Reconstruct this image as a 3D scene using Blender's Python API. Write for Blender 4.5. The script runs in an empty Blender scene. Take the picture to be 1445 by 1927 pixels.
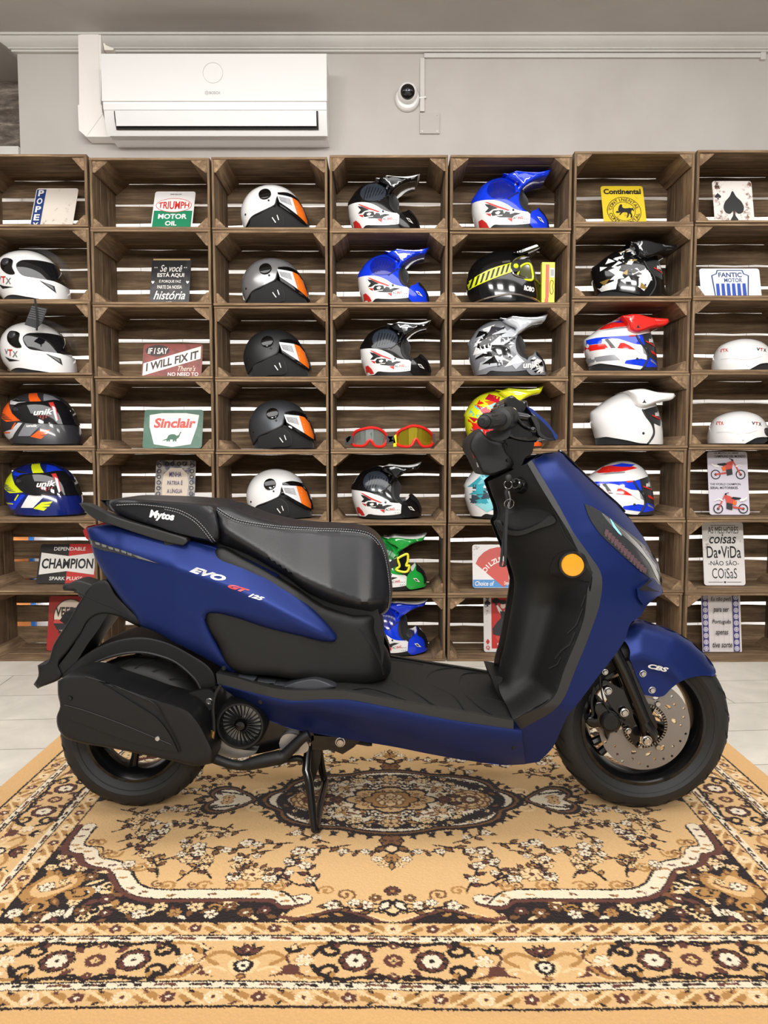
import bpy, bmesh, math, random
import numpy as np
from mathutils import Vector, Matrix
from mathutils.geometry import delaunay_2d_cdt

scene = bpy.context.scene
COL = scene.collection
R = math.radians

# ------------------------------------------------------------ camera
FPX, PITCH, CAMZ = 1450.0, R(4.08), 0.93
cd = bpy.data.cameras.new('camera')
cam = bpy.data.objects.new('camera', cd)
COL.objects.link(cam)
cam.location = (0, 0, CAMZ)
cam.rotation_euler = (R(90) - PITCH, 0, 0)
cd.sensor_fit = 'VERTICAL'
cd.sensor_height = 36.0
cd.lens = FPX / 1927.0 * 36.0
cd.clip_start = 0.05
scene.camera = cam

# ------------------------------------------------------------ light
scene.view_settings.view_transform = 'Standard'
scene.view_settings.look = 'None'
scene.view_settings.gamma = 1.0
scene.view_settings.use_curve_mapping = False
scene.view_settings.exposure = 0.40
try:
    scene.cycles.max_bounces = 8
    scene.cycles.diffuse_bounces = 4
    scene.cycles.caustics_reflective = False
    scene.cycles.caustics_refractive = False
    scene.cycles.use_denoising = True
except Exception:
    pass
world = bpy.data.worlds.new('shop_air')
scene.world = world
world.use_nodes = True
world.node_tree.nodes["Background"].inputs[0].default_value = (1.0, 0.97, 0.93, 1)
world.node_tree.nodes['Background'].inputs[1].default_value = 0.36

def area(name, loc, size, power, color=(1, 0.985, 0.965), target=None, sy=None, spread=180):
    ld = bpy.data.lights.new(name, 'AREA')
    ld.shape = 'RECTANGLE'
    ld.size = size
    ld.size_y = sy or size
    ld.energy = power
    ld.color = color
    ld.spread = R(spread)
    o = bpy.data.objects.new(name, ld)
    COL.objects.link(o)
    o.location = loc
    if target is not None:
        d = Vector(target) - Vector(loc)
        o.rotation_euler = d.to_track_quat('-Z', 'Y').to_euler()
    return o
CEIL_Z = 2.935
# rows of ceiling panel lamps running back through the shop
area('ceiling_lamp_over_scooter', (0.0, 1.95, CEIL_Z - .02), 5.4, 62, sy=1.3)
area('track_lamp_left', (-1.6, .1, CEIL_Z - .12), .7, 9, sy=.4, target=(-.9, 3.6, 1.35), spread=100)
area('track_lamp_middle', (0, .1, CEIL_Z - .12), .7, 9, sy=.4, target=(0, 3.6, 1.35), spread=100)
area('track_lamp_right', (1.6, .1, CEIL_Z - .12), .7, 9, sy=.4, target=(.9, 3.6, 1.35), spread=100)
area('ceiling_lamp_rear', (0.0, -3.0, CEIL_Z - .1), 4.5, 190, sy=.5, target=(0, 2.2, .6))
# added, unseen strip lights behind the crates that brighten the wall in the gaps
for i in range(7):
    area('added_gap_light', (0.0, 3.785, .16 + .325 * i ), 4.2, 3.0, sy=.02, target=(0.0, 4.5, .16 + .325 * i), color=(1, .97, .94))

# ------------------------------------------------------------ helpers
def lin(c):
    c = c / 255.0
    return c / 12.92 if c <= 0.04045 else ((c + 0.055) / 1.055) ** 2.4
def rgb(r, g, b): return (lin(r), lin(g), lin(b), 1.0)

cp, sp = math.cos(PITCH), math.sin(PITCH)
def ray(px, py):
    a, b = (px - 722.5) / FPX, -(py - 963.5) / FPX
    return Vector((a, cp + b * sp, -sp + b * cp))
def U(px, py, Y):
    """photo pixel -> the point of its sight line at depth Y"""
    d = ray(px, py)
    t = Y / d.y
    return Vector((d.x * t, Y, CAMZ + d.z * t))
def UZ(px, py, z):
    d = ray(px, py)
    t = (z - CAMZ) / d.z
    return Vector((d.x * t, d.y * t, z))
def crop(ox, oy, s, pts):
    return [(ox + p[0] * s, oy + p[1] * s) + tuple(p[2:]) for p in pts]

ORG = {}
def tag(o, label=None, cat=None, group=None, kind=None):
    if label: o['label'] = label
    if cat: o['category'] = cat
    if group: o['group'] = group
    if kind: o['kind'] = kind
    return o
def empty(name, loc, label, cat, group=None):
    o = bpy.data.objects.new(name, None)
    COL.objects.link(o)
    o.location = loc
    o.empty_display_size = 0.05
    ORG[o.name] = Vector(loc)
    return tag(o, label, cat, group)
def smooth(me, ang=35):
    me.polygons.foreach_set('use_smooth', [True] * len(me.polygons))
    try: me.set_sharp_from_angle(angle=R(ang))
    except Exception: pass
def mk(name, verts, faces, mat, parent=None, ang=35, local=False, mats=None, fm=None):
    """verts in world space (or the parent's space with local=True) -> one linked mesh object"""
    me = bpy.data.meshes.new(name)
    off = Vector((0, 0, 0))
    if parent is not None:
        off = ORG.get(parent.name, Vector((0, 0, 0)))
    if not local and parent is not None:
        verts = [(v[0] - off.x, v[1] - off.y, v[2] - off.z) for v in verts]
    me.from_pydata([tuple(v) for v in verts], [], [tuple(f) for f in faces])
    me.validate()
    me.update()
    for m in (mats or [mat]): me.materials.append(m)
    if fm is not None and len(fm) == len(me.polygons):
        me.polygons.foreach_set('material_index', fm)
    smooth(me, ang)
    o = bpy.data.objects.new(name, me)
    COL.objects.link(o)
    if parent is not None:
        o.parent = parent
        ORG[o.name] = off
    else:
        ORG[o.name] = Vector((0, 0, 0))
    return o
class MB:
    """collects verts and faces"""
    def __init__(s): s.v, s.f = [], []
    def add(s, v, f):
        n = len(s.v)
        s.v += [tuple(p) for p in v]
        s.f += [tuple(i + n for i in q) for q in f]
        return s
    def box(s, x0, x1, y0, y1, z0, z1, M=None):
        v = [(x, y, z) for x in (x0, x1) for y in (y0, y1) for z in (z0, z1)]
        if M is not None: v = [M @ Vector(p) for p in v]
        return s.add(v, [(0, 1, 3, 2), (4, 6, 7, 5), (0, 4, 5, 1), (2, 3, 7, 6), (0, 2, 6, 4), (1, 5, 7, 3)])
    def prism(s, poly, fn, a, b):
        """poly of 2D points; fn(p, t) -> 3D; t from a to b"""
        n = len(poly)
        v = [fn(p, a) for p in poly] + [fn(p, b) for p in poly]
        f = [tuple(range(n))[::-1], tuple(range(n, 2 * n))]
        f += [(i, (i + 1) % n, n + (i + 1) % n, n + i) for i in range(n)]
        return s.add(v, f)
    def tube(s, path, r, n=10, cap=True, sub=0):
        P = [Vector(p) for p in path]
        if sub: 
            P = [Vector(q) for q in spline3(P, sub)]
        rr = r if isinstance(r, (list, tuple)) else [r] * len(P)
        if len(rr) != len(P):
            m = len(rr)
            rr = [np.interp(i / (len(P) - 1), np.linspace(0, 1, m), rr) for i in range(len(P))]
        up = None
        v, f = [], []
        for i, p in enumerate(P):
            t = (P[min(i + 1, len(P) - 1)] - P[max(i - 1, 0)])
            t.normalize()
            if up is None:
                up = Vector((0, 0, 1)) if abs(t.z) < .9 else Vector((1, 0, 0))
            a = t.cross(up); a.normalize()
            up = a.cross(t); up.normalize()
            for k in range(n):
                w = 2 * math.pi * k / n
                v.append(p + (a * math.cos(w) + up * math.sin(w)) * rr[i])
        for i in range(len(P) - 1):
            for k in range(n):
                f.append((i * n + k, i * n + (k + 1) % n, (i + 1) * n + (k + 1) % n, (i + 1) * n + k))
        if cap:
            f.append(tuple(range(n))[::-1])
            f.append(tuple(range((len(P) - 1) * n, len(P) * n)))
        return s.add(v, f)
    def lathe(s, prof, origin, axis, n=32, closed=False, a0=0, a1=2 * math.pi):
        """prof: (radius, along) pairs round axis"""
        ax = Vector(axis).normalized()
        u = ax.orthogonal().normalized()
        w = ax.cross(u)
        o = Vector(origin)
        m = len(prof)
        v, f = [], []
        full = abs(a1 - a0 - 2 * math.pi) < 1e-6
        nn = n if full else n + 1
        for k in range(nn):
            a = a0 + (a1 - a0) * k / n
            d = u * math.cos(a) + w * math.sin(a)
            for (r, h) in prof: v.append(o + d * r + ax * h)
        for k in range(n):
            k2 = (k + 1) % nn if full else k + 1
            for i in range(m if closed else m - 1):
                j = (i + 1) % m
                f.append((k * m + i, k2 * m + i, k2 * m + j, k * m + j))
        return s.add(v, f)
    def ball(s, c, r, n=14, sc=(1, 1, 1)):
        prof = [(math.sin(math.pi * i / n) * r, -math.cos(math.pi * i / n) * r) for i in range(n + 1)]
        m = MB().lathe(prof, (0, 0, 0), (0, 0, 1), 2 * n)
        return s.add([(c[0] + p[0] * sc[0], c[1] + p[1] * sc[1], c[2] + p[2] * sc[2]) for p in m.v], m.f)
    def build(s, name, mat, parent=None, ang=35, local=False):
        return mk(name, s.v, s.f, mat, parent, ang, local)

def spline3(P, sub):
    out = []
    n = len(P)
    for i in range(n - 1):
        p0, p1, p2, p3 = P[max(i - 1, 0)], P[i], P[i + 1], P[min(i + 2, n - 1)]
        for k in range(sub):
            t = k / sub
            out.append(tuple(0.5 * ((2 * b) + (c - a) * t + (2 * a - 5 * b + 4 * c - d) * t * t + (-a + 3 * b - 3 * c + d) * t ** 3)
                             for a, b, c, d in zip(p0, p1, p2, p3)))
    out.append(tuple(P[-1]))
    return out

def densify(pts, step, curved=True):
    """closed outline; a third item 1 marks a sharp corner"""
    n = len(pts)
    P = [(p[0], p[1]) for p in pts]
    C = [len(p) > 2 and p[2] for p in pts]
    out = []
    for i in range(n):
        p1, p2 = P[i], P[(i + 1) % n]
        L = math.hypot(p2[0] - p1[0], p2[1] - p1[1])
        m = max(1, int(round(L / step)))
        if not curved:
            out += [(p1[0] + (p2[0] - p1[0]) * k / m, p1[1] + (p2[1] - p1[1]) * k / m) for k in range(m)]
            continue
        p0 = P[i - 1] if not C[i] else (2 * p1[0] - p2[0], 2 * p1[1] - p2[1])
        p3 = P[(i + 2) % n] if not C[(i + 1) % n] else (2 * p2[0] - p1[0], 2 * p2[1] - p1[1])
        # centripetal-ish tangents scaled to this span so uneven points do not loop
        def tng(a, b, c):
            la = math.hypot(b[0] - a[0], b[1] - a[1]) + 1e-9
            lb = math.hypot(c[0] - b[0], c[1] - b[1]) + 1e-9
            d1 = ((b[0] - a[0]) / la, (b[1] - a[1]) / la)
            d2 = ((c[0] - b[0]) / lb, (c[1] - b[1]) / lb)
            w = lb / (la + lb)
            return (d1[0] * w + d2[0] * (1 - w), d1[1] * w + d2[1] * (1 - w))
        t1, t2 = tng(p0, p1, p2), tng(p1, p2, p3)
        for k in range(m):
            t = k / m
            h00, h10, h01, h11 = 2 * t ** 3 - 3 * t * t + 1, t ** 3 - 2 * t * t + t, -2 * t ** 3 + 3 * t * t, t ** 3 - t * t
            out.append(tuple(h00 * p1[j] + h10 * t1[j] * L + h01 * p2[j] + h11 * t2[j] * L for j in (0, 1)))
    return out

def inside(poly, X, Y):
    poly = np.asarray(poly)
    x, y = np.asarray(X, float), np.asarray(Y, float)
    r = np.zeros(x.shape, bool)
    j = len(poly) - 1
    for i in range(len(poly)):
        xi, yi, xj, yj = poly[i, 0], poly[i, 1], poly[j, 0], poly[j, 1]
        if yi != yj:
            c = ((yi > y) != (yj > y)) & (x < (xj - xi) * (y - yi) / (yj - yi) + xi)
            r ^= c
        j = i
    return r
def nearest(poly, X, Y):
    """distance to the closed outline and the nearest point on it"""
    A = np.asarray(poly, float)
    B = np.roll(A, -1, 0)
    P = np.stack([np.asarray(X, float), np.asarray(Y, float)], -1)
    D = B - A
    L2 = (D ** 2).sum(1) + 1e-12
    best = np.full(len(P), 1e18)
    Q = np.zeros_like(P)
    for i in range(0, len(P), 2000):
        p = P[i:i + 2000]
        t = np.clip(((p[:, None] - A[None]) * D[None]).sum(2) / L2[None], 0, 1)
        q = A[None] + t[..., None] * D[None]
        d = ((p[:, None] - q) ** 2).sum(2)
        k = d.argmin(1)
        best[i:i + 2000] = d[np.arange(len(p)), k]
        Q[i:i + 2000] = q[np.arange(len(p)), k]
    return np.sqrt(best), Q

class Field:
    """smooth inflation height over an outline: 0 on the outline, 1 at its fullest"""
    def __init__(s, outline, n=110, curved=True):
        xs = [p[0] for p in outline]; ys = [p[1] for p in outline]
        size = max(max(xs) - min(xs), max(ys) - min(ys))
        s.poly = np.array(densify(outline, size / 70, curved))
        lo, hi = s.poly.min(0), s.poly.max(0)
        size = (hi - lo).max()
        u = None
        for m in (n // 4, n // 2, n):
            h = size / m
            ox, oy = lo[0] - 2 * h, lo[1] - 2 * h
            nx, ny = int((hi[0] - lo[0]) / h) + 5, int((hi[1] - lo[1]) / h) + 5
            gx, gy = np.meshgrid(ox + h * np.arange(nx), oy + h * np.arange(ny), indexing='ij')
            mask = inside(s.poly, gx, gy)
            v = np.zeros((nx, ny))
            if u is not None: v = s._bil(u, s.o, s.h, gx, gy) * mask
            for it in range(260):
                w = np.zeros_like(v)
                w[1:-1, 1:-1] = 0.25 * (v[2:, 1:-1] + v[:-2, 1:-1] + v[1:-1, 2:] + v[1:-1, :-2] + h * h)
                v = w * mask
            u, s.o, s.h = v, (ox, oy), h
        s.u = u
        s.m = u.max()
    @staticmethod
    def _bil(u, o, h, X, Y):
        fx, fy = (np.asarray(X) - o[0]) / h, (np.asarray(Y) - o[1]) / h
        fx = np.clip(fx, 0, u.shape[0] - 1.001); fy = np.clip(fy, 0, u.shape[1] - 1.001)
        i, j = fx.astype(int), fy.astype(int)
        a, b = fx - i, fy - j
        return u[i, j] * (1 - a) * (1 - b) + u[i + 1, j] * a * (1 - b) + u[i, j + 1] * (1 - a) * b + u[i + 1, j + 1] * a * b
    def __call__(s, X, Y):
        X = np.atleast_1d(np.asarray(X, float)); Y = np.atleast_1d(np.asarray(Y, float))
        d, q = nearest(s.poly, X, Y)
        e = 3.0 * s.h
        ins = inside(s.poly, X, Y)
        n = np.stack([X, Y], -1) - q
        n /= (np.linalg.norm(n, axis=1)[:, None] + 1e-12)
        near = (d < e)
        px = np.where(near, q[:, 0] + n[:, 0] * e, X)
        py = np.where(near, q[:, 1] + n[:, 1] * e, Y)
        u = np.maximum(s._bil(s.u, s.o, s.h, px, py), 0)
        val = np.sqrt(u / s.m) * np.where(near, np.sqrt(np.clip(d / e, 0, 1)), 1)
        return np.where(ins | (d < 1e-6), val, 0)

def tri_patch(outline, step, curved=True, rings=(.12, .35, .7)):
    """triangulated outline with rings near the rim and a grid inside"""
    b = densify(outline, step, curved)
    B = np.array(b)
    pts = [B]
    nb = len(B)
    tn = np.roll(B, -1, 0) - np.roll(B, 1, 0)
    tn /= (np.linalg.norm(tn, axis=1)[:, None] + 1e-12)
    nrm = np.stack([-tn[:, 1], tn[:, 0]], -1)
    area2 = np.sum(B[:, 0] * np.roll(B[:, 1], -1) - B[:, 1] * np.roll(B[:, 0], -1))
    if area2 < 0: nrm = -nrm
    for r in rings:
        P = B + nrm * (r * step)
        ok = inside(B, P[:, 0], P[:, 1])
        d, _ = nearest(B, P[:, 0], P[:, 1])
        pts.append(P[ok & (d > r * step * .8)])
    lo, hi = B.min(0), B.max(0)
    gx, gy = np.meshgrid(np.arange(lo[0] + step * .37, hi[0], step), np.arange(lo[1] + step * .41, hi[1], step), indexing='ij')
    gx[:, ::2] += step * .5
    G = np.stack([gx.ravel(), gy.ravel()], -1)
    if len(G):
        G = G[inside(B, G[:, 0], G[:, 1])]
    if len(G):
        d, _ = nearest(B, G[:, 0], G[:, 1])
        rm = max(rings) if rings else 0
        G = G[d > step * (rm + .45)]
        pts.append(G)
    V = np.concatenate(pts)
    o0 = V.mean(0); sc = 1.0 / max((hi - lo).max(), 1e-9)
    vs = [Vector(((p[0] - o0[0]) * sc, (p[1] - o0[1]) * sc)) for p in V]
    res = delaunay_2d_cdt(vs, [], [list(range(nb))], 1, 1e-6)
    v2 = np.array([(v.x / sc + o0[0], v.y / sc + o0[1]) for v in res[0]])
    return v2, [tuple(f) for f in res[2]]

def boundary_loops(tris):
    e = {}
    for t in tris:
        for i in range(len(t)):
            e[(t[i], t[(i + 1) % len(t)])] = 1
    return [(a, b) for (a, b) in e if (b, a) not in e]

def patch(name, outline, yfun, mapf, step, mat, parent=None, back=None, yc=None, curved=True, ang=38, rings=(.12, .35, .7), build=True, flip=False):
    """sheet over an outline at depth yfun(x, y); back: None, 'mirror' (about depth yc) or a thickness"""
    v2, tris = tri_patch(outline, step, curved, rings)
    Y = yfun(v2[:, 0], v2[:, 1])
    near = [mapf(v2[i, 0], v2[i, 1], float(Y[i])) for i in range(len(v2))]
    V = list(near)
    F = list(tris)
    if back is not None:
        n = len(near)
        if back == 'mirror': far = [Vector((p[0], 2 * yc - p[1], p[2])) for p in near]
        else: far = [Vector((p[0], p[1] + back, p[2])) for p in near]
        same = [back == 'mirror' and (far[i] - near[i]).length < 4e-4 for i in range(n)]
        idx = {}
        if back == 'mirror':
            for i in range(n):
                if same[i]: idx[i] = i
                else:
                    idx[i] = len(V); V.append(far[i])
            F += [tuple(idx[i] for i in t[::-1]) for t in tris]
            for (a, b) in boundary_loops(tris):
                q = [b, a, idx[a], idx[b]]
                q2 = []
                for k in q:
                    if k not in q2: q2.append(k)
                if len(q2) > 2: F.append(tuple(q2))
        else:
            for (a, b) in boundary_loops(tris):
                for k in (a, b):
                    if k not in idx:
                        idx[k] = len(V); V.append(far[k])
                F.append((b, a, idx[a], idx[b]))
    if not build: return V, F
    return mk(name, V, F, mat, parent, ang)

# ------------------------------------------------------------ materials
MATS = {}
def mat(name, col, rough=.5, metal=0, coat=0, spec=.5, noise=0, nscale=30, bump=0, bscale=200, alpha=1, trans=0, sheen=0):
    if name in MATS: return MATS[name]
    m = bpy.data.materials.new(name)
    MATS[name] = m
    m.use_nodes = True
    nt = m.node_tree
    b = nt.nodes['Principled BSDF']
    b.inputs['Base Color'].default_value = col
    b.inputs['Roughness'].default_value = rough
    b.inputs['Metallic'].default_value = metal
    b.inputs['Coat Weight'].default_value = coat
    b.inputs['Coat Roughness'].default_value = .05
    b.inputs['Specular IOR Level'].default_value = spec
    b.inputs['Alpha'].default_value = alpha
    b.inputs['Transmission Weight'].default_value = trans
    b.inputs['Sheen Weight'].default_value = sheen
    if noise or bump:
        tc = nt.nodes.new('ShaderNodeTexCoord')
        nz = nt.nodes.new('ShaderNodeTexNoise')
        nz.inputs['Scale'].default_value = nscale
        nz.inputs['Detail'].default_value = 4
        nt.links.new(tc.outputs['Object'], nz.inputs['Vector'])
        if noise:
            mr = nt.nodes.new('ShaderNodeMapRange')
            mr.inputs['To Min'].default_value = 1 - noise
            mr.inputs['To Max'].default_value = 1 + noise
            mx = nt.nodes.new('ShaderNodeMix')
            mx.data_type = 'RGBA'; mx.blend_type = 'MULTIPLY'
            mx.inputs[0].default_value = 1
            mx.inputs[6].default_value = col
            nt.links.new(nz.outputs['Fac'], mr.inputs['Value'])
            nt.links.new(mr.outputs[0], mx.inputs[7])
            nt.links.new(mx.outputs[2], b.inputs['Base Color'])
        if bump:
            n2 = nt.nodes.new('ShaderNodeTexNoise')
            n2.inputs['Scale'].default_value = bscale
            n2.inputs['Detail'].default_value = 3
            nt.links.new(tc.outputs['Object'], n2.inputs['Vector'])
            bp = nt.nodes.new('ShaderNodeBump')
            bp.inputs['Strength'].default_value = bump
            bp.inputs['Distance'].default_value = .002
            nt.links.new(n2.outputs['Fac'], bp.inputs['Height'])
            nt.links.new(bp.outputs['Normal'], b.inputs['Normal'])
    return m

def wood_mat():
    m = bpy.data.materials.new('aged_crate_wood')
    m.use_nodes = True
    nt = m.node_tree
    N, L = nt.nodes.new, nt.links.new
    b = nt.nodes['Principled BSDF']
    b.inputs['Roughness'].default_value = .78
    b.inputs['Specular IOR Level'].default_value = .25
    tc = N('ShaderNodeTexCoord')
    geo = N('ShaderNodeNewGeometry')
    oi = N('ShaderNodeObjectInfo')
    att = N('ShaderNodeAttribute'); att.attribute_name = 'grain'     # grain runs along this direction of the board
    # board coordinates: x along grain
    add = N('ShaderNodeVectorMath'); add.operation = 'ADD'
    cmb = N('ShaderNodeCombineXYZ')
    ml = N('ShaderNodeMath'); ml.operation = 'MULTIPLY'; ml.inputs[1].default_value = 37.0
    L(geo.outputs['Random Per Island'], ml.inputs[0])
    ml2 = N('ShaderNodeMath'); ml2.operation = 'MULTIPLY_ADD'; ml2.inputs[1].default_value = 51.0
    L(oi.outputs['Random'], ml2.inputs[0]); L(ml.outputs[0], ml2.inputs[2])
    L(ml2.outputs[0], cmb.inputs[0]); L(ml2.outputs[0], cmb.inputs[1]); L(ml2.outputs[0], cmb.inputs[2])
    L(att.outputs['Vector'], add.inputs[0]); L(cmb.outputs[0], add.inputs[1])
    mp = N('ShaderNodeMapping'); mp.inputs['Scale'].default_value = (1.8, 24, 24)
    L(add.outputs[0], mp.inputs['Vector'])
    n1 = N('ShaderNodeTexNoise'); n1.inputs['Scale'].default_value = 2.2; n1.inputs['Detail'].default_value = 7; n1.inputs['Roughness'].default_value = .65; n1.inputs['Distortion'].default_value = .6
    L(mp.outputs[0], n1.inputs['Vector'])
    mp2 = N('ShaderNodeMapping'); mp2.inputs['Scale'].default_value = (5, 9, 9)
    L(add.outputs[0], mp2.inputs['Vector'])
    n2 = N('ShaderNodeTexNoise'); n2.inputs['Scale'].default_value = 1.6; n2.inputs['Detail'].default_value = 5
    L(mp2.outputs[0], n2.inputs['Vector'])
    cr = N('ShaderNodeValToRGB')
    e = cr.color_ramp.elements
    e[0].position, e[0].color = .25, rgb(88, 70, 53)
    e[1].position, e[1].color = .78, rgb(174, 148, 116)
    k = e.new(.5); k.color = rgb(128, 104, 79)
    L(n1.outputs['Fac'], cr.inputs['Fac'])
    mr = N('ShaderNodeMapRange'); mr.inputs['From Min'].default_value = .3; mr.inputs['From Max'].default_value = .75
    mr.inputs['To Min'].default_value = .62; mr.inputs['To Max'].default_value = 1.12
    L(n2.outputs['Fac'], mr.inputs['Value'])
    mr3 = N('ShaderNodeMapRange'); mr3.inputs['To Min'].default_value = .72; mr3.inputs['To Max'].default_value = 1.18
    L(geo.outputs['Random Per Island'], mr3.inputs['Value'])
    mm = N('ShaderNodeMath'); mm.operation = 'MULTIPLY'
    L(mr.outputs[0], mm.inputs[0]); L(mr3.outputs[0], mm.inputs[1])
    mx = N('ShaderNodeMix'); mx.data_type = 'RGBA'; mx.blend_type = 'MULTIPLY'; mx.inputs[0].default_value = 1
    L(cr.outputs[0], mx.inputs[6]); L(mm.outputs[0], mx.inputs[7])
    L(mx.outputs[2], b.inputs['Base Color'])
    bp = N('ShaderNodeBump'); bp.inputs['Strength'].default_value = .35; bp.inputs['Distance'].default_value = .002
    L(n1.outputs['Fac'], bp.inputs['Height']); L(bp.outputs[0], b.inputs['Normal'])
    return m
def plaster_mat(name, c1, c2, rough=.8, scale=1.6, streak=True):
    m = bpy.data.materials.new(name)
    m.use_nodes = True
    nt = m.node_tree
    N, L = nt.nodes.new, nt.links.new
    b = nt.nodes['Principled BSDF']
    b.inputs['Roughness'].default_value = rough
    b.inputs['Specular IOR Level'].default_value = .25
    tc = N('ShaderNodeTexCoord')
    n1 = N('ShaderNodeTexNoise'); n1.inputs['Scale'].default_value = scale; n1.inputs['Detail'].default_value = 8; n1.inputs['Roughness'].default_value = .6
    L(tc.outputs['Object'], n1.inputs['Vector'])
    mp = N('ShaderNodeMapping'); mp.inputs['Scale'].default_value = (9, 9, .7) if streak else (9, 9, 9)
    L(tc.outputs['Object'], mp.inputs['Vector'])
    n2 = N('ShaderNodeTexNoise'); n2.inputs['Scale'].default_value = 1; n2.inputs['Detail'].default_value = 3
    L(mp.outputs[0], n2.inputs['Vector'])
    md = N('ShaderNodeMath'); md.operation = 'MULTIPLY_ADD'; md.inputs[1].default_value = .14
    L(n2.outputs['Fac'], md.inputs[0]); 
    m2 = N('ShaderNodeMath'); m2.operation = 'MULTIPLY'; m2.inputs[1].default_value = .86
    L(n1.outputs['Fac'], m2.inputs[0]); L(m2.outputs[0], md.inputs[2])
    cr = N('ShaderNodeValToRGB')
    cr.color_ramp.elements[0].position = .35; cr.color_ramp.elements[0].color = c1
    cr.color_ramp.elements[1].position = .65; cr.color_ramp.elements[1].color = c2
    L(md.outputs[0], cr.inputs['Fac']); L(cr.outputs[0], b.inputs['Base Color'])
    return m
# ================================================================ the room
YF = 3.454            # front of the crates
CD = 0.31             # crate depth
YW = 3.875            # back wall
def z_at(py, Y=YF): return U(722, py, Y).z
def x_at(px, py, Y=YF): return U(px, py, Y).x

M_WALL = plaster_mat('grey_painted_plaster', rgb(176, 170, 164), rgb(188, 183, 178))
M_CEIL = plaster_mat('grey_ceiling_paint', rgb(182, 177, 173), rgb(192, 187, 183), streak=False)
M_TRIM = plaster_mat('cornice_paint', rgb(194, 190, 185), rgb(206, 203, 198), streak=False)
M_WHITE = mat('white_plastic', rgb(236, 234, 232), .35, noise=.02, nscale=8)
M_TILEW = None

def floor_mat():
    m = bpy.data.materials.new('pale_marbled_floor_tiles')
    m.use_nodes = True
    nt = m.node_tree; N, L = nt.nodes.new, nt.links.new
    b = nt.nodes['Principled BSDF']; b.inputs['Roughness'].default_value = .32
    tc = N('ShaderNodeTexCoord')
    mp = N('ShaderNodeMapping'); mp.inputs['Location'].default_value = (.2, .09, 0); mp.inputs['Rotation'].default_value = (0, 0, R(-4))
    L(tc.outputs['Object'], mp.inputs['Vector'])
    br = N('ShaderNodeTexBrick')
    br.inputs['Scale'].default_value = 1.0; br.inputs['Brick Width'].default_value = 1.15; br.inputs['Row Height'].default_value = .285
    br.inputs['Mortar Size'].default_value = .0022; br.inputs['Mortar Smooth'].default_value = .1
    br.inputs['Color1'].default_value = rgb(234, 228, 216); br.inputs['Color2'].default_value = rgb(226, 219, 206); br.inputs['Mortar'].default_value = rgb(150, 142, 130)
    L(mp.outputs[0], br.inputs['Vector'])
    n1 = N('ShaderNodeTexNoise'); n1.inputs['Scale'].default_value = 3.2; n1.inputs['Detail'].default_value = 9; n1.inputs['Distortion'].default_value = 1.6; n1.inputs['Roughness'].default_value = .62
    L(tc.outputs['Object'], n1.inputs['Vector'])
    mr = N('ShaderNodeMapRange'); mr.inputs['From Min'].default_value = .35; mr.inputs['From Max'].default_value = .7; mr.inputs['To Min'].default_value = .86; mr.inputs['To Max'].default_value = 1.05
    L(n1.outputs['Fac'], mr.inputs['Value'])
    mx = N('ShaderNodeMix'); mx.data_type = 'RGBA'; mx.blend_type = 'MULTIPLY'; mx.inputs[0].default_value = 1
    L(br.outputs['Color'], mx.inputs[6]); L(mr.outputs[0], mx.inputs[7]); L(mx.outputs[2], b.inputs['Base Color'])
    return m
def mural_mat():
    m = bpy.data.materials.new('dark_rock_wallpaper')
    m.use_nodes = True
    nt = m.node_tree; N, L = nt.nodes.new, nt.links.new
    b = nt.nodes['Principled BSDF']; b.inputs['Roughness'].default_value = .6
    tc = N('ShaderNodeTexCoord')
    mp = N('ShaderNodeMapping'); mp.inputs['Scale'].default_value = (4, 4, 14); mp.inputs['Rotation'].default_value = (0, R(14), 0)
    L(tc.outputs['Object'], mp.inputs['Vector'])
    n1 = N('ShaderNodeTexNoise'); n1.inputs['Scale'].default_value = 1.4; n1.inputs['Detail'].default_value = 9; n1.inputs['Distortion'].default_value = 1.2; n1.inputs['Roughness'].default_value = .7
    L(mp.outputs[0], n1.inputs['Vector'])
    cr = N('ShaderNodeValToRGB'); e = cr.color_ramp.elements
    e[0].position, e[0].color = .38, rgb(84, 74, 66)
    e[1].position, e[1].color = .72, rgb(182, 168, 154)
    k = e.new(.52); k.color = rgb(116, 104, 94)
    L(n1.outputs['Fac'], cr.inputs['Fac']); L(cr.outputs[0], b.inputs['Base Color'])
    return m
def backtile_mat():
    m = bpy.data.materials.new('white_tiled_wall_base')
    m.use_nodes = True
    nt = m.node_tree; N, L = nt.nodes.new, nt.links.new
    b = nt.nodes['Principled BSDF']; b.inputs['Roughness'].default_value = .35
    tc = N('ShaderNodeTexCoord')
    mp = N('ShaderNodeMapping'); mp.inputs['Rotation'].default_value = (R(90), 0, 0)
    L(tc.outputs['Object'], mp.inputs['Vector'])
    br = N('ShaderNodeTexBrick'); br.offset = 0
    br.inputs['Scale'].default_value = 1; br.inputs['Brick Width'].default_value = .2; br.inputs['Row Height'].default_value = .3; br.inputs['Mortar Size'].default_value = .0016
    br.inputs['Color1'].default_value = rgb(240, 239, 237); br.inputs['Color2'].default_value = rgb(232, 231, 229); br.inputs['Mortar'].default_value = rgb(170, 168, 165)
    L(mp.outputs[0], br.inputs['Vector']); L(br.outputs['Color'], b.inputs['Base Color'])
    return m

def quad(name, v, m, kind='structure'):
    return tag(mk(name, v, [(0, 1, 2, 3)], m), kind=kind)

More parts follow.
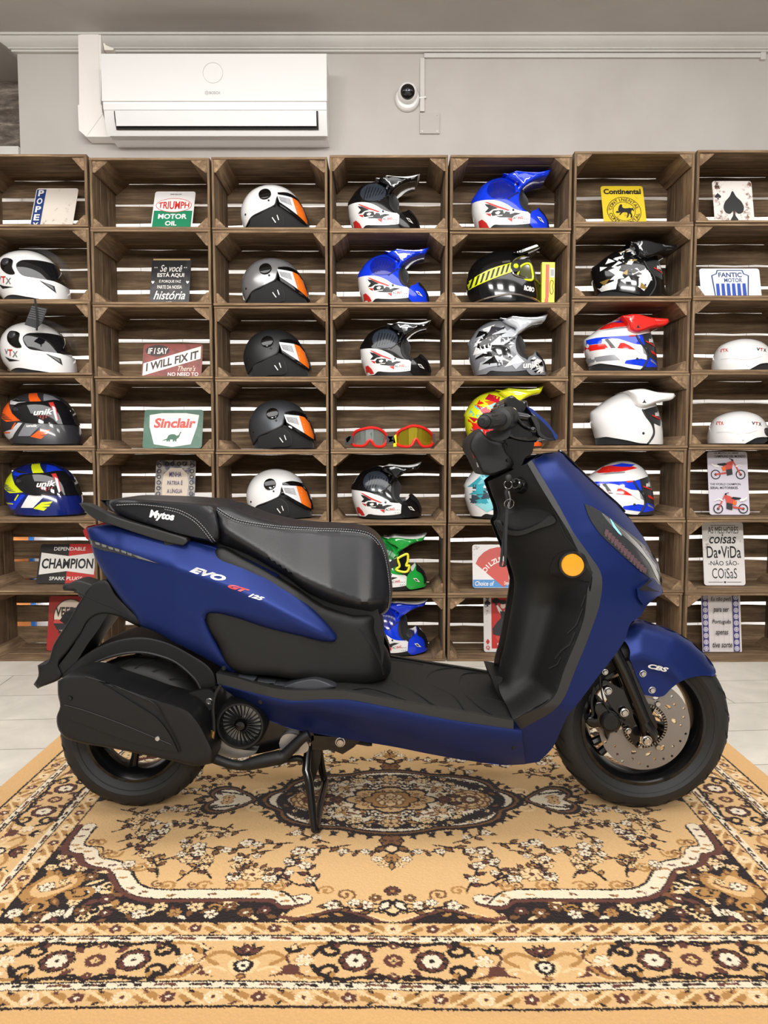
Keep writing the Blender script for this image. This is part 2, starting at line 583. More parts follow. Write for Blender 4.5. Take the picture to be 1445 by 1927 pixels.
XL = x_at(35, 180, YW)           # where the painted wall ends on the left
M_FLOOR = floor_mat()
f = MB().box(-4.5, 4.5, -5.2, 5.4, -.08, 0).build('floor', M_FLOOR); tag(f, kind='structure')
f = MB().box(-4.5, 4.5, -5.2, 5.4, CEIL_Z, CEIL_Z + .1).build('ceiling', M_CEIL); tag(f, kind='structure')
ZT = z_at(300, YW)
f = MB().box(XL, 4.5, YW, YW + .12, 2.16, CEIL_Z).build('wall_back', M_WALL); tag(f, kind='structure')
f = MB().box(-4.5, 4.5, YW + .004, YW + .12, 0, 2.16).build('wall_back_lower', backtile_mat()); tag(f, kind='structure')
# the alcove past the wall's end
f = MB().box(-4.5, XL + .1, YW + .40, YW + .50, 0, CEIL_Z).build('wall_alcove', mural_mat()); tag(f, kind='structure')
f = MB().box(-4.5, XL - .001, YW - .02, YW + .39, 2.16, z_at(278, YW)).build('trim_1', M_TRIM); tag(f, kind='structure')
M_SIDE = plaster_mat('side_wall_paint', rgb(128, 124, 119), rgb(140, 136, 131))
f = MB().box(4.5, 4.6, -5.2, 5.4, 0, CEIL_Z).build('wall_right', M_SIDE); tag(f, kind='structure')
f = MB().box(-4.6, -4.5, -5.2, 5.4, 0, CEIL_Z).build('wall_left', M_SIDE); tag(f, kind='structure')

# cornice: a run of moulding with a mitred return at the wall's end
c_prof = [(0, 0), (.125, 0), (.125, -.022), (.112, -.026), (.105, -.045), (.082, -.074), (.05, -.098), (.046, -.108), (.03, -.110), (.03, -.128), (.012, -.132), (0, -.134)]
cz = CEIL_Z
def corn(p, t): return (t, YW - p[0], cz + p[1])
mb = MB()
c_prof = [(a * .64, b * .46) for a, b in c_prof]
n = len(c_prof)
v = [(XL - p[0], YW - p[0], cz + p[1]) for p in c_prof] + [(4.49, YW - p[0], cz + p[1]) for p in c_prof]
v += [(XL - p[0], YW + .12, cz + p[1]) for p in c_prof]
fs = [(i, (i + 1) % n, n + (i + 1) % n, n + i) for i in range(n)] + [(2 * n + i, 2 * n + (i + 1) % n, (i + 1) % n, i) for i in range(n)]
fs += [tuple(range(n, 2 * n)), tuple(range(2 * n, 3 * n))[::-1]]
o = mk('trim_2', v, fs, M_TRIM, ang=25); tag(o, kind='structure')

# surface conduit along the cornice, down to the camera, with its junction plate
mb = MB()
xa, xb = x_at(798, 97, YW - .01), x_at(1432, 103, YW - .01)
z1 = cz - .062
mb.box(xa, xb, YW - .016, YW, z1 - .022, z1 - .002)
mb.box(xb - .005, xb + .02, YW - .018, YW, z1 - .032, z1 + .002)
o = mb.build('cable_conduit', M_TRIM, ang=30)
tag(o, 'long painted horizontal cable conduit running under the cornice to the right', 'conduit')
xc = x_at(794, 150, YW - .01)
o = MB().box(xc - .009, xc + .012, YW - .014, YW, z_at(210, YW - .01), z1 - .024).build('cable_conduit', M_TRIM)
tag(o, 'short painted vertical cable conduit beside the dome camera', 'conduit')
p0, p1 = U(790, 251, YW - .012), U(827, 212, YW - .012)
r = empty('junction_plate', ((p0.x + p1.x) / 2, YW, p0.z), 'small square painted cover plate on the wall below the vertical conduit', 'cover plate')
MB().box(p0.x, p1.x, YW - .012, YW, p0.z, p1.z).build('plate', M_WALL, r)
for (sx, sz) in ((.12, .1), (.88, .1), (.12, .9), (.88, .9)):
    MB().lathe([(0, .002), (.0045, .002), (.0045, 0)], (p0.x + (p1.x - p0.x) * sx, YW - .012, p0.z + (p1.z - p0.z) * sz), (0, -1, 0), 10).build('screw', mat('screw_steel', rgb(170, 168, 165), .35, 1), r)

# dome camera
c = U(767, 174, YW - .05)
r = empty('dome_camera', (c.x, YW, c.z), 'white dome security camera with black lens high on the grey wall', 'security camera')
MB().lathe([(0, 0), (.058, 0), (.06, .006), (.057, .022), (.05, .03), (0, .03)], (c.x, YW, c.z - .012), (0, -1, 0), 40).build('base', M_WHITE, r)
MB().ball((c.x, YW - .045, c.z), .047, 14).build('dome', M_WHITE, r)
ax = Vector((-.02, -1, -.28)).normalized()
cc = Vector((c.x, YW - .045, c.z))
M_BLK = mat('black_plastic', rgb(22, 22, 23), .38)
M_GLOSSBLK = mat('gloss_black', rgb(10, 10, 11), .08, coat=.6)
MB().lathe([(0, .0485), (.02, .046), (.031, .038), (.034, .034), (.034, .028)], cc, ax, 32).build('lens_window', M_GLOSSBLK, r)
MB().lathe([(0, .056), (.011, .054), (.014, .05), (.014, .044)], cc, ax, 24).build('lens', mat('lens_grey', rgb(60, 62, 68), .1, .6), r)
MB().tube([(c.x + .05, YW - .012, c.z - .008), (c.x + .09, YW - .01, c.z - .004), (xc, YW - .01, c.z - .004)], .004, 8).build('cable', M_WHITE, r)

# air conditioner
YA = YW - .2
a0, a1 = U(190, 102, YA), U(615, 192, YA)
xl, xr = a0.x, a1.x
zt, zm = a0.z, a1.z
zb = z_at(276, YW - .01)
r = empty('air_conditioner', ((xl + xr) / 2, YW, zb), 'white wall-mounted split air conditioner with half-open louvre above the crates', 'air conditioner')
M_AC = mat('ac_shell', rgb(228, 226, 225), .3, noise=.01, nscale=6)
body = [(.0, zt - .008), (.19, zt - .004), (.196, zm - .004), (.188, zm - .03), (.176, zm - .075), (.145, zm - .13), (.10, zb + .016), (.085, zb), (.0, zb)]
mb = MB(); mb.prism(body, lambda p, t: (t, YW - p[0], p[1]), xl + .002, xr - .002); mb.build('housing', M_AC, r, ang=30)
MB().box(xl, xr, YA - .004, YA + .02, zm + .003, zt).build('front_panel', mat('ac_panel', rgb(230, 229, 228), .22), r)
vent = [(.192, zm - .036), (.150, zm - .116)]
xv0, xv1 = x_at(213, 205, YA), x_at(598, 205, YA)
mb = MB(); mb.prism([(.1885, zm - .036), (.181, zm - .072), (.16, zm - .109), (.15, zm - .103), (.17, zm - .06), (.176, zm - .036)], lambda p, t: (t, YW - p[0] - .0035, p[1]), xv0, xv1); mb.build('outlet', mat('dark_slot', rgb(28, 28, 30), .6), r)
mb = MB(); mb.prism([(.199, zm - .036), (.203, zm - .039), (.186, zm - .101), (.182, zm - .099)], lambda p, t: (t, YW - p[0], p[1]), xv0 + .008, xv1 - .008); mb.build('louvre', mat('ac_louvre', rgb(222, 221, 221), .35), r)
mb = MB(); mb.prism([(.1955, zm - .006), (.1975, zm - .008), (.1915, zm - .031), (.1895, zm - .031)], lambda p, t: (t, YW - p[0], p[1]), xl + .002, xr - .002); mb.build('lip', M_AC, r)
cxa, cza = U(401, 138, YA).x, U(401, 138, YA).z
MB().lathe([(.046, 0), (.046, .0014), (.0445, .0014), (.0445, 0)], (cxa, YA - .004, cza), (0, -1, 0), 48).build('ring_mark', mat('ring_grey', rgb(178, 176, 174), .4), r)
def flat_text(t, x0, z0, x1, z1, Y, m, par, bold=.02):
    v, f, a = text_geo(t, bold)
    return mk('lettering', [(x0 + p[0] * (x1 - x0), Y, z0 + p[1] * (z1 - z0)) for p in v], f, m, par)
AC_ROOT = r

# boards stored behind the lower left crates, showing through the gaps
for (pa, pb, m_, lab, cat) in ((22, 54, mat('orange_board', rgb(206, 130, 66), .6), 'orange wooden board standing behind the two lowest left crates', 'board'), (54.5, 62, mat('blue_board', rgb(40, 110, 190), .5), 'narrow blue board standing beside the orange one behind the lowest left crates', 'board')):
    xa, xb = x_at(pa, 1100, 3.80), x_at(pb, 1100, 3.80)
    tag(MB().box(xa, xb, 3.812, 3.83, .0005, .70).build('stored_board', m_), lab, cat)
# trunking from the ceiling down to the unit
r = empty('pipe_trunking', (x_at(168, 150, YW - .06), YW, z_at(268, YW - .05)), 'white pipe trunking dropping from the ceiling and elbowing into the air conditioner', 'trunking')
M_TRK = mat('trunking_white', rgb(236, 231, 226), .4)
YT = YW - .075
def TP(px, py, Y=YT): q = U(px, py, Y); return (q.x, q.z)
up = [TP(147, 61), TP(190, 61), TP(190, 199), TP(149, 199)]
up[0] = (up[0][0], cz - .003); up[1] = (up[1][0], cz - .003)
mb = MB(); mb.prism(up, lambda p, t: (p[0], t, p[1]), YT, YW); mb.build('riser', M_TRK, r)
m2 = [(up[0][0] + .012, cz - .003), (up[1][0] - .012, cz - .003), (up[1][0] - .012, TP(190, 199)[1]), (up[0][0] + .012, TP(190, 199)[1])]
mb = MB(); mb.prism(m2, lambda p, t: (p[0], t, p[1]), YT - .003, YT + .01); mb.build('clip_cover', M_TRK, r)
el = [TP(147, 198), TP(192, 198), TP(193, 212), TP(208, 258), TP(163, 258), TP(149, 246)]
mb = MB(); mb.prism(el, lambda p, t: (p[0], t, p[1]), YT - .004, YW); mb.build('elbow', M_TRK, r)
a, b2 = TP(194, 213, YT - .006), TP(162, 257, YT - .006)
MB().tube([(a[0], YT - .0035, a[1]), (b2[0], YT - .0035, b2[1])], .0012, 6).build('seam', mat('seam_grey', rgb(190, 184, 178), .6), r)
# torn plaster beside the riser
pts = [U(190 + a, 80 + b, YW - .05) for a, b in ((4, 1), (7, 2), (9, 5), (14, 7), (24, 11), (22, 14), (6, 14))]
o = mk('plaster_chip', [(p.x, YW - .052 + i * .0006, p.z) for i, p in enumerate(pts)] + [(p.x, YW - .02, p.z) for p in pts],
   [tuple(range(7))] + [(i, (i + 1) % 7, 7 + (i + 1) % 7, 7 + i) for i in range(7)], mat('raw_plaster', rgb(240, 233, 222), .9))
tag(o, 'white torn bit of bare plaster at the cornice beside the pipe trunking', 'plaster chip')

# ================================================================ crates
M_WOOD = wood_mat()
def board(bmv, x0, x1, y0, y1, z0, z1, axis, rng, wob=.0015):
    """one plank with slightly uneven corners; grain axis 0/1/2"""
    V, F, G = bmv
    n = len(V)
    e = .0018
    lo, hi = [x0, y0, z0], [x1, y1, z1]
    # bevelled box along the grain axis: eight-sided section
    a = axis; b, c = [k for k in (0, 1, 2) if k != a]
    sec = [(lo[b] + e, lo[c]), (hi[b] - e, lo[c]), (hi[b], lo[c] + e), (hi[b], hi[c] - e), (hi[b] - e, hi[c]), (lo[b] + e, hi[c]), (lo[b], hi[c] - e), (lo[b], lo[c] + e)]
    m = 5
    j1 = [rng.uniform(-wob, wob) for _ in range(m + 1)]
    j2 = [rng.uniform(-wob, wob) for _ in range(m + 1)]
    for i in range(m + 1):
        t = lo[a] + (hi[a] - lo[a]) * i / m
        for k, (p, q) in enumerate(sec):
            w = [0, 0, 0]
            w[a] = t
            w[b] = p + (j1[i] if p > (lo[b] + hi[b]) / 2 else j2[i]) * (1 if hi[b] - lo[b] > .03 else .3)
            w[c] = q + (j2[i] if q > (lo[c] + hi[c]) / 2 else j1[i]) * (1 if hi[c] - lo[c] > .03 else .3)
            V.append(tuple(w)); G.append((w[a], w[b], w[c]))
    for i in range(m):
        for k in range(8):
            F.append((n + i * 8 + k, n + i * 8 + (k + 1) % 8, n + (i + 1) * 8 + (k + 1) % 8, n + (i + 1) * 8 + k))
    F.append(tuple(n + k for k in range(8))[::-1]); F.append(tuple(n + m * 8 + k for k in range(8)))
def wood_obj(name, bmv, parent):
    V, F, G = bmv
    o = mk(name, V, F, M_WOOD, parent, 30, local=True)
    at = o.data.attributes.new('grain', 'FLOAT_VECTOR', 'POINT')
    at.data.foreach_set('vector', np.array(G, dtype=np.float32).ravel())
    return o
CW, CH = .53, .32        # nominal opening
def crate_proto(seed, gap_b=.018):
    rng = random.Random(seed)
    r = bpy.data.objects.new('wooden_crate', None)
    COL.objects.link(r); ORG[r.name] = Vector((0, 0, 0))
    r.empty_display_size = .05
    w, h, d, t = CW / 2, CH, CD, .011
    # top and bottom faces: boards along x, side by side in depth
    for nm, za, zb_ in (('top_panel', h - t, h), ('bottom_panel', 0, t)):
        B = ([], [], [])
        g = rng.uniform(.005, .011) if nm == 'top_panel' else .004
        y = 0
        bw = (d - t - 2 * g) / 3
        for k in range(3):
            board(B, -w, w, y, y + bw, za, zb_, 0, rng)
            y += bw + g
        wood_obj(nm, B, r)
    for s in (-1, 1):
        B = ([], [], [])
        g = .003
        bw = (d - t - 2 * g) / 3
        xa, xb_ = (-w, -w + t) if s < 0 else (w - t, w)
        for k in range(3):
            y0 = k * (bw + g) + (0.001 if k == 0 else 0)
            board(B, xa, xb_, y0, y0 + bw, t + .0005, h - t - .0005, 2, rng)
        wood_obj('side_panel', B, r)
    # the back: three boards with open gaps
    B = ([], [], [])
    g1, g2 = gap_b * rng.uniform(.7, 1.3), gap_b * rng.uniform(.6, 1.25)
    low = rng.uniform(.004, .018)
    hh = (h - g1 - g2 - low - .012)
    f1 = rng.uniform(.30, .36); f2 = rng.uniform(.31, .35)
    z = low
    for k, fr in enumerate((1 - f1 - f2, f2, f1)):
        board(B, -w + .001, w - .001, d - t, d, z, z + hh * fr, 0, rng, .003)
        z += hh * fr + (g1, g2, 0)[k]
    wood_obj('back_panel', B, r)
    # triangular corner posts running the depth
    for sx in (-1, 1):
        for sz in (0, 1):
            V, F, G = [], [], []
            c_, c2 = (rng.uniform(.040, .050), rng.uniform(.034, .042)) if sz == 0 else (rng.uniform(.056, .072), rng.uniform(.046, .058))
            x0 = sx * (w - t - .0004); z0 = (t + .0004) if sz == 0 else (h - t - .0004)
            q = 1 if sz == 0 else -1
            sec = [(x0, z0), (x0 - sx * c_, z0), (x0 - sx * (c_ - .006), z0 + q * .008), (x0 - sx * .008, z0 + q * c2), (x0, z0 + q * c2)]
            ys = [rng.uniform(.002, .012), d - t - .001]
            for y in ys:
                for p in sec: V.append((p[0], y + (rng.uniform(-.004, .004) if y < .1 else 0), p[1]))
            for p in V: G.append((p[1], p[0], p[2]))
            m = len(sec)
            F = [tuple(range(m)), tuple(range(m, 2 * m))[::-1]] + [(i, m + i, m + (i + 1) % m, (i + 1) % m) for i in range(m)]
            wood_obj('corner_post', (V, F, G), r)
    return r
def copy_tree(o, parent=None):
    c = o.copy(); COL.objects.link(c)
    ORG[c.name] = ORG.get(o.name, Vector((0, 0, 0)))
    if parent is not None: c.parent = parent
    for ch in list(o.children): copy_tree(ch, c)
    return c

COLX = [(-66, 163), (166, 394), (397, 616), (619, 844), (847, 1077), (1081, 1309), (1312, 1540)]     # at the top of the stack
ROWS = [[290, 427, 567, 706, 843, 979, 1115, 1247],
        [296, 431, 573, 712, 849, 983, 1117, 1247],
        [296, 433, 575, 713, 850, 984, 1118, 1246],
        [290, 433, 573, 712, 849, 984, 1121, 1245],
        [292, 434, 573, 712, 849, 984, 1121, 1245],
        [284, 421, 562, 702, 843, 978, 1115, 1246],
        [282, 419, 560, 700, 841, 978, 1116, 1246]]
CRATE = {}
def col_x(c):
    a, b = COLX[c]
    return x_at(a, 292), x_at(b, 292)
def row_z(c, r):
    zs = [z_at(y) for y in ROWS[c]]
    zs[7] = 0.0
    return zs[r + 1], zs[r]
WHAT = {
 (0, 0): 'holding the blue-banded cream sign', (0, 1): 'holding the upper plain white full-face helmet', (0, 2): 'holding the lower plain white full-face helmet',
 (0, 3): 'holding the orange and black full-face helmet', (0, 4): 'holding the blue and yellow full-face helmet', (0, 5): 'holding the spark plugs sign', (0, 6): 'holding the red sign beside the number-plate bracket',
 (1, 0): 'holding the green motor oil sign', (1, 1): 'holding the black lettered sign', (1, 2): 'holding the rust-red slanted-banner sign', (1, 3): 'holding the green dinosaur sign',
 (1, 4): 'holding the ornate blue-bordered poem sign', (1, 5): 'behind the scooter tail, under the poem sign', (1, 6): 'on the floor behind the rear wheel',
 (2, 0): 'holding the topmost white open-face helmet', (2, 1): 'holding the silver open-face helmet', (2, 2): 'holding the matte black open-face helmet', (2, 3): 'holding the gunmetal open-face helmet',
 (2, 4): 'holding the white open-face helmet just over the seat', (2, 5): 'hidden behind the scooter seat', (2, 6): 'on the floor hidden behind the scooter body',
 (3, 0): 'holding the topmost black and white motocross helmet', (3, 1): 'holding the blue and white motocross helmet in its middle stack', (3, 2): 'holding the black and white motocross helmet above the goggles',
 (3, 3): 'holding the two red goggles', (3, 4): 'holding the black and white motocross helmet below the goggles', (3, 5): 'holding the green and white motocross helmet', (3, 6): 'on the floor holding the blue and white motocross helmet',
 (4, 0): 'in the top row holding a blue and white motocross helmet', (4, 1): 'holding the black helmet and the yellow box', (4, 2): 'holding the grey camouflage motocross helmet', (4, 3): 'holding the multicoloured helmet behind the handlebar',
 (4, 4): 'holding the teal and white helmet', (4, 5): 'holding the blue and red fan-shaped oil sign', (4, 6): 'on the floor holding the playing-card queen sign',
 (5, 0): 'holding the yellow horse sign', (5, 1): 'holding the black, white and gold helmet', (5, 2): 'holding the red, white and blue peaked helmet', (5, 3): 'holding the plain white peaked helmet',
 (5, 4): 'holding the red, white and blue helmet beside the front cowl', (5, 5): 'empty behind the headlamp', (5, 6): 'empty on the floor behind the front mudguard',
 (6, 0): 'holding the rusty ace of spades sign', (6, 1): 'holding the white sign with the blue tank emblem', (6, 2): 'holding the upper white half helmet', (6, 3): 'holding the lower white half helmet',
 (6, 4): 'holding the two-motorbike poster', (6, 5): 'holding the white hand-lettered sign', (6, 6): 'on the floor holding the tile-bordered sign'}
protos = [crate_proto(s, g) for s, g in ((3, .016), (11, .019), (23, .014), (31, .020), (47, .017))]
used = set()
rng = random.Random(5)
for c in range(7):
    xa, xb = col_x(c)
    for rr in range(7):
        z0, z1 = row_z(c, rr)
        k = rng.randrange(5)
        if k not in used and True:
            used.add(k); o = protos[k]
        else: o = copy_tree(protos[k])
        o.location = ((xa + xb) / 2, YF + rng.uniform(-.006, .008), z0)
        o.scale = ((xb - xa - .003) / CW, 1, (z1 - z0 - .0006) / CH)
        tag(o, 'weathered wooden crate ' + WHAT[(c, rr)], 'crate', 'wooden crates stacked against the wall')
        CRATE[(c, rr)] = (xa, xb, z0 + .011 * (z1 - z0) / CH + .0030, z1)
for k in range(5):
    assert k in used
# ================================================================ lettering
_TXT = {}
def text_geo(s, bold=0.0, shear=0.0, spacing=1.0):
    """letter outlines filled flat, scaled to the unit square: (verts, faces, aspect)"""
    key = (s, bold, shear, spacing)
    if key in _TXT: return _TXT[key]
    cu = bpy.data.curves.new('lettering', 'FONT')
    cu.body = s
    cu.offset = bold
    cu.shear = shear
    cu.space_character = spacing
    cu.align_x = 'CENTER'
    cu.resolution_u = 3
    o = bpy.data.objects.new('lettering', cu)
    COL.objects.link(o)
    dg = bpy.context.evaluated_depsgraph_get()
    me = bpy.data.meshes.new_from_object(o.evaluated_get(dg))
    v = np.array([(p.co.x, p.co.y) for p in me.vertices])
    f = [tuple(p.vertices) for p in me.polygons]
    bpy.data.objects.remove(o); bpy.data.curves.remove(cu); bpy.data.meshes.remove(me)
    lo, hi = v.min(0), v.max(0)
    v = (v - lo) / (hi - lo)
    _TXT[key] = (v, f, (hi[0] - lo[0]) / (hi[1] - lo[1]))
    return _TXT[key]

def col(name, r, g, b, rough=.45): return mat(name, rgb(r, g, b), rough)
INK = {'black': col('ink_black', 24, 23, 24), 'white': col('ink_white', 236, 232, 226), 'red': col('ink_red', 196, 40, 34), 'blue': col('ink_blue', 30, 70, 170),
       'navy': col('ink_navy', 33, 58, 116), 'green': col('ink_green', 18, 122, 84), 'cream': col('ink_cream', 226, 210, 190), 'grey': col('ink_grey', 120, 118, 118),
       'rust': col('ink_rust', 142, 74, 60), 'dkgreen': col('ink_dark_green', 52, 98, 76), 'yellow': col('ink_yellow', 226, 194, 38), 'tan': col('ink_tan', 190, 160, 110),
       'orange': col('ink_orange', 226, 104, 40), 'sky': col('ink_sky', 70, 140, 200), 'lilac': col('ink_lilac', 206, 200, 214), 'indigo': col('ink_indigo', 66, 62, 122), 'brick': col('ink_brick', 200, 76, 66),
       'char': col('ink_charcoal', 44, 42, 44), 'dark': col('ink_dark_brown', 60, 46, 40), 'peach': col('ink_peach', 222, 150, 120)}

class Sign:
    """a thin enamel plate leaning in its crate; art is laid on it in (u, v), v up, both 0..1"""
    def __init__(s, kind, label, cat, rc, px, Y, plate, lean=.10, group=None, hvis=None, rough=.4, extra=0.0, corner=.012, wear=0):
        xl, yt, xr, yb = px
        c = CRATE[rc[::-1]] if False else CRATE[rc]
        s.zf = c[2] + .0005
        a, b = U(xl, (yt + yb) / 2, Y), U(xr, (yt + yb) / 2, Y)
        s.w = b.x - a.x
        top = U((xl + xr) / 2, yt, Y + lean * .9)
        s.h = math.hypot(top.z - s.zf, lean)
        s.lean = math.atan2(lean, top.z - s.zf)
        s.x0, s.Y = a.x, Y
        s.n = 0
        s.root = empty(kind, ((a.x + b.x) / 2, Y, s.zf), label, cat, group)
        cw = corner / s.w; ch = corner / s.h
        P = []
        for (cx, cy, a0) in ((1 - cw, ch, -90), (1 - cw, 1 - ch, 0), (cw, 1 - ch, 90), (cw, ch, 180)):
            for k in range(5):
                t = R(a0 + 90 * k / 4)
                P.append((cx + cw * math.cos(t), cy + ch * math.sin(t)))
        n = len(P)
        v = [s.P(p[0], p[1], 0) for p in P] + [s.P(p[0], p[1], -.0025) for p in P]
        F = [tuple(range(n)), tuple(range(n, 2 * n))[::-1]] + [(i, n + i, n + (i + 1) % n, (i + 1) % n) for i in range(n)]
        mk('plate', v, F, plate, s.root)
    def P(s, u, v, d):
        y, z = v * s.h * math.sin(s.lean), v * s.h * math.cos(s.lean)
        return Vector((s.x0 + u * s.w, s.Y + y - d * math.cos(s.lean), s.zf + z + d * math.sin(s.lean)))
    def lift(s):
        s.n += 1
        return .0004 + s.n * .00022
    def poly(s, name, polys, ink, curved=False):
        d = s.lift()
        V, F = [], []
        for p in polys:
            q = densify(p, 1 / 24, True) if curved else [(a[0], a[1]) for a in p]
            tess = delaunay_2d_cdt([Vector(a) for a in q], [], [list(range(len(q)))], 1, 1e-6)
            n = len(V)
            V += [s.P(a.x, a.y, d) for a in tess[0]]
            F += [tuple(n + i for i in f) for f in tess[2]]
        return mk(name, V, F, INK[ink] if isinstance(ink, str) else ink, s.root)
    def ell(s, name, cx, cy, rx, ry, ink, inner=0, n=36, a0=0, a1=360):
        d = s.lift()
        V, F = [], []
        m = n + 1
        for k in range(m):
            t = R(a0 + (a1 - a0) * k / n)
            V.append(s.P(cx + rx * math.cos(t), cy + ry * math.sin(t), d))
            V.append(s.P(cx + rx * inner * math.cos(t), cy + ry * inner * math.sin(t), d))
        for k in range(n): F.append((2 * k, 2 * k + 2, 2 * k + 3, 2 * k + 1))
        return mk(name, V, F, INK[ink] if isinstance(ink, str) else ink, s.root)
    def text(s, t, u0, v0, u1, v1, ink, bold=.01, shear=0, warp=None, name='lettering', spacing=1.0):
        v, f, asp = text_geo(t, bold, shear, spacing)
        d = s.lift()
        V = []
        for p in v:
            a, b = u0 + p[0] * (u1 - u0), v0 + p[1] * (v1 - v0)
            if warp: a, b = warp(p[0], p[1], a, b)
            V.append(s.P(a, b, d))
        return mk(name, V, f, INK[ink] if isinstance(ink, str) else ink, s.root)
    def arc_text(s, t, cx, cy, r, a_from, a_to, size, ink, bold=.01, flip=False):
        """letters one by one round a circle (r and size as fractions of the width)"""
        d = s.lift()
        V, F = [], []
        k = s.w / s.h
        n = len(t)
        for i, ch in enumerate(t):
            if ch == ' ': continue
            v, f, asp = text_geo(ch, bold)
            a = R(a_from + (a_to - a_from) * (i + .5) / n)
            wd = min(size * asp, size * 1.1)
            n0 = len(V)
            for p in v:
                x = (p[0] - .5) * wd; y = (p[1] - .5) * size
                if flip: px_, py_ = r - y, x
                else: px_, py_ = r + y, -x
                X = px_ * math.cos(a) - py_ * math.sin(a)
                Yv = px_ * math.sin(a) + py_ * math.cos(a)
                V.append(s.P(cx + X, cy + Yv * k, d))
            F += [tuple(n0 + q for q in g) for g in f]
        return mk('lettering', V, F, INK[ink], s.root)

def enamel(name, col_, wearcol, amount=.38, rough=.35):
    m = bpy.data.materials.new(name)
    m.use_nodes = True
    nt = m.node_tree; N, L = nt.nodes.new, nt.links.new
    b = nt.nodes['Principled BSDF']; b.inputs['Roughness'].default_value = rough
    tc = N('ShaderNodeTexCoord')
    n1 = N('ShaderNodeTexNoise'); n1.inputs['Scale'].default_value = 22; n1.inputs['Detail'].default_value = 8; n1.inputs['Roughness'].default_value = .7
    L(tc.outputs['Object'], n1.inputs['Vector'])
    cr = N('ShaderNodeValToRGB')
    cr.color_ramp.elements[0].position = amount - .03; cr.color_ramp.elements[0].color = wearcol
    cr.color_ramp.elements[1].position = amount + .05; cr.color_ramp.elements[1].color = col_
    L(n1.outputs['Fac'], cr.inputs['Fac']); L(cr.outputs[0], b.inputs['Base Color'])
    return m
RUST = rgb(110, 70, 46)
E_CREAM = enamel('worn_cream_enamel', rgb(222, 212, 200), rgb(170, 150, 130), .36)
E_WHITE = enamel('worn_white_enamel', rgb(226, 222, 220), RUST, .33)
E_CARD = enamel('rusty_card_enamel', rgb(226, 218, 212), rgb(120, 76, 54), .41)
E_YEL = enamel('worn_yellow_enamel', rgb(214, 186, 44), rgb(170, 140, 40), .38)
E_SLATE = enamel('slate_board', rgb(40, 39, 41), rgb(58, 55, 54), .45)
E_CHAMP = enamel('black_enamel', rgb(38, 36, 36), rgb(60, 56, 54), .36)
E_RED = enamel('worn_red_enamel', rgb(168, 44, 40), rgb(140, 60, 50), .38)

# --- column 1
s = Sign('tin_sign', 'cream tin sign with a blue vertical lettered band, top left crate', 'sign', (0, 0), (52, 353, 133, 428), YF + .13, E_CREAM, .10)
s.poly('blue_band', [[(.02, .0), (.24, .0), (.24, .97), (.02, .97)]], 'navy')
for i, ch in enumerate('POPEY'):
    s.text(ch, .065, .815 - i * .185, .195, .955 - i * .185, 'white', .03)
s = Sign('tin_sign', 'black, red and white spark plugs tin sign behind the scooter tail', 'sign', (0, 5), (66, 1024, 177, 1098), YF + .16, E_CHAMP, .07)
s.poly('red_field', [[(.5, .0), (.995, .0), (.995, 1), (.5, 1)]], 'red')
s.poly('white_bow', [[(.03, .22), (.5, .31), (.97, .22), (.97, .78), (.5, .69), (.03, .78)]], 'white')
s.text('CHAMPION', .06, .37, .94, .63, 'black', .03)
s.text('DEPENDABLE', .24, .83, .78, .92, 'white', .012)
s.text('SPARK PLUGS', .22, .08, .78, .17, 'white', .012)
s = Sign('tin_sign', 'red and cream oval motor oil tin sign beside the number-plate bracket', 'sign', (0, 6), (86, 1122, 160, 1225), YF + .14, E_RED, .05)
s.ell('cream_oval', .55, .62, .42, .33, 'cream')
s.ell('oval_outline', .55, .62, .42, .33, 'dark', .95)
s.poly('red_band', [[(.14, .50), (.96, .50), (.94, .57), (.16, .57)]], 'brick')
s.poly('lower_panel', [[(.14, .50), (.96, .50), (.86, .38), (.24, .38)]], 'char')
s.text('VEEDOL', .18, .62, .98, .80, 'dark', .03)
s.text('MOTOR OIL', .28, .31, .82, .38, 'dark', .02)
# --- column 2
s = Sign('tin_sign', 'white and green motor oil tin sign in the top row', 'sign', (1, 0), (281, 359, 359, 431), YF + .11, E_WHITE, .10)
s.poly('green_field', [[(.03, 0), (.97, 0), (.97, .53), (.03, .53)]], 'green')
s.ell('oval_rim', .5, .66, .44, .17, 'red')
s.ell('oval', .5, .66, .425, .157, 'white')
s.text('TRIUMPH', .12, .56, .88, .76, 'red', .03, warp=lambda p, q, a, b: (a, .66 + (b - .66) * (1 - 1.6 * (p - .5) ** 2)))
s.text('MOTOR', .15, .33, .85, .45, 'white', .03)
s.text('OIL', .34, .17, .62, .28, 'white', .03)
s.text('ONE GALLON', .38, .91, .66, .94, 'black', .01)
s = Sign('tin_sign', 'black chalkboard-style lettered sign standing under the motor oil sign', 'sign', (1, 1), (279, 485, 354, 569), YF + .15, E_SLATE, .07)
s.poly('top_edge', [[(.03, .955), (.97, .955), (.97, .985), (.03, .985)]], 'tan')
s.text('Se voc\u00ea', .22, .72, .78, .86, 'white', .008, .35)
s.text('EST\u00c1 AQUI', .16, .60, .84, .71, 'white', .025)
s.text('\u00c9 PORQUE FAZ', .22, .49, .77, .565, 'white', .01)
s.text('PARTE DA NOSSA', .18, .375, .80, .445, 'white', .01)
s.text('hist\u00f3ria', .10, .16, .90, .335, 'white', .012, .35)
s.text('seja', .43, .085, .58, .125, 'white', .01)
s.poly('arrows', [[(.1, .03), (.1, .06), (.25, .10), (.22, .065), (.86, .065), (.75, .10), (.9, .06), (.9, .03), (.88, .03), (.86, .045), (.14, .045), (.12, .03)]], 'white')
for q in (.06, .94):
    s.poly('heart_mark', [[(q, .47), (q + .04, .51), (q + .03, .535), (q, .52), (q - .03, .535), (q - .04, .51)]], 'white')
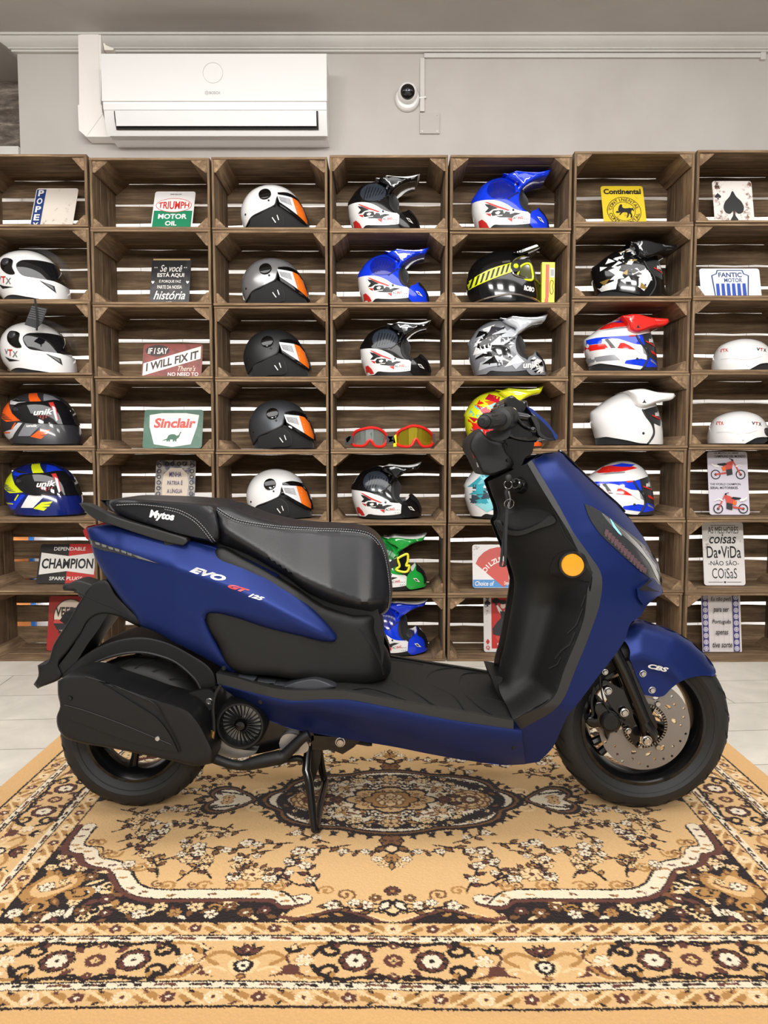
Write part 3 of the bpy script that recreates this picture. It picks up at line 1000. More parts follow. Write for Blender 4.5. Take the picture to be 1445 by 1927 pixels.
for q in (.09, .14, .84, .89): s.ell('dot', q, .80, .014, .012, 'white')
s = Sign('tin_sign', 'rust-red tin sign with a slanted white banner', 'sign', (1, 2), (265, 647, 378, 711), YF + .12, enamel('rust_red_enamel', rgb(134, 62, 52), rgb(116, 52, 44), .45), .05)
s.ell('dark_oval', .24, .80, .20, .17, 'dark')
s.poly('banner', [[(.02, .06), (.02, .42), (.97, .93), (.97, .56)]], 'white')
s.text('IF I SAY', .08, .70, .42, .88, 'white', .02, .15)
s.text('I WILL FIX IT', .07, .18, .93, .42, 'dark', .035, warp=lambda p, q, a, b: (a, b + .45 * (a - .07)))
s.text("There's", .60, .19, .90, .35, 'cream', .004, .35)
s.text('NO NEED TO', .44, .045, .95, .155, 'white', .015)
s = Sign('tin_sign', 'green tin sign with a dinosaur on a white shield', 'sign', (1, 3), (267, 771, 379, 846), YF + .10, enamel('green_sign_enamel', rgb(58, 100, 80), rgb(74, 110, 92), .45), .05)
s.poly('shield', [[(.09, .86), (.3, .91), (.7, .91), (.93, .86), (.9, .55), (.81, .1), (.5, .03), (.19, .1), (.1, .55)]], 'white')
s.text('Sinclair', .17, .52, .88, .78, 'brick', .04, .15)
s.poly('dinosaur', [[(.33, .2), (.36, .22), (.40, .24), (.43, .33), (.47, .36), (.53, .36), (.57, .32), (.60, .34), (.62, .41), (.635, .43), (.645, .40), (.63, .38), (.61, .28), (.57, .23), (.57, .17), (.545, .17), (.54, .21), (.53, .17), (.505, .17), (.505, .22), (.46, .22), (.46, .17), (.435, .17), (.435, .21), (.42, .17), (.40, .17), (.40, .21), (.36, .19)]], 'dkgreen')
s = Sign('tin_sign', 'ornate grey-blue bordered poem sign just over the seat', 'sign', (1, 4), (288, 866, 364, 972), YF + .15, enamel('ornate_border_enamel', rgb(92, 92, 108), rgb(176, 168, 160), .5), .06)
s.poly('cream_panel', [[(.22, .12), (.2, .3), (.17, .55), (.2, .75), (.28, .80), (.36, .86), (.64, .86), (.72, .80), (.8, .75), (.83, .55), (.8, .3), (.78, .12)]], 'cream')
for i in range(9):
    for q in (.09, .91):
        s.ell('scroll', q, .1 + i * .1, .055, .04, 'char', .62, 16)
for q in (.28, .42, .58, .72): s.ell('scroll', q, .93, .05, .04, 'char', .6, 16)
for i, t in enumerate(('MINHA', 'P\u00c1TRIA \u00c9', 'A L\u00cdNGUA', 'PORTUGUESA')):
    wv = (.15, .19, .19, .25)[i]
    s.text(t, .5 - wv, .70 - i * .145, .5 + wv, .79 - i * .145, 'indigo', .005)
# --- column 5
s = Sign('tin_sign', 'pale blue oil sign with a red fan shape behind the hanging key strap', 'sign', (4, 5), (890, 1025, 962, 1098), YF + .12, E_WHITE, .04)
s.poly('blue_strip', [[(0.01, .01), (.99, .01), (.99, .19), (0.01, .19)]], 'sky')
fan = [(.78, .02)] + [(.78 + .72 * math.cos(R(a)), .02 + .92 * math.sin(R(a))) for a in range(98, 150, 6)]
s.poly('red_fan', [[(.80, .02), (.08, .56), (.16, .70), (.30, .82), (.46, .90), (.66, .94), (.92, .95), (.95, .1)]], 'brick')
s.arc_text('OILZUM', .85, .12, .62, 152, 92, .13, 'white', .03)
s.text('Choice of', .06, .05, .56, .155, 'white', .015, .2)
s.text('Champions', .82, .05, 1.0, .155, 'white', .015, .2)
s = Sign('tin_sign', 'playing-card queen tin sign in the bottom row beside the leg shield', 'sign', (4, 6), (911, 1118, 985, 1218), YF + .12, E_WHITE, .04)
s.poly('red_panel', [[(.2, .06), (.82, .06), (.82, .98), (.2, .98)]], 'red')
s.poly('skirt', [[(.22, .40), (.35, .52), (.5, .62), (.66, .52), (.8, .40), (.78, .3), (.5, .26), (.24, .3)]], 'char')
s.poly('collar', [[(.30, .86), (.44, .74), (.5, .68), (.56, .74), (.70, .86), (.62, .70), (.5, .60), (.38, .70)]], 'white')
s.ell('face', .5, .80, .065, .055, 'cream')
s.ell('hair', .5, .86, .09, .04, 'char')
s.poly('bodice', [[(.42, .70), (.58, .70), (.55, .58), (.45, .58)]], 'black')
for (a, b) in ((.36, .24), (.5, .30), (.62, .24), (.5, .18), (.4, .12), (.6, .12)):
    s.poly('heart', [[(a, b - .045), (a + .06, b + .01), (a + .05, b + .035), (a + .02, b + .035), (a, b + .02), (a - .02, b + .035), (a - .05, b + .035), (a - .06, b + .01)]], 'white' if b < .2 else 'brick')
def club(s, cx, cy, r, ink):
    for (a, b) in ((0, .9), (-.9, -.1), (.9, -.1)): s.ell('club_mark', cx + a * r, cy + b * r * .72, r * .8, r * .6, ink, 0, 14)
    s.poly('club_mark', [[(cx - .2 * r, cy), (cx + .2 * r, cy), (cx + .6 * r, cy - 1.3 * r), (cx - .6 * r, cy - 1.3 * r)]], ink)
s.text('Q', .05, .90, .15, .97, 'black', .02)
club(s, .10, .84, .045, 'black'); club(s, .32, .88, .06, 'black')
s.poly('diamond_mark', [[(.1, .13), (.15, .18), (.1, .23), (.05, .18)]], 'red')
s.text('Q', .05, .04, .15, .11, 'red', .02)
# --- column 6
s = Sign('tin_sign', 'yellow tin sign with a black rearing horse in a ring', 'sign', (5, 0), (1138, 349, 1219, 421), YF + .11, E_YEL, .08)
s.text('Continental', .06, .80, .94, .93, 'black', .04)
k = s.w / s.h
s.ell('ring', .5, .39, .40, .40 * k, 'black', .965, 60)
s.ell('ring', .5, .39, .265, .265 * k, 'black', .955, 60)
s.arc_text('CONTINENTAL', .5, .39, .325, 172, 8, .085, 'black', .01)
s.arc_text('CONTINENTAL', .5, .39, .325, 188, 352, .085, 'black', .01, flip=True)
H = [(.30, .37), (.33, .40), (.37, .38), (.36, .42), (.38, .49), (.41, .54), (.45, .56), (.47, .53), (.46, .49), (.50, .46), (.58, .46), (.63, .47), (.67, .46), (.71, .47), (.73, .42), (.72, .38), (.70, .42), (.68, .42), (.66, .36), (.68, .30), (.67, .24), (.63, .24), (.65, .30), (.61, .34), (.60, .29), (.57, .24), (.54, .24), (.57, .30), (.57, .36), (.50, .37), (.46, .36), (.43, .33), (.40, .30), (.37, .31), (.40, .34), (.41, .37), (.37, .35), (.32, .35)]
s.poly('horse', [H], 'black')
# --- column 7
s = Sign('tin_sign', 'rusty white ace of spades card sign in the top row', 'sign', (6, 0), (1347, 340, 1422, 419), YF + .10, E_CARD, .05)
SP = [(.5, .78), (.42, .66), (.28, .52), (.24, .40), (.30, .29), (.40, .27), (.48, .34), (.46, .22), (.40, .14), (.60, .14), (.54, .22), (.52, .34), (.60, .27), (.70, .29), (.76, .40), (.72, .52), (.58, .66)]
s.poly('spade', [SP], 'black', True)
s.text('A', .06, .82, .18, .97, 'black', .01)
s.poly('spade', [[(.12 + (a - .5) * .32, .66 + (b - .45) * .22) for a, b in SP]], 'black', True)
s = Sign('tin_sign', 'white sign with a blue tank emblem and red and blue bars', 'sign', (6, 1), (1321, 505, 1435, 562), YF + .13, mat('clean_white_sign', rgb(228, 232, 244), .35), .04)
EM = [(.23, .02), (.21, .40), (.19, .78), (.27, .84), (.29, .95), (.72, .95), (.74, .84), (.82, .78), (.80, .40), (.78, .02)]
s.poly('emblem_outline', [EM], 'navy')
s.poly('emblem_field', [[(.5 + (a - .5) * .93, .5 + (b - .5) * .94 if b > .1 else b) for a, b in EM]], mat('emblem_white', rgb(226, 230, 240), .35))
s.text('FANTIC', .31, .72, .70, .87, 'navy', .03)
s.text('MOTOR', .40, .56, .70, .69, 'navy', .02)
for i in range(6):
    x0 = .255 + i * .087
    s.poly('blue_bar', [[(x0, .14), (x0 + .06, .14), (x0 + .056, .52), (x0 + .004, .52)]], 'blue')
    s.poly('red_bar', [[(x0 - .004, .02), (x0 + .062, .02), (x0 + .06, .14), (x0, .14)]], 'red')
def bike(s, cx, cy, w, flip):
    k = s.w / s.h
    fx = -1 if flip else 1
    def p(a, b): return (cx + fx * a * w, cy + b * w * k)
    for a in (-.37, .37):
        s.ell('wheel', p(a, 0)[0], p(a, -.16)[1], .145 * w, .145 * w * k, 'black', .80, 30)
        s.ell('wheel_hub', p(a, 0)[0], p(a, -.16)[1], .04 * w, .04 * w * k, 'char', 0, 12)
    s.poly('tank', [[p(-.15, .12), p(-.02, .20), p(.12, .25), p(.16, .20), p(.12, .02), p(0, -.05), p(-.12, .0)]], 'brick')
    s.poly('side_panel', [[p(-.2, .06), p(-.08, .08), p(-.06, -.04), p(-.16, -.06)]], 'orange')
    s.poly('seat', [[p(-.32, .16), p(-.08, .19), p(-.02, .14), p(-.14, .10), p(-.3, .12)]], 'black')
    s.poly('engine', [[p(-.06, -.02), p(.12, .02), p(.13, -.16), p(-.04, -.2)]], 'char')
    s.poly('fork', [[p(.12, .27), p(.16, .27), p(.39, -.16), p(.35, -.17)]], 'brick')
    s.poly('swing_arm', [[p(-.38, -.14), p(-.06, -.08), p(-.05, -.14), p(-.38, -.18)]], 'brick')
    s.poly('mudguard', [[p(.22, .10), p(.34, .15), p(.48, .09), p(.50, .06), p(.34, .11), p(.24, .06)]], 'white')
    s.poly('mudguard', [[p(-.28, .12), p(-.42, .14), p(-.50, .20), p(-.48, .12), p(-.38, .06), p(-.26, .05)]], 'white')
    s.poly('bars', [[p(.05, .32), p(.16, .29), p(.17, .25), p(.12, .24), p(.10, .29), p(.04, .30)]], 'black')
s = Sign('tin_sign', 'lilac poster sign showing two orange motorbikes', 'sign', (6, 4), (1337, 850, 1413, 966), YF + .10, mat('poster_lilac', rgb(212, 206, 218), .3), .05)
s.text('LE MOTO DI SERIE', .18, .965, .78, .99, 'black', .02)
s.text('CAMPIONE DEL MONDO', .18, .905, .95, .945, 'black', .02)
s.text('THE WORLD CHAMPION', .04, .465, .80, .50, 'black', .012)
s.text('SERIAL MOTORBIKES.', .04, .405, .74, .445, 'black', .02)
bike(s, .5, .72, .84, False); bike(s, .52, .18, .84, True)
s = Sign('tin_sign', 'white hand-lettered sign with rusty edges under the motorbike poster', 'sign', (6, 5), (1327, 983, 1405, 1098), YF + .12, E_WHITE, .05)
s.text('AS MELHORES', .14, .82, .88, .93, 'black', .0)
s.text('coisas', .16, .66, .82, .81, 'black', .012, .3)
s.text('Da\u2022ViDa', .09, .43, .92, .62, 'black', .008)
s.text('-N\u00c3O S\u00c3O-', .12, .315, .86, .40, 'black', .003)
s.text('COiSaS', .20, .11, .80, .27, 'black', -.004)
for q in ((.1, .05, .45, .056), (.55, .05, .9, .056), (.2, .945, .8, .951)): s.poly('rule', [[(q[0], q[1]), (q[2], q[1]), (q[2], q[3]), (q[0], q[3])]], 'black')
s.poly('heart_mark', [[(.5, .03), (.53, .055), (.515, .068), (.5, .058), (.485, .068), (.47, .055)]], 'black')
s = Sign('tin_sign', 'white tile-patterned sign with indigo side borders in the bottom right crate', 'sign', (6, 6), (1324, 1118, 1398, 1223), YF + .12, mat('tile_sign_white', rgb(222, 214, 212), .35), .04, corner=.004)
for i in range(1, 7): s.poly('tile_line', [[(.17, i / 7), (.8, i / 7), (.8, i / 7 + .004), (.17, i / 7 + .004)]], 'lilac')
for i in range(1, 5): s.poly('tile_line', [[(.17 + i * .126, 0), (.176 + i * .126, 0), (.176 + i * .126, 1), (.17 + i * .126, 1)]], 'lilac')
for u in (.01, .78):
    s.poly('border', [[(u, .01), (u + .155, .01), (u + .155, .99), (u, .99)]], 'indigo')
    for i in range(9):
        s.ell('rosette', u + .0775, .06 + i * .11, .062, .044, 'lilac', .62, 16)
        s.poly('rosette', [[(u + .0775, .03 + i * .11), (u + .11, .06 + i * .11), (u + .0775, .09 + i * .11), (u + .045, .06 + i * .11)]], 'lilac')
for i, (t, wv) in enumerate((('Eu n\u00e3o pedi', .26), ('para ser', .20), ('Portugu\u00eas', .24), ('apenas', .16), ('tive sorte', .25))):
    s.text(t, .48 - wv, .86 - i * .195, .48 + wv, .95 - i * .195, 'black', .012, .2)

# maker's mark on the air conditioner
q0, q1 = U(394, 177.5, YA - .0045), U(414, 172, YA - .0045)
m_ = mat('ac_mark_grey', rgb(150, 148, 147), .4)
flat_text('BOSCH', q0.x, q0.z, q1.x, q1.z, YA - .0047, m_, AC_ROOT)
qc = U(389, 174.8, YA - .0047)
kr = q1.z - q0.z
MB().lathe([(kr * .68, 0), (kr * .56, 0)], qc, (0, -1, 0), 28).build('emblem', m_, AC_ROOT)
mb = MB()
for d in (-.28, .28): mb.box(qc.x + d * kr - .0008, qc.x + d * kr + .0008, qc.z * 0 + YA - .0048, YA - .0046, qc.z - kr * .42, qc.z + kr * .42)
mb.box(qc.x - .28 * kr, qc.x + .28 * kr, YA - .0048, YA - .0046, qc.z - .0008, qc.z + .0008)
mb.build('emblem', m_, AC_ROOT)
# ================================================================ helmets
def shell_mat(name, r, g, b, rough=.12, coat=.5, metal=0): return mat(name, rgb(r, g, b), rough, metal, coat)
S_WHITE = shell_mat('gloss_white_shell', 232, 231, 230)
S_BLACK = shell_mat('gloss_black_shell', 13, 13, 15)
S_MATTE = mat('matte_black_shell', rgb(30, 30, 31), .45)
S_SILVER = shell_mat('silver_shell', 158, 158, 160, .25, .5, .6)
S_GUN = mat('gunmetal_shell', rgb(74, 76, 80), .38, .55)
S_BLUE = shell_mat('royal_blue_shell', 16, 56, 214)
S_GREEN = shell_mat('bright_green_shell', 30, 160, 62)
S_RED = shell_mat('bright_red_shell', 222, 38, 32)
S_GREY = shell_mat('mid_grey_shell', 128, 130, 136)
S_ORANGE = shell_mat('bright_orange_shell', 240, 96, 34)
S_YEL = shell_mat('fluorescent_yellow_shell', 214, 226, 30)
S_NAVY = shell_mat('navy_shell', 18, 32, 104)
S_CHAR = shell_mat('charcoal_shell', 48, 48, 52, .3)
S_GOLD = shell_mat('gold_shell', 150, 122, 62, .3, .3, .3)
M_PAD = mat('black_padding', rgb(17, 17, 18), .85, sheen=.2)
M_VISOR = mat('dark_visor', rgb(20, 20, 24), .06, coat=.8)
M_CLEAR = mat('clear_visor', rgb(120, 124, 130), .02, alpha=.10, spec=.5)
M_SMOKE = mat('smoked_visor', rgb(16, 17, 20), .04, alpha=.8, spec=.6)
M_RUB = mat('rubber_edge', rgb(20, 20, 20), .55)
M_SLATE = shell_mat('slate_vent', 44, 50, 60, .22)
M_CHROME = mat('chrome', rgb(205, 205, 208), .12, 1)
L_WHITE, L_RED, L_ORANGE, L_GREY, L_BLACK = INK['white'], INK['red'], mat('sticker_orange', rgb(248, 118, 30), .35), INK['grey'], INK['black']
M_STK = mat('sticker_paper', rgb(214, 216, 220), .4)

class Helmet:
    def __init__(s, kind, label, rc, crp, anchor, W, full, Y=None, cat='helmet', group=None, xat=None, sink=0, zoom=1.0):
        """crp = (ox, oy, s) of the tracing; anchor = tracing point that stands on the crate floor; xat = photo column of the anchor"""
        s.ox, s.oy, s.sc = crp
        s.Y = Y or (YF + .155)
        s.ax, s.ay = anchor
        px = xat if xat is not None else s.ox + s.ax * s.sc
        zf = CRATE[rc][2] + .0006
        p0, p1 = U(px, 860, s.Y), U(px + 100, 860, s.Y)
        s.k = s.sc * (p1.x - p0.x) / 100 * zoom
        s.loc = Vector((p0.x, s.Y, zf - sink))
        s.W = W
        s.root = empty(kind, s.loc, label, cat, group)
        s.f = Field(s.t(full))
    def t(s, pts): return [((p[0] - s.ax) * s.k, (s.ay - p[1]) * s.k) + tuple(p[2:]) for p in pts]
    def map(s, x, z, Y): return Vector((s.loc.x + x, s.loc.y + Y, max(s.loc.z + z, s.loc.z)))
    def dep(s, off): return lambda x, z: -(s.W * s.f(x, z) + off)
    def part(s, name, pts, mat_, off=0.0, step=.011, back='mirror', parent=None, fun=None, curved=True, lay=True):
        fun = fun or s.dep(off)
        if back == 'mirror':
            # mirror about the helmet's own middle plane
            return patch(name, s.t(pts), lambda x, z: np.minimum(fun(x, z), -1e-5), lambda x, z, Y: s.map(x, z, Y), step, mat_, parent or s.root, 'mirror', s.loc.y, curved)
        return patch(name, s.t(pts), fun, lambda x, z, Y: s.map(x, z, Y), step, mat_, parent or s.root, back, s.loc.y, curved)
    def decal(s, name, pts, mat_, off=.0012, step=.014, curved=False, parent=None):
        return s.part(name, pts, mat_, off, step, None, parent, curved=curved)
    def solid(s, name, pts, mat_, w0, w1, step=.012, parent=None, curved=True):
        """free-standing rounded body with half width w0 at its rim swelling to w0 + w1"""
        f2 = Field(s.t(pts), 70, curved)
        return s.part(name, pts, mat_, fun=lambda x, z: -(w0 + w1 * np.minimum(1, f2(x, z) * 1.6)), step=step, parent=parent, curved=curved)
    def disc(s, name, c, r, mat_, h=.006, parent=None):
        x, z = s.t([c])[0]
        y = float(s.dep(0)(np.array([x]), np.array([z]))[0])
        rr = r * s.k
        e = .006
        d = lambda a, b: float(s.dep(0)(np.array([a]), np.array([b]))[0])
        nx, nz = (d(x + e, z) - d(x - e, z)) / (2 * e), (d(x, z + e) - d(x, z - e)) / (2 * e)
        ax = Vector((nx, -1, nz)).normalized()
        return MB().lathe([(0, h), (rr * .75, h), (rr * .95, h * .75), (rr, h * .35), (rr, -.012)], s.loc + Vector((x, y, z)), ax, 28).build(name, mat_, parent or s.root)
    def text(s, t, box, mat_, bold=.02, shear=0, rot=0, off=.0018):
        x0, y0, x1, y1 = box
        v, f, a = text_geo(t, bold, shear)
        c, sn = math.cos(R(rot)), math.sin(R(rot))
        cx, cy = (x0 + x1) / 2, (y0 + y1) / 2
        P = []
        for p in v:
            dx, dy = (p[0] - .5) * (x1 - x0), (p[1] - .5) * (y1 - y0)
            P.append((cx + dx * c - dy * sn, cy - (dx * sn + dy * c)))
        q = s.t(P)
        X = np.array([p[0] for p in q]); Z = np.array([p[1] for p in q])
        Y = s.dep(off)(X, Z)
        return mk('lettering', [s.map(X[i], Z[i], float(Y[i])) for i in range(len(q))], f, mat_, s.root)
    def bag(s, pts, parent=None): pass

# ---------------- open-face helmets (third stack)
JC = (390, 270, .3183)
J_FULL = [(232, 470), (218, 420), (217, 385), (230, 335), (262, 285), (312, 250), (370, 234), (430, 236), (492, 258), (532, 290), (560, 335), (590, 395), (604, 440), (600, 560), (420, 640), (270, 600)]
def jet(label, rc, m, left, trim=M_RUB, hinge=M_GLOSSBLK):
    h = Helmet('open_face_helmet', label, rc, JC, (420, 520), .122, J_FULL, xat=left + (420 - 217) * .3183, group='open-face helmets in the third stack')
    h.part('liner', [(250, 515), (240, 470), (300, 425), (420, 380), (470, 400), (540, 440), (596, 480), (600, 515, 1), (420, 520), (262, 518, 1)], M_PAD, -.006)
    sh = [(236, 480), (219, 420), (217, 385), (230, 335), (262, 285), (312, 250), (370, 234), (430, 236), (492, 258), (532, 290), (552, 322, 1), (500, 308), (462, 316), (444, 345), (434, 385, 1), (400, 407), (350, 428), (300, 448), (270, 480), (252, 496, 1)]
    h.part('shell', sh, m, 0, .010)
    edge = [(252, 496), (270, 480), (300, 448), (350, 428), (400, 407), (434, 385), (444, 345), (462, 316), (500, 308), (552, 322)]
    q = h.t(edge)
    q = [Vector((a[0], 0, a[1])) for a in q]
    q = [Vector(a) for a in spline3(q, 4)]
    Y = h.dep(.001)(np.array([a.x for a in q]), np.array([a.z for a in q]))
    for sg in (1, -1):
        MB().tube([h.loc + Vector((a.x, sg * float(y), a.z)) for a, y in zip(q, Y)], .0035, 8).build('edge_trim', trim, h.root)
    # ear pad and chin strap
    h.part('cheek_pad', [(290, 462), (350, 436), (425, 400), (470, 430), (480, 500), (400, 512), (300, 512)], M_PAD, .002, .014)
    h.decal('strap_mark', [(417, 460), (421, 457), (440, 484), (436, 487)], L_WHITE, .005)
    h.decal('strap_mark', [(444, 446), (448, 443), (457, 470), (453, 473)], L_WHITE, .005)
    vis = [(446, 312, 1), (500, 303), (540, 314), (562, 335), (592, 390), (612, 450), (614, 475, 1), (585, 468), (540, 440), (500, 415), (462, 392, 1)]
    fv = Field(h.t([(300, 300), (400, 250), (500, 285), (560, 325), (596, 390), (616, 450), (616, 500), (500, 560), (350, 520)]), 80)
    vfun = lambda x, z: -(h.W * np.maximum(h.f(x, z), .05) + .009)
    v = h.part('visor', vis, M_SMOKE, fun=vfun, back='mirror')
    h.part('visor_top_band', [(446, 312), (500, 303), (540, 314), (562, 335), (556, 342), (536, 330), (500, 322), (450, 322)], M_GLOSSBLK, fun=lambda x, z: vfun(x, z) - .0015, back=None, parent=v, curved=False)
    w = h.part('sticker', [(443, 326), (524, 331), (556, 432), (460, 372)], M_STK, fun=lambda x, z: vfun(x, z) - .002, back=None, parent=v, curved=False)
    h.part('orange_sticker', [(524, 331), (552, 338), (578, 370), (603, 440), (604, 466), (556, 432)], L_ORANGE, fun=lambda x, z: vfun(x, z) - .002, back=None, parent=v, curved=False)
    lines = []
    for i in range(9):
        t0 = i / 9
        x0, y0 = 454 + 14 * t0, 338 + 30 * t0
        h.part('print_line', [(x0, y0 + 2), (x0 + 60, y0 + 6 + 12 * t0), (x0 + 60, y0 + 8.2 + 12 * t0), (x0, y0 + 4.2)], L_GREY, fun=lambda x, z: vfun(x, z) - .0028, back=None, parent=v, curved=False, step=.03)
    for (yy, a, b) in ((362, 553, 574), (380, 550, 581), (392, 552, 585), (404, 555, 588), (414, 558, 592)):
        h.part('print_line', [(a, yy), (b, yy + 4), (b, yy + 7), (a, yy + 3)], M_STK, fun=lambda x, z: vfun(x, z) - .0028, back=None, parent=v, curved=False, step=.03)
    h.disc('hinge', (375, 322), 36, hinge, .008)
    h.disc('screw', (398, 361), 6, M_RUB, .003)
    h.disc('screw', (260, 424), 6, M_RUB, .003)
    return h
JL = [(0, S_WHITE, 459.5, 'topmost white open-face helmet, just under the air conditioner'), (1, S_SILVER, 459, 'silver open-face helmet with an orange visor sticker'),
      (2, S_MATTE, 461, 'matte black open-face helmet with an orange visor sticker'), (3, S_GUN, 469, 'gunmetal grey open-face helmet with an orange visor sticker'),
      (4, S_WHITE, 463, 'lower white open-face helmet, just above the scooter seat')]
for (r_, m_, lx, lab) in JL: jet(lab, (2, r_), m_, lx)

# ---------------- motocross helmets (fourth stack and beyond)
XC = (640, 850, .1522)
X_FULL = [(215, 840), (175, 720), (150, 640), (140, 560), (130, 490), (180, 400), (240, 320), (320, 262), (400, 232), (470, 222), (540, 234), (600, 258), (660, 300), (730, 400), (810, 510), (900, 570), (960, 640), (1000, 720), (1008, 800), (1000, 1000), (600, 1180), (280, 1050)]
def mx(label, rc, right, dome, low, chin, peak, peak2=None, tx=True, vent=M_SLATE, zoom=1.0, base=M_RUB, group=None, left=None, under=S_WHITE):
    xat = right - (1005 - 560) * .1522 * zoom if left is None else left + (560 - 130) * .1522 * zoom
    h = Helmet('motocross_helmet', label, rc, XC, (560, 856), .122, X_FULL, xat=xat, zoom=zoom, group=group, Y=YF + (.155 if zoom == 1 else .146))
    h.part('liner', [(560, 300), (650, 300), (700, 380), (740, 440), (752, 520), (730, 600), (770, 640), (860, 620), (880, 700), (740, 740), (560, 720)], M_PAD, -.010)
    h.part('base_trim', [(222, 836), (300, 800), (420, 790), (560, 800), (760, 780), (1000, 800), (1000, 838, 1), (860, 845), (700, 852), (500, 856), (300, 856), (232, 850, 1)], base, -.003)
    h.part('lower_shell', [(144, 510, 1), (290, 522), (400, 546), (500, 594), (560, 634), (640, 656), (720, 662), (756, 690, 1), (754, 790, 1), (700, 800), (560, 812), (420, 806), (356, 800), (316, 832, 1), (222, 834, 1), (190, 765), (158, 670), (143, 580)], low, 0, .010)
    h.part('dome', [(130, 488, 1), (180, 400), (240, 320), (320, 262), (400, 232), (470, 222), (540, 234), (600, 258), (655, 292, 1), (688, 390), (655, 450), (644, 520), (654, 590), (690, 640), (716, 664, 1), (640, 658), (560, 636), (500, 596), (400, 548), (290, 524), (144, 512, 1)], dome, .001, .010)
    h.part('eyeport_trim', [(655, 300, 1), (700, 392, 1), (672, 452), (664, 520), (674, 590), (706, 636), (722, 664, 1), (676, 640), (640, 590), (628, 520), (640, 450), (668, 396)], M_RUB, .004, .012)
    h.part('chin_bar', [(752, 692, 1), (772, 654), (830, 622), (880, 566), (930, 600), (972, 652), (1000, 720), (1007, 790), (1000, 832, 1), (900, 836), (780, 836), (745, 800, 1)], chin, .003, .010)
    h.part('mouth_vent', [(880, 566), (930, 600), (972, 652), (1000, 720), (1007, 790), (985, 800), (965, 720), (930, 660), (870, 620)], M_RUB, .006, .012)
    # peak: a blade over the brow with a lighter upper skin
    h.solid('peak', [(560, 300, 1), (500, 250), (560, 222), (620, 214), (750, 228), (900, 224), (978, 196, 1), (945, 262), (900, 268), (800, 306), (720, 356), (620, 440, 1), (586, 425, 1), (640, 340)], peak, .072, .022, .014)
    h.solid('peak_top', [(470, 216, 1), (540, 222), (605, 194, 1), (750, 208), (900, 200), (1000, 170, 1), (952, 252, 1), (900, 250), (800, 262), (640, 262), (560, 244)], peak2 or under, .060, .018, .014)
    if vent:
        h.part('vent_pad', [(290, 400), (330, 322), (420, 284), (520, 302), (592, 380), (592, 440), (540, 508), (440, 528), (340, 508), (294, 450)], vent, .004, .012)
        for i in range(7):
            a = 330 + i * 34
            h.decal('rib', [(a, 500 - i * 8), (a + 7, 500 - i * 8), (a + 50, 330 + i * 6), (a + 43, 330 + i * 6)], M_GLOSSBLK if vent is M_SLATE else M_RUB, .006)
    for i in range(4):
        a, b = 500 + i * 32, 524 - i * 24
        h.decal('rib', [(a, b), (a + 26, b - 16), (a + 36, b - 4), (a + 10, b + 14)], M_RUB, .0035)
    h.disc('peak_screw', (612, 330), 24, M_CHROME, .005)
    if tx:
        h.decal('graphic', [(262, 548), (282, 548), (400, 606), (520, 656), (506, 666), (380, 620)], L_RED)
        h.decal('graphic', [(260, 566), (310, 580), (396, 632), (346, 638), (304, 660), (264, 655), (300, 618), (276, 592)], L_BLACK)
        h.decal('graphic', [(326, 680), (348, 650), (450, 654), (462, 702), (340, 706)], L_BLACK)
        h.decal('graphic', [(366, 676), (400, 662), (424, 674), (404, 698), (380, 694)], L_WHITE, .0018)
        h.decal('graphic', [(374, 716), (440, 714), (480, 670), (522, 680), (526, 700), (580, 684), (646, 690), (566, 720), (550, 740), (480, 735), (400, 726)], L_BLACK)
        h.decal('graphic', [(272, 668), (326, 680), (324, 708), (300, 694)], L_RED)
        h.decal('graphic', [(490, 744), (550, 742), (548, 784), (520, 765)], L_RED)
        h.decal('graphic', [(204, 726), (238, 720), (284, 768), (312, 822), (222, 826)], L_RED)
        h.text('AC', (556, 728, 604, 756), L_BLACK, .01, .2, 4)
        h.text('ING', (608, 722, 670, 752), L_RED, .02, .2, 8)
        for (a, b) in ((680, 748), (700, 748), (722, 748), (676, 782), (700, 782), (722, 782)): h.disc('rivet', (a, b), 4, M_RUB, .002)
    h.decal('graphic', [(830, 708), (872, 712), (918, 764), (864, 748)], L_WHITE, .006)
    h.decal('graphic', [(846, 718), (868, 720), (896, 750), (864, 740)], L_BLACK, .007)
    h.disc('peak_screw', (560, 655), 12, M_RUB, .003)
    h.text('TX', (866, 208, 912, 236), L_BLACK, .02, .2) if False else None
    return h
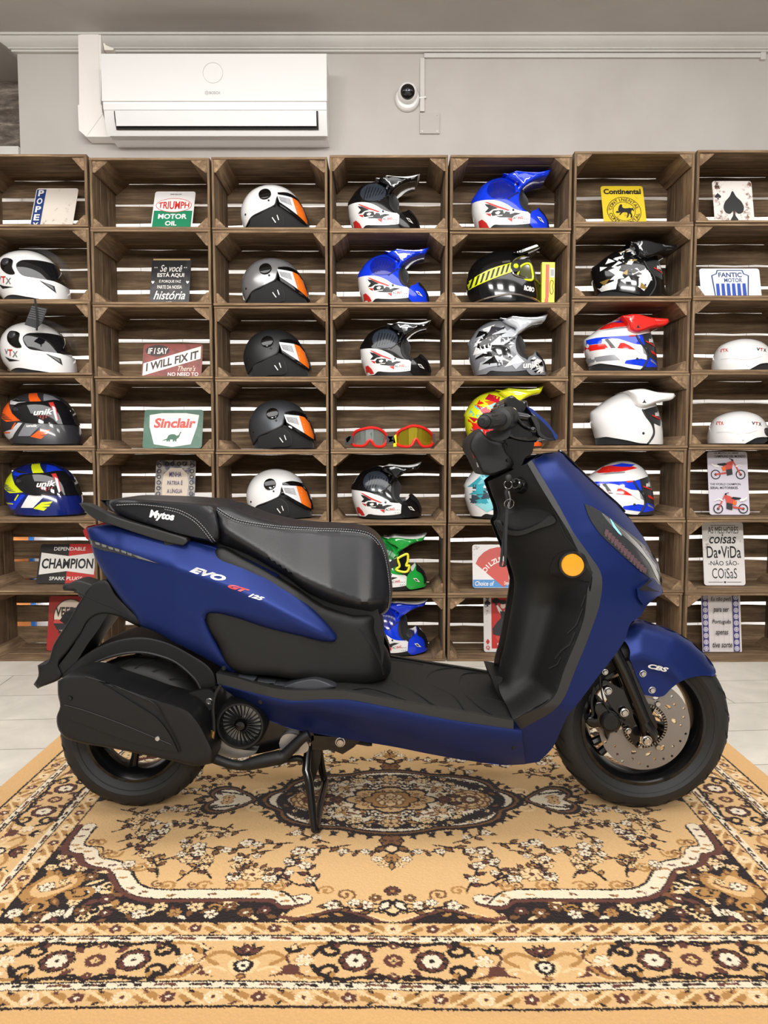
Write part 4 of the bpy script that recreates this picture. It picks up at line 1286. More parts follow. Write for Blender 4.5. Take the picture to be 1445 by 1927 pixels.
def facets(h, outline, n, palette, seed, size, off=.0012, skew=.6, aspect=1.0):
    """angular painted shards over the shell, one mesh per colour"""
    rng = random.Random(seed)
    O = h.t(outline)
    P = np.array(densify(O, .01))
    lo, hi = P.min(0), P.max(0)
    acc = {}
    tries = 0; made = 0
    while made < n and tries < n * 12:
        tries += 1
        cx, cz = rng.uniform(lo[0], hi[0]), rng.uniform(lo[1], hi[1])
        s_ = size * rng.uniform(.6, 1.35); a = rng.uniform(0, 6.28)
        k = rng.choice([3, 3, 4])
        base = [(math.cos(a + 2 * math.pi * i / k) * s_ * rng.uniform(.7, 1.2) * aspect, math.sin(a + 2 * math.pi * i / k) * s_ * rng.uniform(.5, 1)) for i in range(k)]
        T = [(cx + p[0] + skew * p[1], cz + p[1]) for p in base]
        X = np.array([p[0] for p in T]); Z = np.array([p[1] for p in T])
        if not inside(P, X, Z).all() or nearest(P, X, Z)[0].min() < .004: continue
        made += 1
        m = rng.choice(palette)
        o_ = off + .00018 * (made % 12)
        V, F = patch('graphic', T, h.dep(o_), lambda x, z, Y: h.map(x, z, Y), .016, m, h.root, None, curved=False, build=False)
        acc.setdefault(m.name, (m, []))[1].append((V, F))
    for m, L in acc.values():
        mb = MB()
        for V, F in L:
            if len(L) < 5: MB().add(V, F).build('graphic', m, h.root)
            else: mb.add(V, F)
        if len(L) >= 5: mb.build('graphic_pattern', m, h.root)
D_TOP = [(150, 500), (190, 405), (250, 325), (330, 270), (420, 242), (540, 245), (620, 285), (660, 330), (680, 390), (650, 450), (640, 520), (650, 600), (700, 670), (745, 700), (745, 780), (560, 800), (340, 800), (230, 815), (200, 760), (160, 660)]
D_CHIN = [(765, 700), (790, 660), (860, 620), (930, 640), (985, 720), (990, 820), (790, 825), (760, 790)]
GX = 'motocross helmets in the fourth stack'
mx('black and white motocross helmet at the top of the fourth stack', (3, 0), 788.5, S_BLACK, S_WHITE, S_BLACK, S_BLACK, None, group=GX)
mx('blue and white motocross helmet under the topmost black and white one', (3, 1), 806, S_BLUE, S_WHITE, S_BLUE, S_BLUE, S_BLUE, vent=shell_mat('deep_blue_vent', 14, 30, 140), group=GX)
mx('black and white motocross helmet in the crate above the red goggles', (3, 2), 810, S_BLACK, S_WHITE, S_BLACK, S_BLACK, S_WHITE, group=GX)
mx('black and white motocross helmet in the crate below the red goggles', (3, 4), 793, S_BLACK, S_WHITE, S_BLACK, S_BLACK, S_WHITE, group=GX)
gh = mx('green and white motocross helmet half hidden by the seat', (3, 5), 803, S_GREEN, S_WHITE, S_GREEN, S_GREEN, S_WHITE, vent=shell_mat('deep_green_vent', 20, 110, 50), group=GX)
mx('blue and white motocross helmet on the lowest crate behind the seat', (3, 6), 805.7, S_BLUE, S_WHITE, S_BLUE, S_BLUE, S_WHITE, vent=shell_mat('deep_blue_vent', 14, 30, 140), group=GX)
mx('blue and white motocross helmet in the top row of the fifth stack', (4, 0), 1025.5, S_BLUE, S_WHITE, S_BLUE, S_BLUE, S_BLUE, vent=shell_mat('deep_blue_vent', 14, 30, 140), zoom=1.08)
h = mx('grey camouflage motocross helmet', (4, 2), 1024, S_GREY, S_GREY, S_GREY, shell_mat('pale_grey_shell', 186, 190, 196), shell_mat('pale_grey_shell', 186, 190, 196), tx=False, vent=None, zoom=1.10)
facets(h, D_TOP, 64, [S_WHITE, shell_mat('pale_grey_shell', 186, 190, 196), S_BLACK, S_BLACK, S_CHAR, shell_mat('pale_grey_shell', 186, 190, 196)], 9, .030, skew=.9, aspect=1.3)
facets(h, D_CHIN, 14, [S_WHITE, S_BLACK, S_WHITE], 4, .018, .004, skew=.9)
h.text('unik', (700, 700, 880, 770), L_WHITE, .03, .2, 6, .008)
h = mx('multicoloured yellow, red and cyan motocross helmet behind the handlebar', (4, 3), 0, shell_mat('yellow_peak', 226, 228, 36), shell_mat('yellow_peak', 226, 228, 36), S_ORANGE, shell_mat('yellow_peak', 226, 228, 36), S_YEL, tx=False, vent=None, zoom=1.10, left=871.4)
facets(h, D_TOP, 70, [shell_mat('crimson_shell', 186, 26, 52), S_ORANGE, shell_mat('cyan_shell', 104, 200, 216), shell_mat('cyan_shell', 104, 200, 216), S_RED, shell_mat('crimson_shell', 186, 26, 52), S_YEL], 21, .032, skew=-.6, aspect=1.2)
h = mx('teal and white motocross helmet behind the leg shield', (4, 4), 0, S_WHITE, S_WHITE, S_WHITE, S_WHITE, S_WHITE, tx=False, vent=None, zoom=1.06, left=872)
facets(h, D_TOP, 60, [shell_mat('teal_shell', 58, 158, 172), shell_mat('teal_shell', 58, 158, 172), shell_mat('slate_shell', 62, 74, 84), S_CHAR, shell_mat('pale_teal_shell', 140, 206, 212)], 33, .030, skew=.5, aspect=1.5)
# goggles worn on the green helmet
def ring_tube(pts, Y, r, n=8, close=True):
    q = [U(p[0], p[1], Y) for p in pts]
    return q
g0 = gh
P = [(1098, 650), (1130, 632), (1158, 624), (1160, 660), (1150, 690), (1168, 690), (1158, 722), (1128, 726), (1092, 712), (1112, 692)]
q = [U(390 + a * .3253, 840 + b * .3253, gh.Y - .125) for a, b in P]
r = empty('racing_goggles', q[8], 'yellow-framed goggles strapped over the green and white helmet', 'goggles')
q2 = spline3([tuple(a) for a in q + q[:1]], 5)
MB().tube(q2, .0055, 8).build('frame', mat('goggle_yellow', rgb(226, 220, 34), .3), r)
ctr = sum((Vector(a) for a in q), Vector()) / len(q)
mk('lens', [Vector(a) + Vector((0, .004, 0)) for a in q2[:-1]], [tuple(range(len(q2) - 1))], M_SMOKE, r)
sp_ = [U(390 + a * .3253, 840 + b * .3253, gh.Y - .13) for a, b in ((1050, 690), (1075, 676), (1098, 664))]
mk('strap', [v + Vector((0, 0, d)) for v in sp_ for d in (-.02, .015)], [(0, 2, 3, 1), (2, 4, 5, 3)], M_RUB, r)

# ---------------- full-face helmets (first stack)
VC = (0, 270, .2907)
V_FULL = [(80, 1000), (30, 940), (8, 860), (12, 795), (42, 738), (92, 700), (150, 682), (222, 676), (300, 694), (360, 728), (404, 766), (432, 820), (460, 880), (476, 940), (480, 1010), (460, 1200), (260, 1330), (110, 1220)]
def vtx(label, rc, left):
    h = Helmet('full_face_helmet', label, rc, VC, (250, 1014), .125, V_FULL, xat=left + (250 - 8) * .2907, group='plain white full-face helmets in the first stack')
    h.part('neck_roll', [(90, 1012, 1), (80, 985), (160, 960), (320, 970), (440, 985), (470, 1012, 1)], M_PAD, -.006)
    h.part('shell', [(80, 1000, 1), (30, 940), (8, 860), (12, 795), (42, 738), (92, 700), (150, 682), (222, 676), (300, 694), (360, 728), (396, 764, 1), (340, 760), (280, 762), (232, 770), (212, 790), (222, 828), (250, 862), (330, 880), (424, 888, 1), (462, 905), (474, 940), (479, 1004, 1), (440, 1012), (300, 1000), (160, 984), (100, 998, 1)], S_WHITE, 0, .010)
    h.part('eyeport', [(396, 764, 1), (340, 760), (280, 762), (232, 770), (212, 790), (222, 828), (250, 862), (330, 880), (424, 888, 1), (424, 830)], M_VISOR, -.004)
    h.part('hinge_cover', [(102, 774), (112, 752), (150, 750), (188, 768), (190, 812), (211, 858), (180, 860), (140, 842), (106, 802)], M_GLOSSBLK, .004, .010)
    h.disc('hinge', (140, 778), 26, S_CHAR, .008)
    v = h.part('visor', [(225, 672, 1), (300, 664), (380, 690), (440, 735), (470, 790), (476, 860, 1), (452, 800), (412, 758), (360, 720), (300, 688)], M_CLEAR, fun=lambda x, z: -(h.W * np.maximum(h.f(x, z), .28) * .9 + .006), step=.014)
    h.decal('vent', [(355, 894), (430, 920), (440, 962), (418, 944)], M_RUB, .0025)
    h.decal('vent', [(374, 902), (424, 924), (430, 946)], L_GREY, .0035)
    h.decal('vent', [(84, 908), (130, 926), (205, 940), (120, 942)], M_RUB, .0025)
    h.text('V', (86, 864, 116, 896), L_GREY, .03, 0, -4)
    h.text('T', (116, 868, 148, 908), L_RED, .03, 0, -4)
    h.text('X', (148, 880, 188, 918), L_GREY, .03, 0, -4)
    return h
vtx('upper plain white full-face helmet in the second crate of the left stack', (0, 1), 2.3)
vtx('lower plain white full-face helmet, with a visor packet hanging over it', (0, 2), 10)
# packet of spare visor hung above the lower one
pk = [(46, 611), (60, 575), (88, 581), (80, 605), (68, 618)]
q = [U(a, b, YF - .012) for a, b in pk]
r = empty('visor_packet', q[4], 'small black and clear packet hanging by a strap over the lower plain white helmet', 'packet')
v = [p for p in q] + [p + Vector((0, .006, 0)) for p in q]
mk('packet', v, [(0, 1, 2, 3, 4), (9, 8, 7, 6, 5)] + [(i, 5 + i, 5 + (i + 1) % 5, (i + 1) % 5) for i in range(5)], mat('packet_grey', rgb(64, 64, 66), .2), r)
for i in range(6):
    a = [U(58 + i * 1.2 - d * 1.0, 578 + i * 4.4 + d * 0, YF - .0135) for d in (0, 1)]
    p, q_ = U(60 - i * 1.6, 577 + i * 4, YF - .0135), U(86 - i * 1.6, 583 + i * 4, YF - .0135)
    MB().tube([p, q_], .0012, 6).build('printed_line', L_GREY, r)
MB().tube([U(66, 564, YF - .006), U(68, 580, YF - .02), U(70, 600, YF - .02), U(69, 622, YF - .016)], .0045, 8, sub=4).build('strap', M_PAD, r)

KC = (0, 560, .2907)
K_FULL = [(95, 942), (60, 905), (35, 850), (27, 800), (32, 740), (56, 695), (100, 650), (170, 620), (250, 608), (330, 614), (400, 640), (442, 675), (474, 720), (494, 780), (512, 830), (528, 880), (532, 920), (520, 1100), (300, 1260), (130, 1140)]
def unik(label, rc, left, base, acc, mid, low, spoil):
    h = Helmet('full_face_helmet', label, rc, KC, (300, 946), .128, K_FULL, xat=left + (300 - 27) * .2907)
    h.part('neck_roll', [(100, 945, 1), (120, 915), (300, 910), (500, 915), (520, 945, 1)], M_PAD, -.006)
    h.part('shell', K_FULL[:-3] + [(524, 938, 1), (400, 942), (250, 940), (150, 936)], base, 0, .010)
    vf = lambda x, z: -(h.W * np.maximum(h.f(x, z), .12) + .006)
    v = h.part('visor', [(150, 722), (172, 690), (232, 678), (330, 672), (420, 664), (452, 690), (484, 740), (514, 818, 1), (460, 816), (400, 812), (250, 806), (190, 776)], M_VISOR, fun=vf)
    h.part('visor_sticker', [(372, 680), (395, 676), (420, 720), (440, 790), (425, 780), (405, 730)], L_RED, fun=lambda x, z: vf(x, z) - .0015, back=None, parent=v, curved=False)
    h.part('visor_sticker', [(395, 700), (412, 710), (436, 790), (428, 800)], M_STK, fun=lambda x, z: vf(x, z) - .0018, back=None, parent=v, curved=False)
    h.text('unik', (300, 722, 408, 760), L_WHITE, .03, .25, 4, .0085)
    for i in range(5):
        for j in range(3 - abs(i - 2) // 1 if i != 2 else 3):
            a, b = 324 + i * 16, 764 + j * 9
            h.decal('visor_print', [(a, b), (a + 7, b), (a + 5, b + 5), (a - 2, b + 5)], L_RED, .0085)
    h.decal('graphic', [(30, 742), (60, 700), (96, 668), (118, 700), (152, 750), (216, 795), (110, 802), (58, 778)], acc)
    for i in range(4):
        a = 38 + i * 12; b = 742 + i * 12
        h.decal('graphic', [(a, b), (a + 60 + i * 8, b + 12), (a + 60 + i * 8, b + 15), (a + 4, b + 7)], base, .002)
    h.decal('graphic', [(222, 618), (272, 614), (326, 672), (262, 680)], acc)
    h.decal('graphic', [(318, 620), (372, 634), (418, 662), (340, 670)], mid)
    h.decal('graphic', [(108, 664), (160, 654), (244, 680), (186, 696), (120, 690)], spoil, .003)
    h.decal('graphic', [(120, 664), (160, 655), (236, 676), (180, 676)], M_RUB, .0045)
    h.decal('graphic', [(250, 812), (356, 812), (280, 892), (196, 892)], low)
    h.decal('graphic', [(56, 880), (110, 912), (150, 900), (230, 810), (200, 808), (150, 850), (90, 860)], spoil)
    h.decal('graphic', [(334, 856), (396, 852), (386, 866), (340, 872), (384, 872), (376, 884), (334, 888), (366, 892), (346, 910), (282, 896)], acc)
    h.decal('graphic', [(50, 862), (135, 866), (135, 874), (56, 872)], acc, .002)
    h.decal('graphic', [(176, 808), (186, 810), (156, 850), (146, 846)], acc, .002)
    h.text('unik', (256, 818, 326, 836), L_WHITE, .03, .25, 0)
    h.disc('hinge', (180, 728), 14, S_CHAR, .014)
    return h
unik('orange and black full-face helmet with grey panels', (0, 3), 8, S_CHAR, S_ORANGE, S_GREY, S_GREY, mat('shell_white_grey', rgb(200, 200, 202), .2))
unik('blue and fluorescent yellow full-face helmet beside the scooter tail', (0, 4), 9, S_NAVY, S_YEL, S_BLUE, S_WHITE, S_BLUE)

# ---------------- peaked helmets (sixth stack)
AC_ = (1080, 560, .2526)
A_FULL = [(155, 1040), (140, 985), (124, 950), (116, 900), (116, 848), (150, 820), (200, 780), (262, 738), (340, 705), (400, 694), (480, 700), (540, 728), (588, 775), (612, 830), (632, 905), (644, 985), (650, 1085), (620, 1260), (400, 1380), (190, 1240)]
def adv(label, rc, xat, shell, chin, peak=None, zoom=1.0):
    h = Helmet('peaked_helmet' if peak else 'full_face_helmet', label, rc, AC_, (380, 1090), .125, A_FULL, xat=xat, zoom=zoom)
    h.part('neck_roll', [(165, 1088, 1), (160, 1050), (300, 1040), (520, 1060), (640, 1088, 1)], M_PAD, -.008)
    h.part('liner', [(440, 830, 1), (588, 775, 1), (612, 830), (632, 905), (644, 985), (650, 1085, 1), (480, 1085, 1), (500, 960)], M_PAD, -.004)
    h.part('shell', [(155, 1040, 1), (140, 985), (124, 950), (116, 900), (116, 848), (150, 820), (200, 780), (262, 738), (340, 705), (400, 694), (480, 700), (540, 728), (586, 775, 1), (585, 806, 1), (520, 820), (452, 838, 1), (476, 880), (520, 940), (534, 1000), (500, 1060), (478, 1082, 1), (420, 1078), (340, 1060), (240, 1040), (200, 1032)], shell, 0, .010)
    h.part('chin_bar', [(534, 938, 1), (598, 952), (606, 908, 1), (632, 922), (642, 985), (650, 1086, 1), (490, 1086, 1), (538, 1020)], chin, .002, .010)
    q = [(446, 836), (470, 884), (516, 944), (530, 1004), (500, 1062), (480, 1084)]
    qq = spline3([(a[0], 0, a[1]) for a in h.t(q)], 5)
    Y = h.dep(.002)(np.array([a[0] for a in qq]), np.array([a[2] for a in qq]))
    for sg in (1, -1): MB().tube([h.loc + Vector((a[0], sg * float(y), max(a[2], .004))) for a, y in zip(qq, Y)], .0042, 8).build('edge_trim', M_RUB, h.root)
    h.decal('goggle_tag', [(520, 872), (600, 900), (598, 908), (520, 882)], L_RED, .002)
    h.text('unik', (548, 846, 590, 882), L_WHITE, .03, .2, 0, .002)
    h.disc('screw', (447, 1008), 9, M_RUB, .003)
    if peak:
        h.solid('peak', [(340, 700, 1), (440, 688), (540, 710), (670, 720, 1), (682, 740), (662, 762), (580, 782), (520, 797), (470, 817), (425, 817), (392, 800, 1), (380, 750)], peak, .105, .022, .014)
        x, z = h.t([(446, 784)])[0]
        m = MB()
        for a in (90, 210, 330):
            c_, s_ = math.cos(R(a)), math.sin(R(a))
            m.add([(h.loc.x + x + c_ * .012, h.loc.y - .1285, h.loc.z + z + s_ * .012), (h.loc.x + x - s_ * .004, h.loc.y - .1285, h.loc.z + z + c_ * .004), (h.loc.x + x + s_ * .004, h.loc.y - .1285, h.loc.z + z - c_ * .004)], [(0, 1, 2)])
        m.build('peak_screw', M_RUB, h.root)
    return h
h = adv('black, white and gold peaked helmet', (5, 1), 1103 + 264 * .2526 + 3, S_BLACK, S_BLACK, S_BLACK)
facets(h, [(170, 1030), (150, 980), (132, 940), (128, 860), (160, 826), (270, 748), (345, 718), (480, 712), (570, 776), (570, 800), (450, 830), (470, 885), (510, 940), (520, 1000), (470, 1065), (330, 1050)], 46, [S_WHITE, S_WHITE, S_WHITE, S_GOLD, S_BLACK], 12, .024, skew=.3)
h.decal('graphic', [(420, 760), (520, 748), (640, 752), (560, 770), (470, 790)], S_GOLD, .022) if False else None
h.decal('graphic', [(150, 1000), (260, 965), (250, 1030), (170, 1032)], S_WHITE)
h.decal('graphic', [(300, 760), (430, 735), (400, 780), (340, 800), (330, 860), (300, 840)], S_WHITE)
h.decal('graphic', [(400, 960), (470, 900), (500, 960), (440, 1050), (400, 1020)], S_WHITE)
def rwb(h, top=True):
    T = lambda pts: [(a + 57, b + 545) for a, b in pts]
    D = lambda pts, m, o=.0012: h.decal('graphic', T(pts), m, o)
    D([(64, 308), (120, 300), (300, 296), (440, 288), (450, 362), (370, 355), (270, 320), (160, 312), (150, 345), (64, 348)], S_BLUE)
    D([(60, 350), (180, 348), (225, 384), (62, 394)], S_RED)
    D([(272, 348), (330, 345), (398, 400), (250, 386)], S_RED)
    D([(72, 444), (250, 428), (290, 470), (84, 474)], mat('decal_grey', rgb(140, 140, 146), .25))
    D([(300, 432), (400, 440), (430, 470), (470, 440), (460, 400), (400, 380), (470, 470)], mat('decal_grey', rgb(140, 140, 146), .25)) if False else None
    D([(310, 474), (420, 460), (478, 470), (440, 514), (300, 496)], S_BLUE)
    D([(170, 318), (192, 312), (240, 384), (214, 384)], S_CHAR, .002)
    D([(152, 316), (166, 314), (210, 386), (300, 488), (284, 488), (196, 390)], S_WHITE, .0024)
    D([(200, 310), (260, 318), (350, 350), (430, 420), (420, 428), (330, 366), (260, 330)], S_WHITE, .0024)
    D([(430, 370), (462, 380), (478, 440), (440, 420)], mat('decal_grey', rgb(140, 140, 146), .25))
    D([(336, 292), (386, 290), (386, 300), (336, 304)], L_RED, .003)
    D([(140, 240), (210, 190), (330, 165), (440, 200), (330, 222), (240, 232)], S_RED)
    D([(160, 246), (260, 226), (340, 226), (330, 236), (200, 246)], mat('decal_grey', rgb(140, 140, 146), .25))
    D([(250, 184), (330, 164), (430, 176), (380, 192), (300, 190)], S_BLUE, .002)
    h.part('chin_stripe', T([(490, 450), (560, 475), (570, 510), (470, 520), (440, 512)]), S_BLUE, .0035, back=None, curved=False)
    h.part('chin_stripe', T([(500, 395), (570, 420), (578, 440), (505, 415)]), L_RED, .0045, back=None, curved=False)
    h.part('chin_stripe', T([(498, 460), (560, 490), (562, 500), (496, 475)]), S_GREY, .0045, back=None, curved=False)
h = adv('red, white and blue peaked helmet with a red peak', (5, 2), 1080 + (380 - 57) * .2526, S_WHITE, S_CHAR, S_RED); rwb(h)
adv('plain white peaked helmet behind the front cowl', (5, 3), 1080 + 380 * .2526, S_WHITE, S_WHITE, S_WHITE)
h = adv('red, white and blue helmet without a peak beside the front cowl', (5, 4), 1231 - (650 - 380) * .2526, S_WHITE, S_CHAR); rwb(h)

# black helmet with yellow strap and its box
RC_ = (840, 270, .4187)
R_FULL = [(126, 712), (108, 660), (104, 620), (118, 562), (150, 520), (200, 492), (262, 476), (330, 482), (376, 504), (398, 545), (416, 600), (432, 640), (434, 690), (420, 830), (270, 900), (140, 830)]
h = Helmet('retro_helmet', 'glossy black round helmet with a yellow and black hazard-striped goggle strap', (4, 1), RC_, (270, 722), .122, R_FULL, Y=YF + .135, xat=840 + 270 * .4187 - 9)
h.part('liner', [(300, 540, 1), (380, 520, 1), (400, 560), (420, 610), (400, 700), (300, 690)], M_PAD, -.008)
h.part('shell', [(126, 712, 1), (108, 660), (104, 620), (118, 562), (150, 520), (200, 492), (262, 476), (330, 482), (376, 506, 1), (330, 520), (296, 545), (288, 580), (300, 606), (350, 618), (400, 620), (430, 634, 1), (434, 690), (424, 712, 1), (270, 718)], S_BLACK, 0, .010)
h.part('neck_roll', [(130, 720, 1), (140, 690), (280, 695), (400, 700), (420, 720, 1)], M_PAD, -.004)
h.part('strap', [(104, 622, 1), (190, 582), (290, 552, 1), (290, 594, 1), (200, 626), (112, 656, 1)], S_YEL, .003)
for i in range(8):
    x = 112 + i * 21; y = 652 - i * 7.6
    h.decal('hazard_stripe', [(x, y), (x + 9, y - 3), (x + 22, y - 44 + i * .3), (x + 12, y - 40 + i * .3)], L_BLACK, .0045)
def tubes(h, pts, r, name, m, off=.003, sub=6, both=True):
    qq = spline3([(a[0], 0, a[1]) for a in h.t(pts)], sub)
    Y = h.dep(off)(np.array([a[0] for a in qq]), np.array([a[2] for a in qq]))
    for sg in ((1, -1) if both else (1,)): MB().tube([h.loc + Vector((a[0], sg * float(y), max(a[2], .004))) for a, y in zip(qq, Y)], r, 8).build(name, m, h.root)
tubes(h, [(376, 506), (330, 520), (296, 545), (288, 580), (300, 606), (350, 618), (400, 620), (432, 636)], .0045, 'chrome_trim', M_CHROME)
tubes(h, [(130, 714), (200, 700), (300, 690), (424, 712)], .0045, 'chrome_trim', M_CHROME)
h.solid('peak', [(298, 508, 1), (350, 488), (404, 470, 1), (413, 484, 1), (370, 500), (330, 516, 1)], S_BLACK, .09, .012)
h.decal('peak_tag', [(362, 486), (408, 470), (412, 482), (370, 498)], L_WHITE, -.0) if False else None
h.text('ROBO', (342, 652, 390, 674), L_WHITE, .05, 0, -6)
h.decal('graphic', [(248, 546), (282, 540), (284, 550), (250, 554)], M_CHROME, .0015)
h.part('goggle_clip', [(286, 556), (316, 546), (324, 586), (292, 594)], M_RUB, .008)
h.disc('goggle_button', (305, 571), 12, S_YEL, .012)
q = [U(840 + a * .4187, 270 + b * .4187, h.Y - .10) for a, b in ((318, 596), (335, 552), (372, 540), (386, 575), (385, 612), (350, 610))]
r = empty('racing_goggles', q[0], 'yellow-framed goggles worn on the glossy black round helmet', 'goggles')
q2 = spline3([tuple(a) for a in q + q[:1]], 5)
MB().tube(q2, .005, 8).build('frame', S_YEL, r)
mk('lens', [Vector(a) + Vector((0, .003, 0)) for a in q2[:-1]], [tuple(range(len(q2) - 1))], mat('goggle_lens_dark', rgb(70, 72, 40), .05), r)
# the box
zf = CRATE[(4, 1)][2] + .0008
bx0, bx1 = U(1018.5, 500, YF + .080), U(1043, 500, YF + .085)
bz = U(1030, 270 + 538 * .4187, YF + .085).z
r = empty('goggle_box', ((bx0.x + bx1.x) / 2, YF + .088, zf), 'upright yellow and red cardboard box beside the glossy black helmet', 'box')
Mx = Matrix.Translation(((bx0.x + bx1.x) / 2, YF + .088, zf)) @ Matrix.Rotation(R(0), 4, 'Z')
hw = (bx1.x - bx0.x) / 2 * .96; hh = bz - zf
MB().box(-hw, hw, -.02, .010, 0, hh, Mx).build('carton', mat('box_yellow', rgb(232, 226, 44), .4), r)
def boxart(name, pts, m, d):
    V = [Mx @ Vector((-hw + a * 2 * hw, -.02 - d, b * hh)) for a, b in pts]
    mk(name, V, [tuple(range(len(V)))], m, r)
boxart('red_panel', [(.28, .16), (.56, .16), (.56, .95), (.28, .95)], mat('box_red', rgb(236, 70, 40), .4), .0006)
boxart('red_panel', [(.22, .02), (.52, .02), (.52, .22), (.34, .2), (.24, .12)], mat('box_red', rgb(236, 70, 40), .4), .0009)
boxart('label', [(.62, .64), (.97, .64), (.97, .86), (.62, .86)], M_STK, .0009)
for i in range(7): boxart('label_bar', [(.66 + i * .04, .67), (.675 + i * .04 + (i % 2) * .01, .67), (.675 + i * .04 + (i % 2) * .01, .83), (.66 + i * .04, .83)], L_BLACK, .0013)
loop = [(.62, .42), (.66, .54), (.80, .57), (.90, .52), (.84, .42), (.90, .32), (.80, .24), (.66, .28)]
lq = [Mx @ Vector((-hw + a * 2 * hw, -.021, b * hh)) for a, b in loop]
MB().tube(spline3([tuple(a) for a in lq + lq[:1]], 5), .0016, 6).build('goggle_drawing', mat('box_brown', rgb(120, 60, 30), .5), r)

# half helmets (right edge)
HC = (1080, 560, .2526)
H_FULL = [(1020, 535), (1018, 470), (1030, 410), (1062, 350), (1120, 318), (1200, 298), (1260, 297), (1330, 312), (1390, 345), (1428, 400), (1448, 460), (1460, 540), (1380, 760), (1200, 820), (1060, 700)]
def half(label, rc, dx, dy):
    h = Helmet('half_helmet', label, rc, HC, (1200, 540), .125, H_FULL, xat=1080 + (1200 + dx) * .2526, group='white half helmets at the right edge')
    h.part('shell', [(1020, 536, 1), (1018, 470), (1030, 410), (1062, 350), (1120, 318), (1200, 298), (1260, 297), (1330, 312), (1390, 345), (1428, 400), (1446, 455, 1), (1420, 468), (1390, 488), (1320, 492), (1270, 500), (1230, 520), (1196, 539, 1)], S_WHITE, 0, .010)
    h.part('liner', [(1060, 538, 1), (1080, 480), (1300, 460), (1430, 450), (1440, 480), (1380, 520), (1350, 538, 1)], M_PAD, -.008)
    h.part('visor', [(1380, 500, 1), (1410, 468), (1452, 452, 1), (1475, 500), (1480, 540, 1), (1420, 536), (1396, 520)], M_SMOKE, fun=lambda x, z: -(h.W * np.maximum(h.f(x, z), .3) + .006))
    h.disc('hinge', (1375, 455), 31, S_CHAR, .008)
    h.decal('ridge', [(1024, 452), (1080, 450), (1150, 462), (1220, 460), (1290, 440), (1292, 444), (1220, 466), (1150, 468), (1080, 456), (1024, 458)], mat('shell_shade_white', rgb(214, 213, 212), .2), .002)
    h.text('V', (1258, 380, 1284, 404), L_BLACK, .03, .2, -4); h.text('T', (1284, 382, 1308, 406), L_RED, .03, .2, -4); h.text('X', (1306, 384, 1336, 410), L_BLACK, .03, .2, -4)
    h.text('VTX', (1040, 376, 1078, 402), L_RED, .02, .1)
    h.disc('screw', (1183, 512), 7, M_CHROME, .003)
    return h
half('upper white half helmet at the right edge', (6, 2), 0, 0)
half('lower white half helmet at the right edge, over the motorbike poster', (6, 3), -16, 0)

# ---------------- red goggles
GC = (390, 560, .3253)
def goggles(label, frame, bridge, lens_m, strap_l, strap_r, yaw=0):
    zf = CRATE[(3, 3)][2] + .001
    Y = YF + .05
    F = crop(*GC, frame)
    base = max(p[1] for p in F)
    def P(px, py, dy=0):
        p = U(px, py, Y)
        c0 = U(px, base, Y).z
        return Vector((p.x, Y + dy, zf + (p.z - c0) + .0085))
    xs = [p[0] for p in F]; cx = sum(xs) / len(xs); hw_ = (max(xs) - min(xs)) / 2
    bend = lambda px: .045 * ((px - cx) / hw_) ** 2
    r = empty('racing_goggles', P(cx, base), label, 'goggles', 'red racing goggles')
    d = densify(F, 4)
    q = [P(a, b, bend(a)) for a, b in d]
    MB().tube(q + q[:1], .0065, 8, cap=False).build('frame', mat('goggle_red', rgb(222, 40, 34), .25), r)
    q2 = [p + Vector((0, .03, 0)) for p in q]
    n = len(q)
    mk('foam', q + q2, [(i, (i + 1) % n, n + (i + 1) % n, n + i) for i in range(n)], M_PAD, r)
    inner = [(cx + (a - cx) * .93, b) for a, b in F]
    patch('lens', [(cx + (a - cx) * .96, b) for a, b in d][::2], lambda x, y: Y + .045 * ((x - cx) / hw_) ** 2 + .004, lambda x, y, yy: P(x, y, yy - Y), 8, lens_m, r, None, curved=False)
    for st, m in strap_l + strap_r:
        S = crop(*GC, st)
        k = len(S) // 2
        V = [P(a, b, .03) for a, b in S] + [P(a, b, .032) for a, b in S]
        mk('strap', V, [tuple(range(len(S))), tuple(range(len(S), 2 * len(S)))[::-1]] + [(i, len(S) + i, len(S) + (i + 1) % len(S), (i + 1) % len(S)) for i in range(len(S))], m, r)
    return r
L_GREYL = mat('goggle_lens_grey', rgb(176, 184, 178), .06, .75)
L_GOLDL = mat('goggle_lens_gold', rgb(206, 186, 52), .08, .8)
goggles('red-framed goggles with a grey mirror lens', [(842, 862), (836, 820), (850, 790), (905, 768), (960, 762), (1010, 778), (1034, 802), (1036, 845), (1022, 865), (972, 868), (940, 832), (912, 864), (870, 868)], None, L_GREYL,
        [([(796, 864), (792, 826), (815, 808), (842, 806), (842, 850)], L_BLACK), ([(800, 826), (815, 812), (830, 810), (822, 832), (806, 850)], L_WHITE)], [([(1036, 806), (1080, 808), (1090, 850), (1036, 856)], L_BLACK), ([(1042, 812), (1076, 810), (1066, 826), (1080, 838), (1048, 846), (1056, 830)], L_WHITE)])
goggles('red-framed goggles with a gold mirror lens and yellow strap', [(1096, 850), (1094, 800), (1106, 778), (1150, 755), (1180, 744), (1222, 746), (1282, 772), (1308, 800), (1306, 850), (1242, 860), (1206, 818), (1182, 856), (1120, 860)], None, L_GOLDL,
        [([(1076, 864), (1080, 800), (1094, 790), (1096, 862)], S_YEL)], [([(1306, 788), (1318, 788), (1320, 836), (1306, 838)], L_BLACK)])
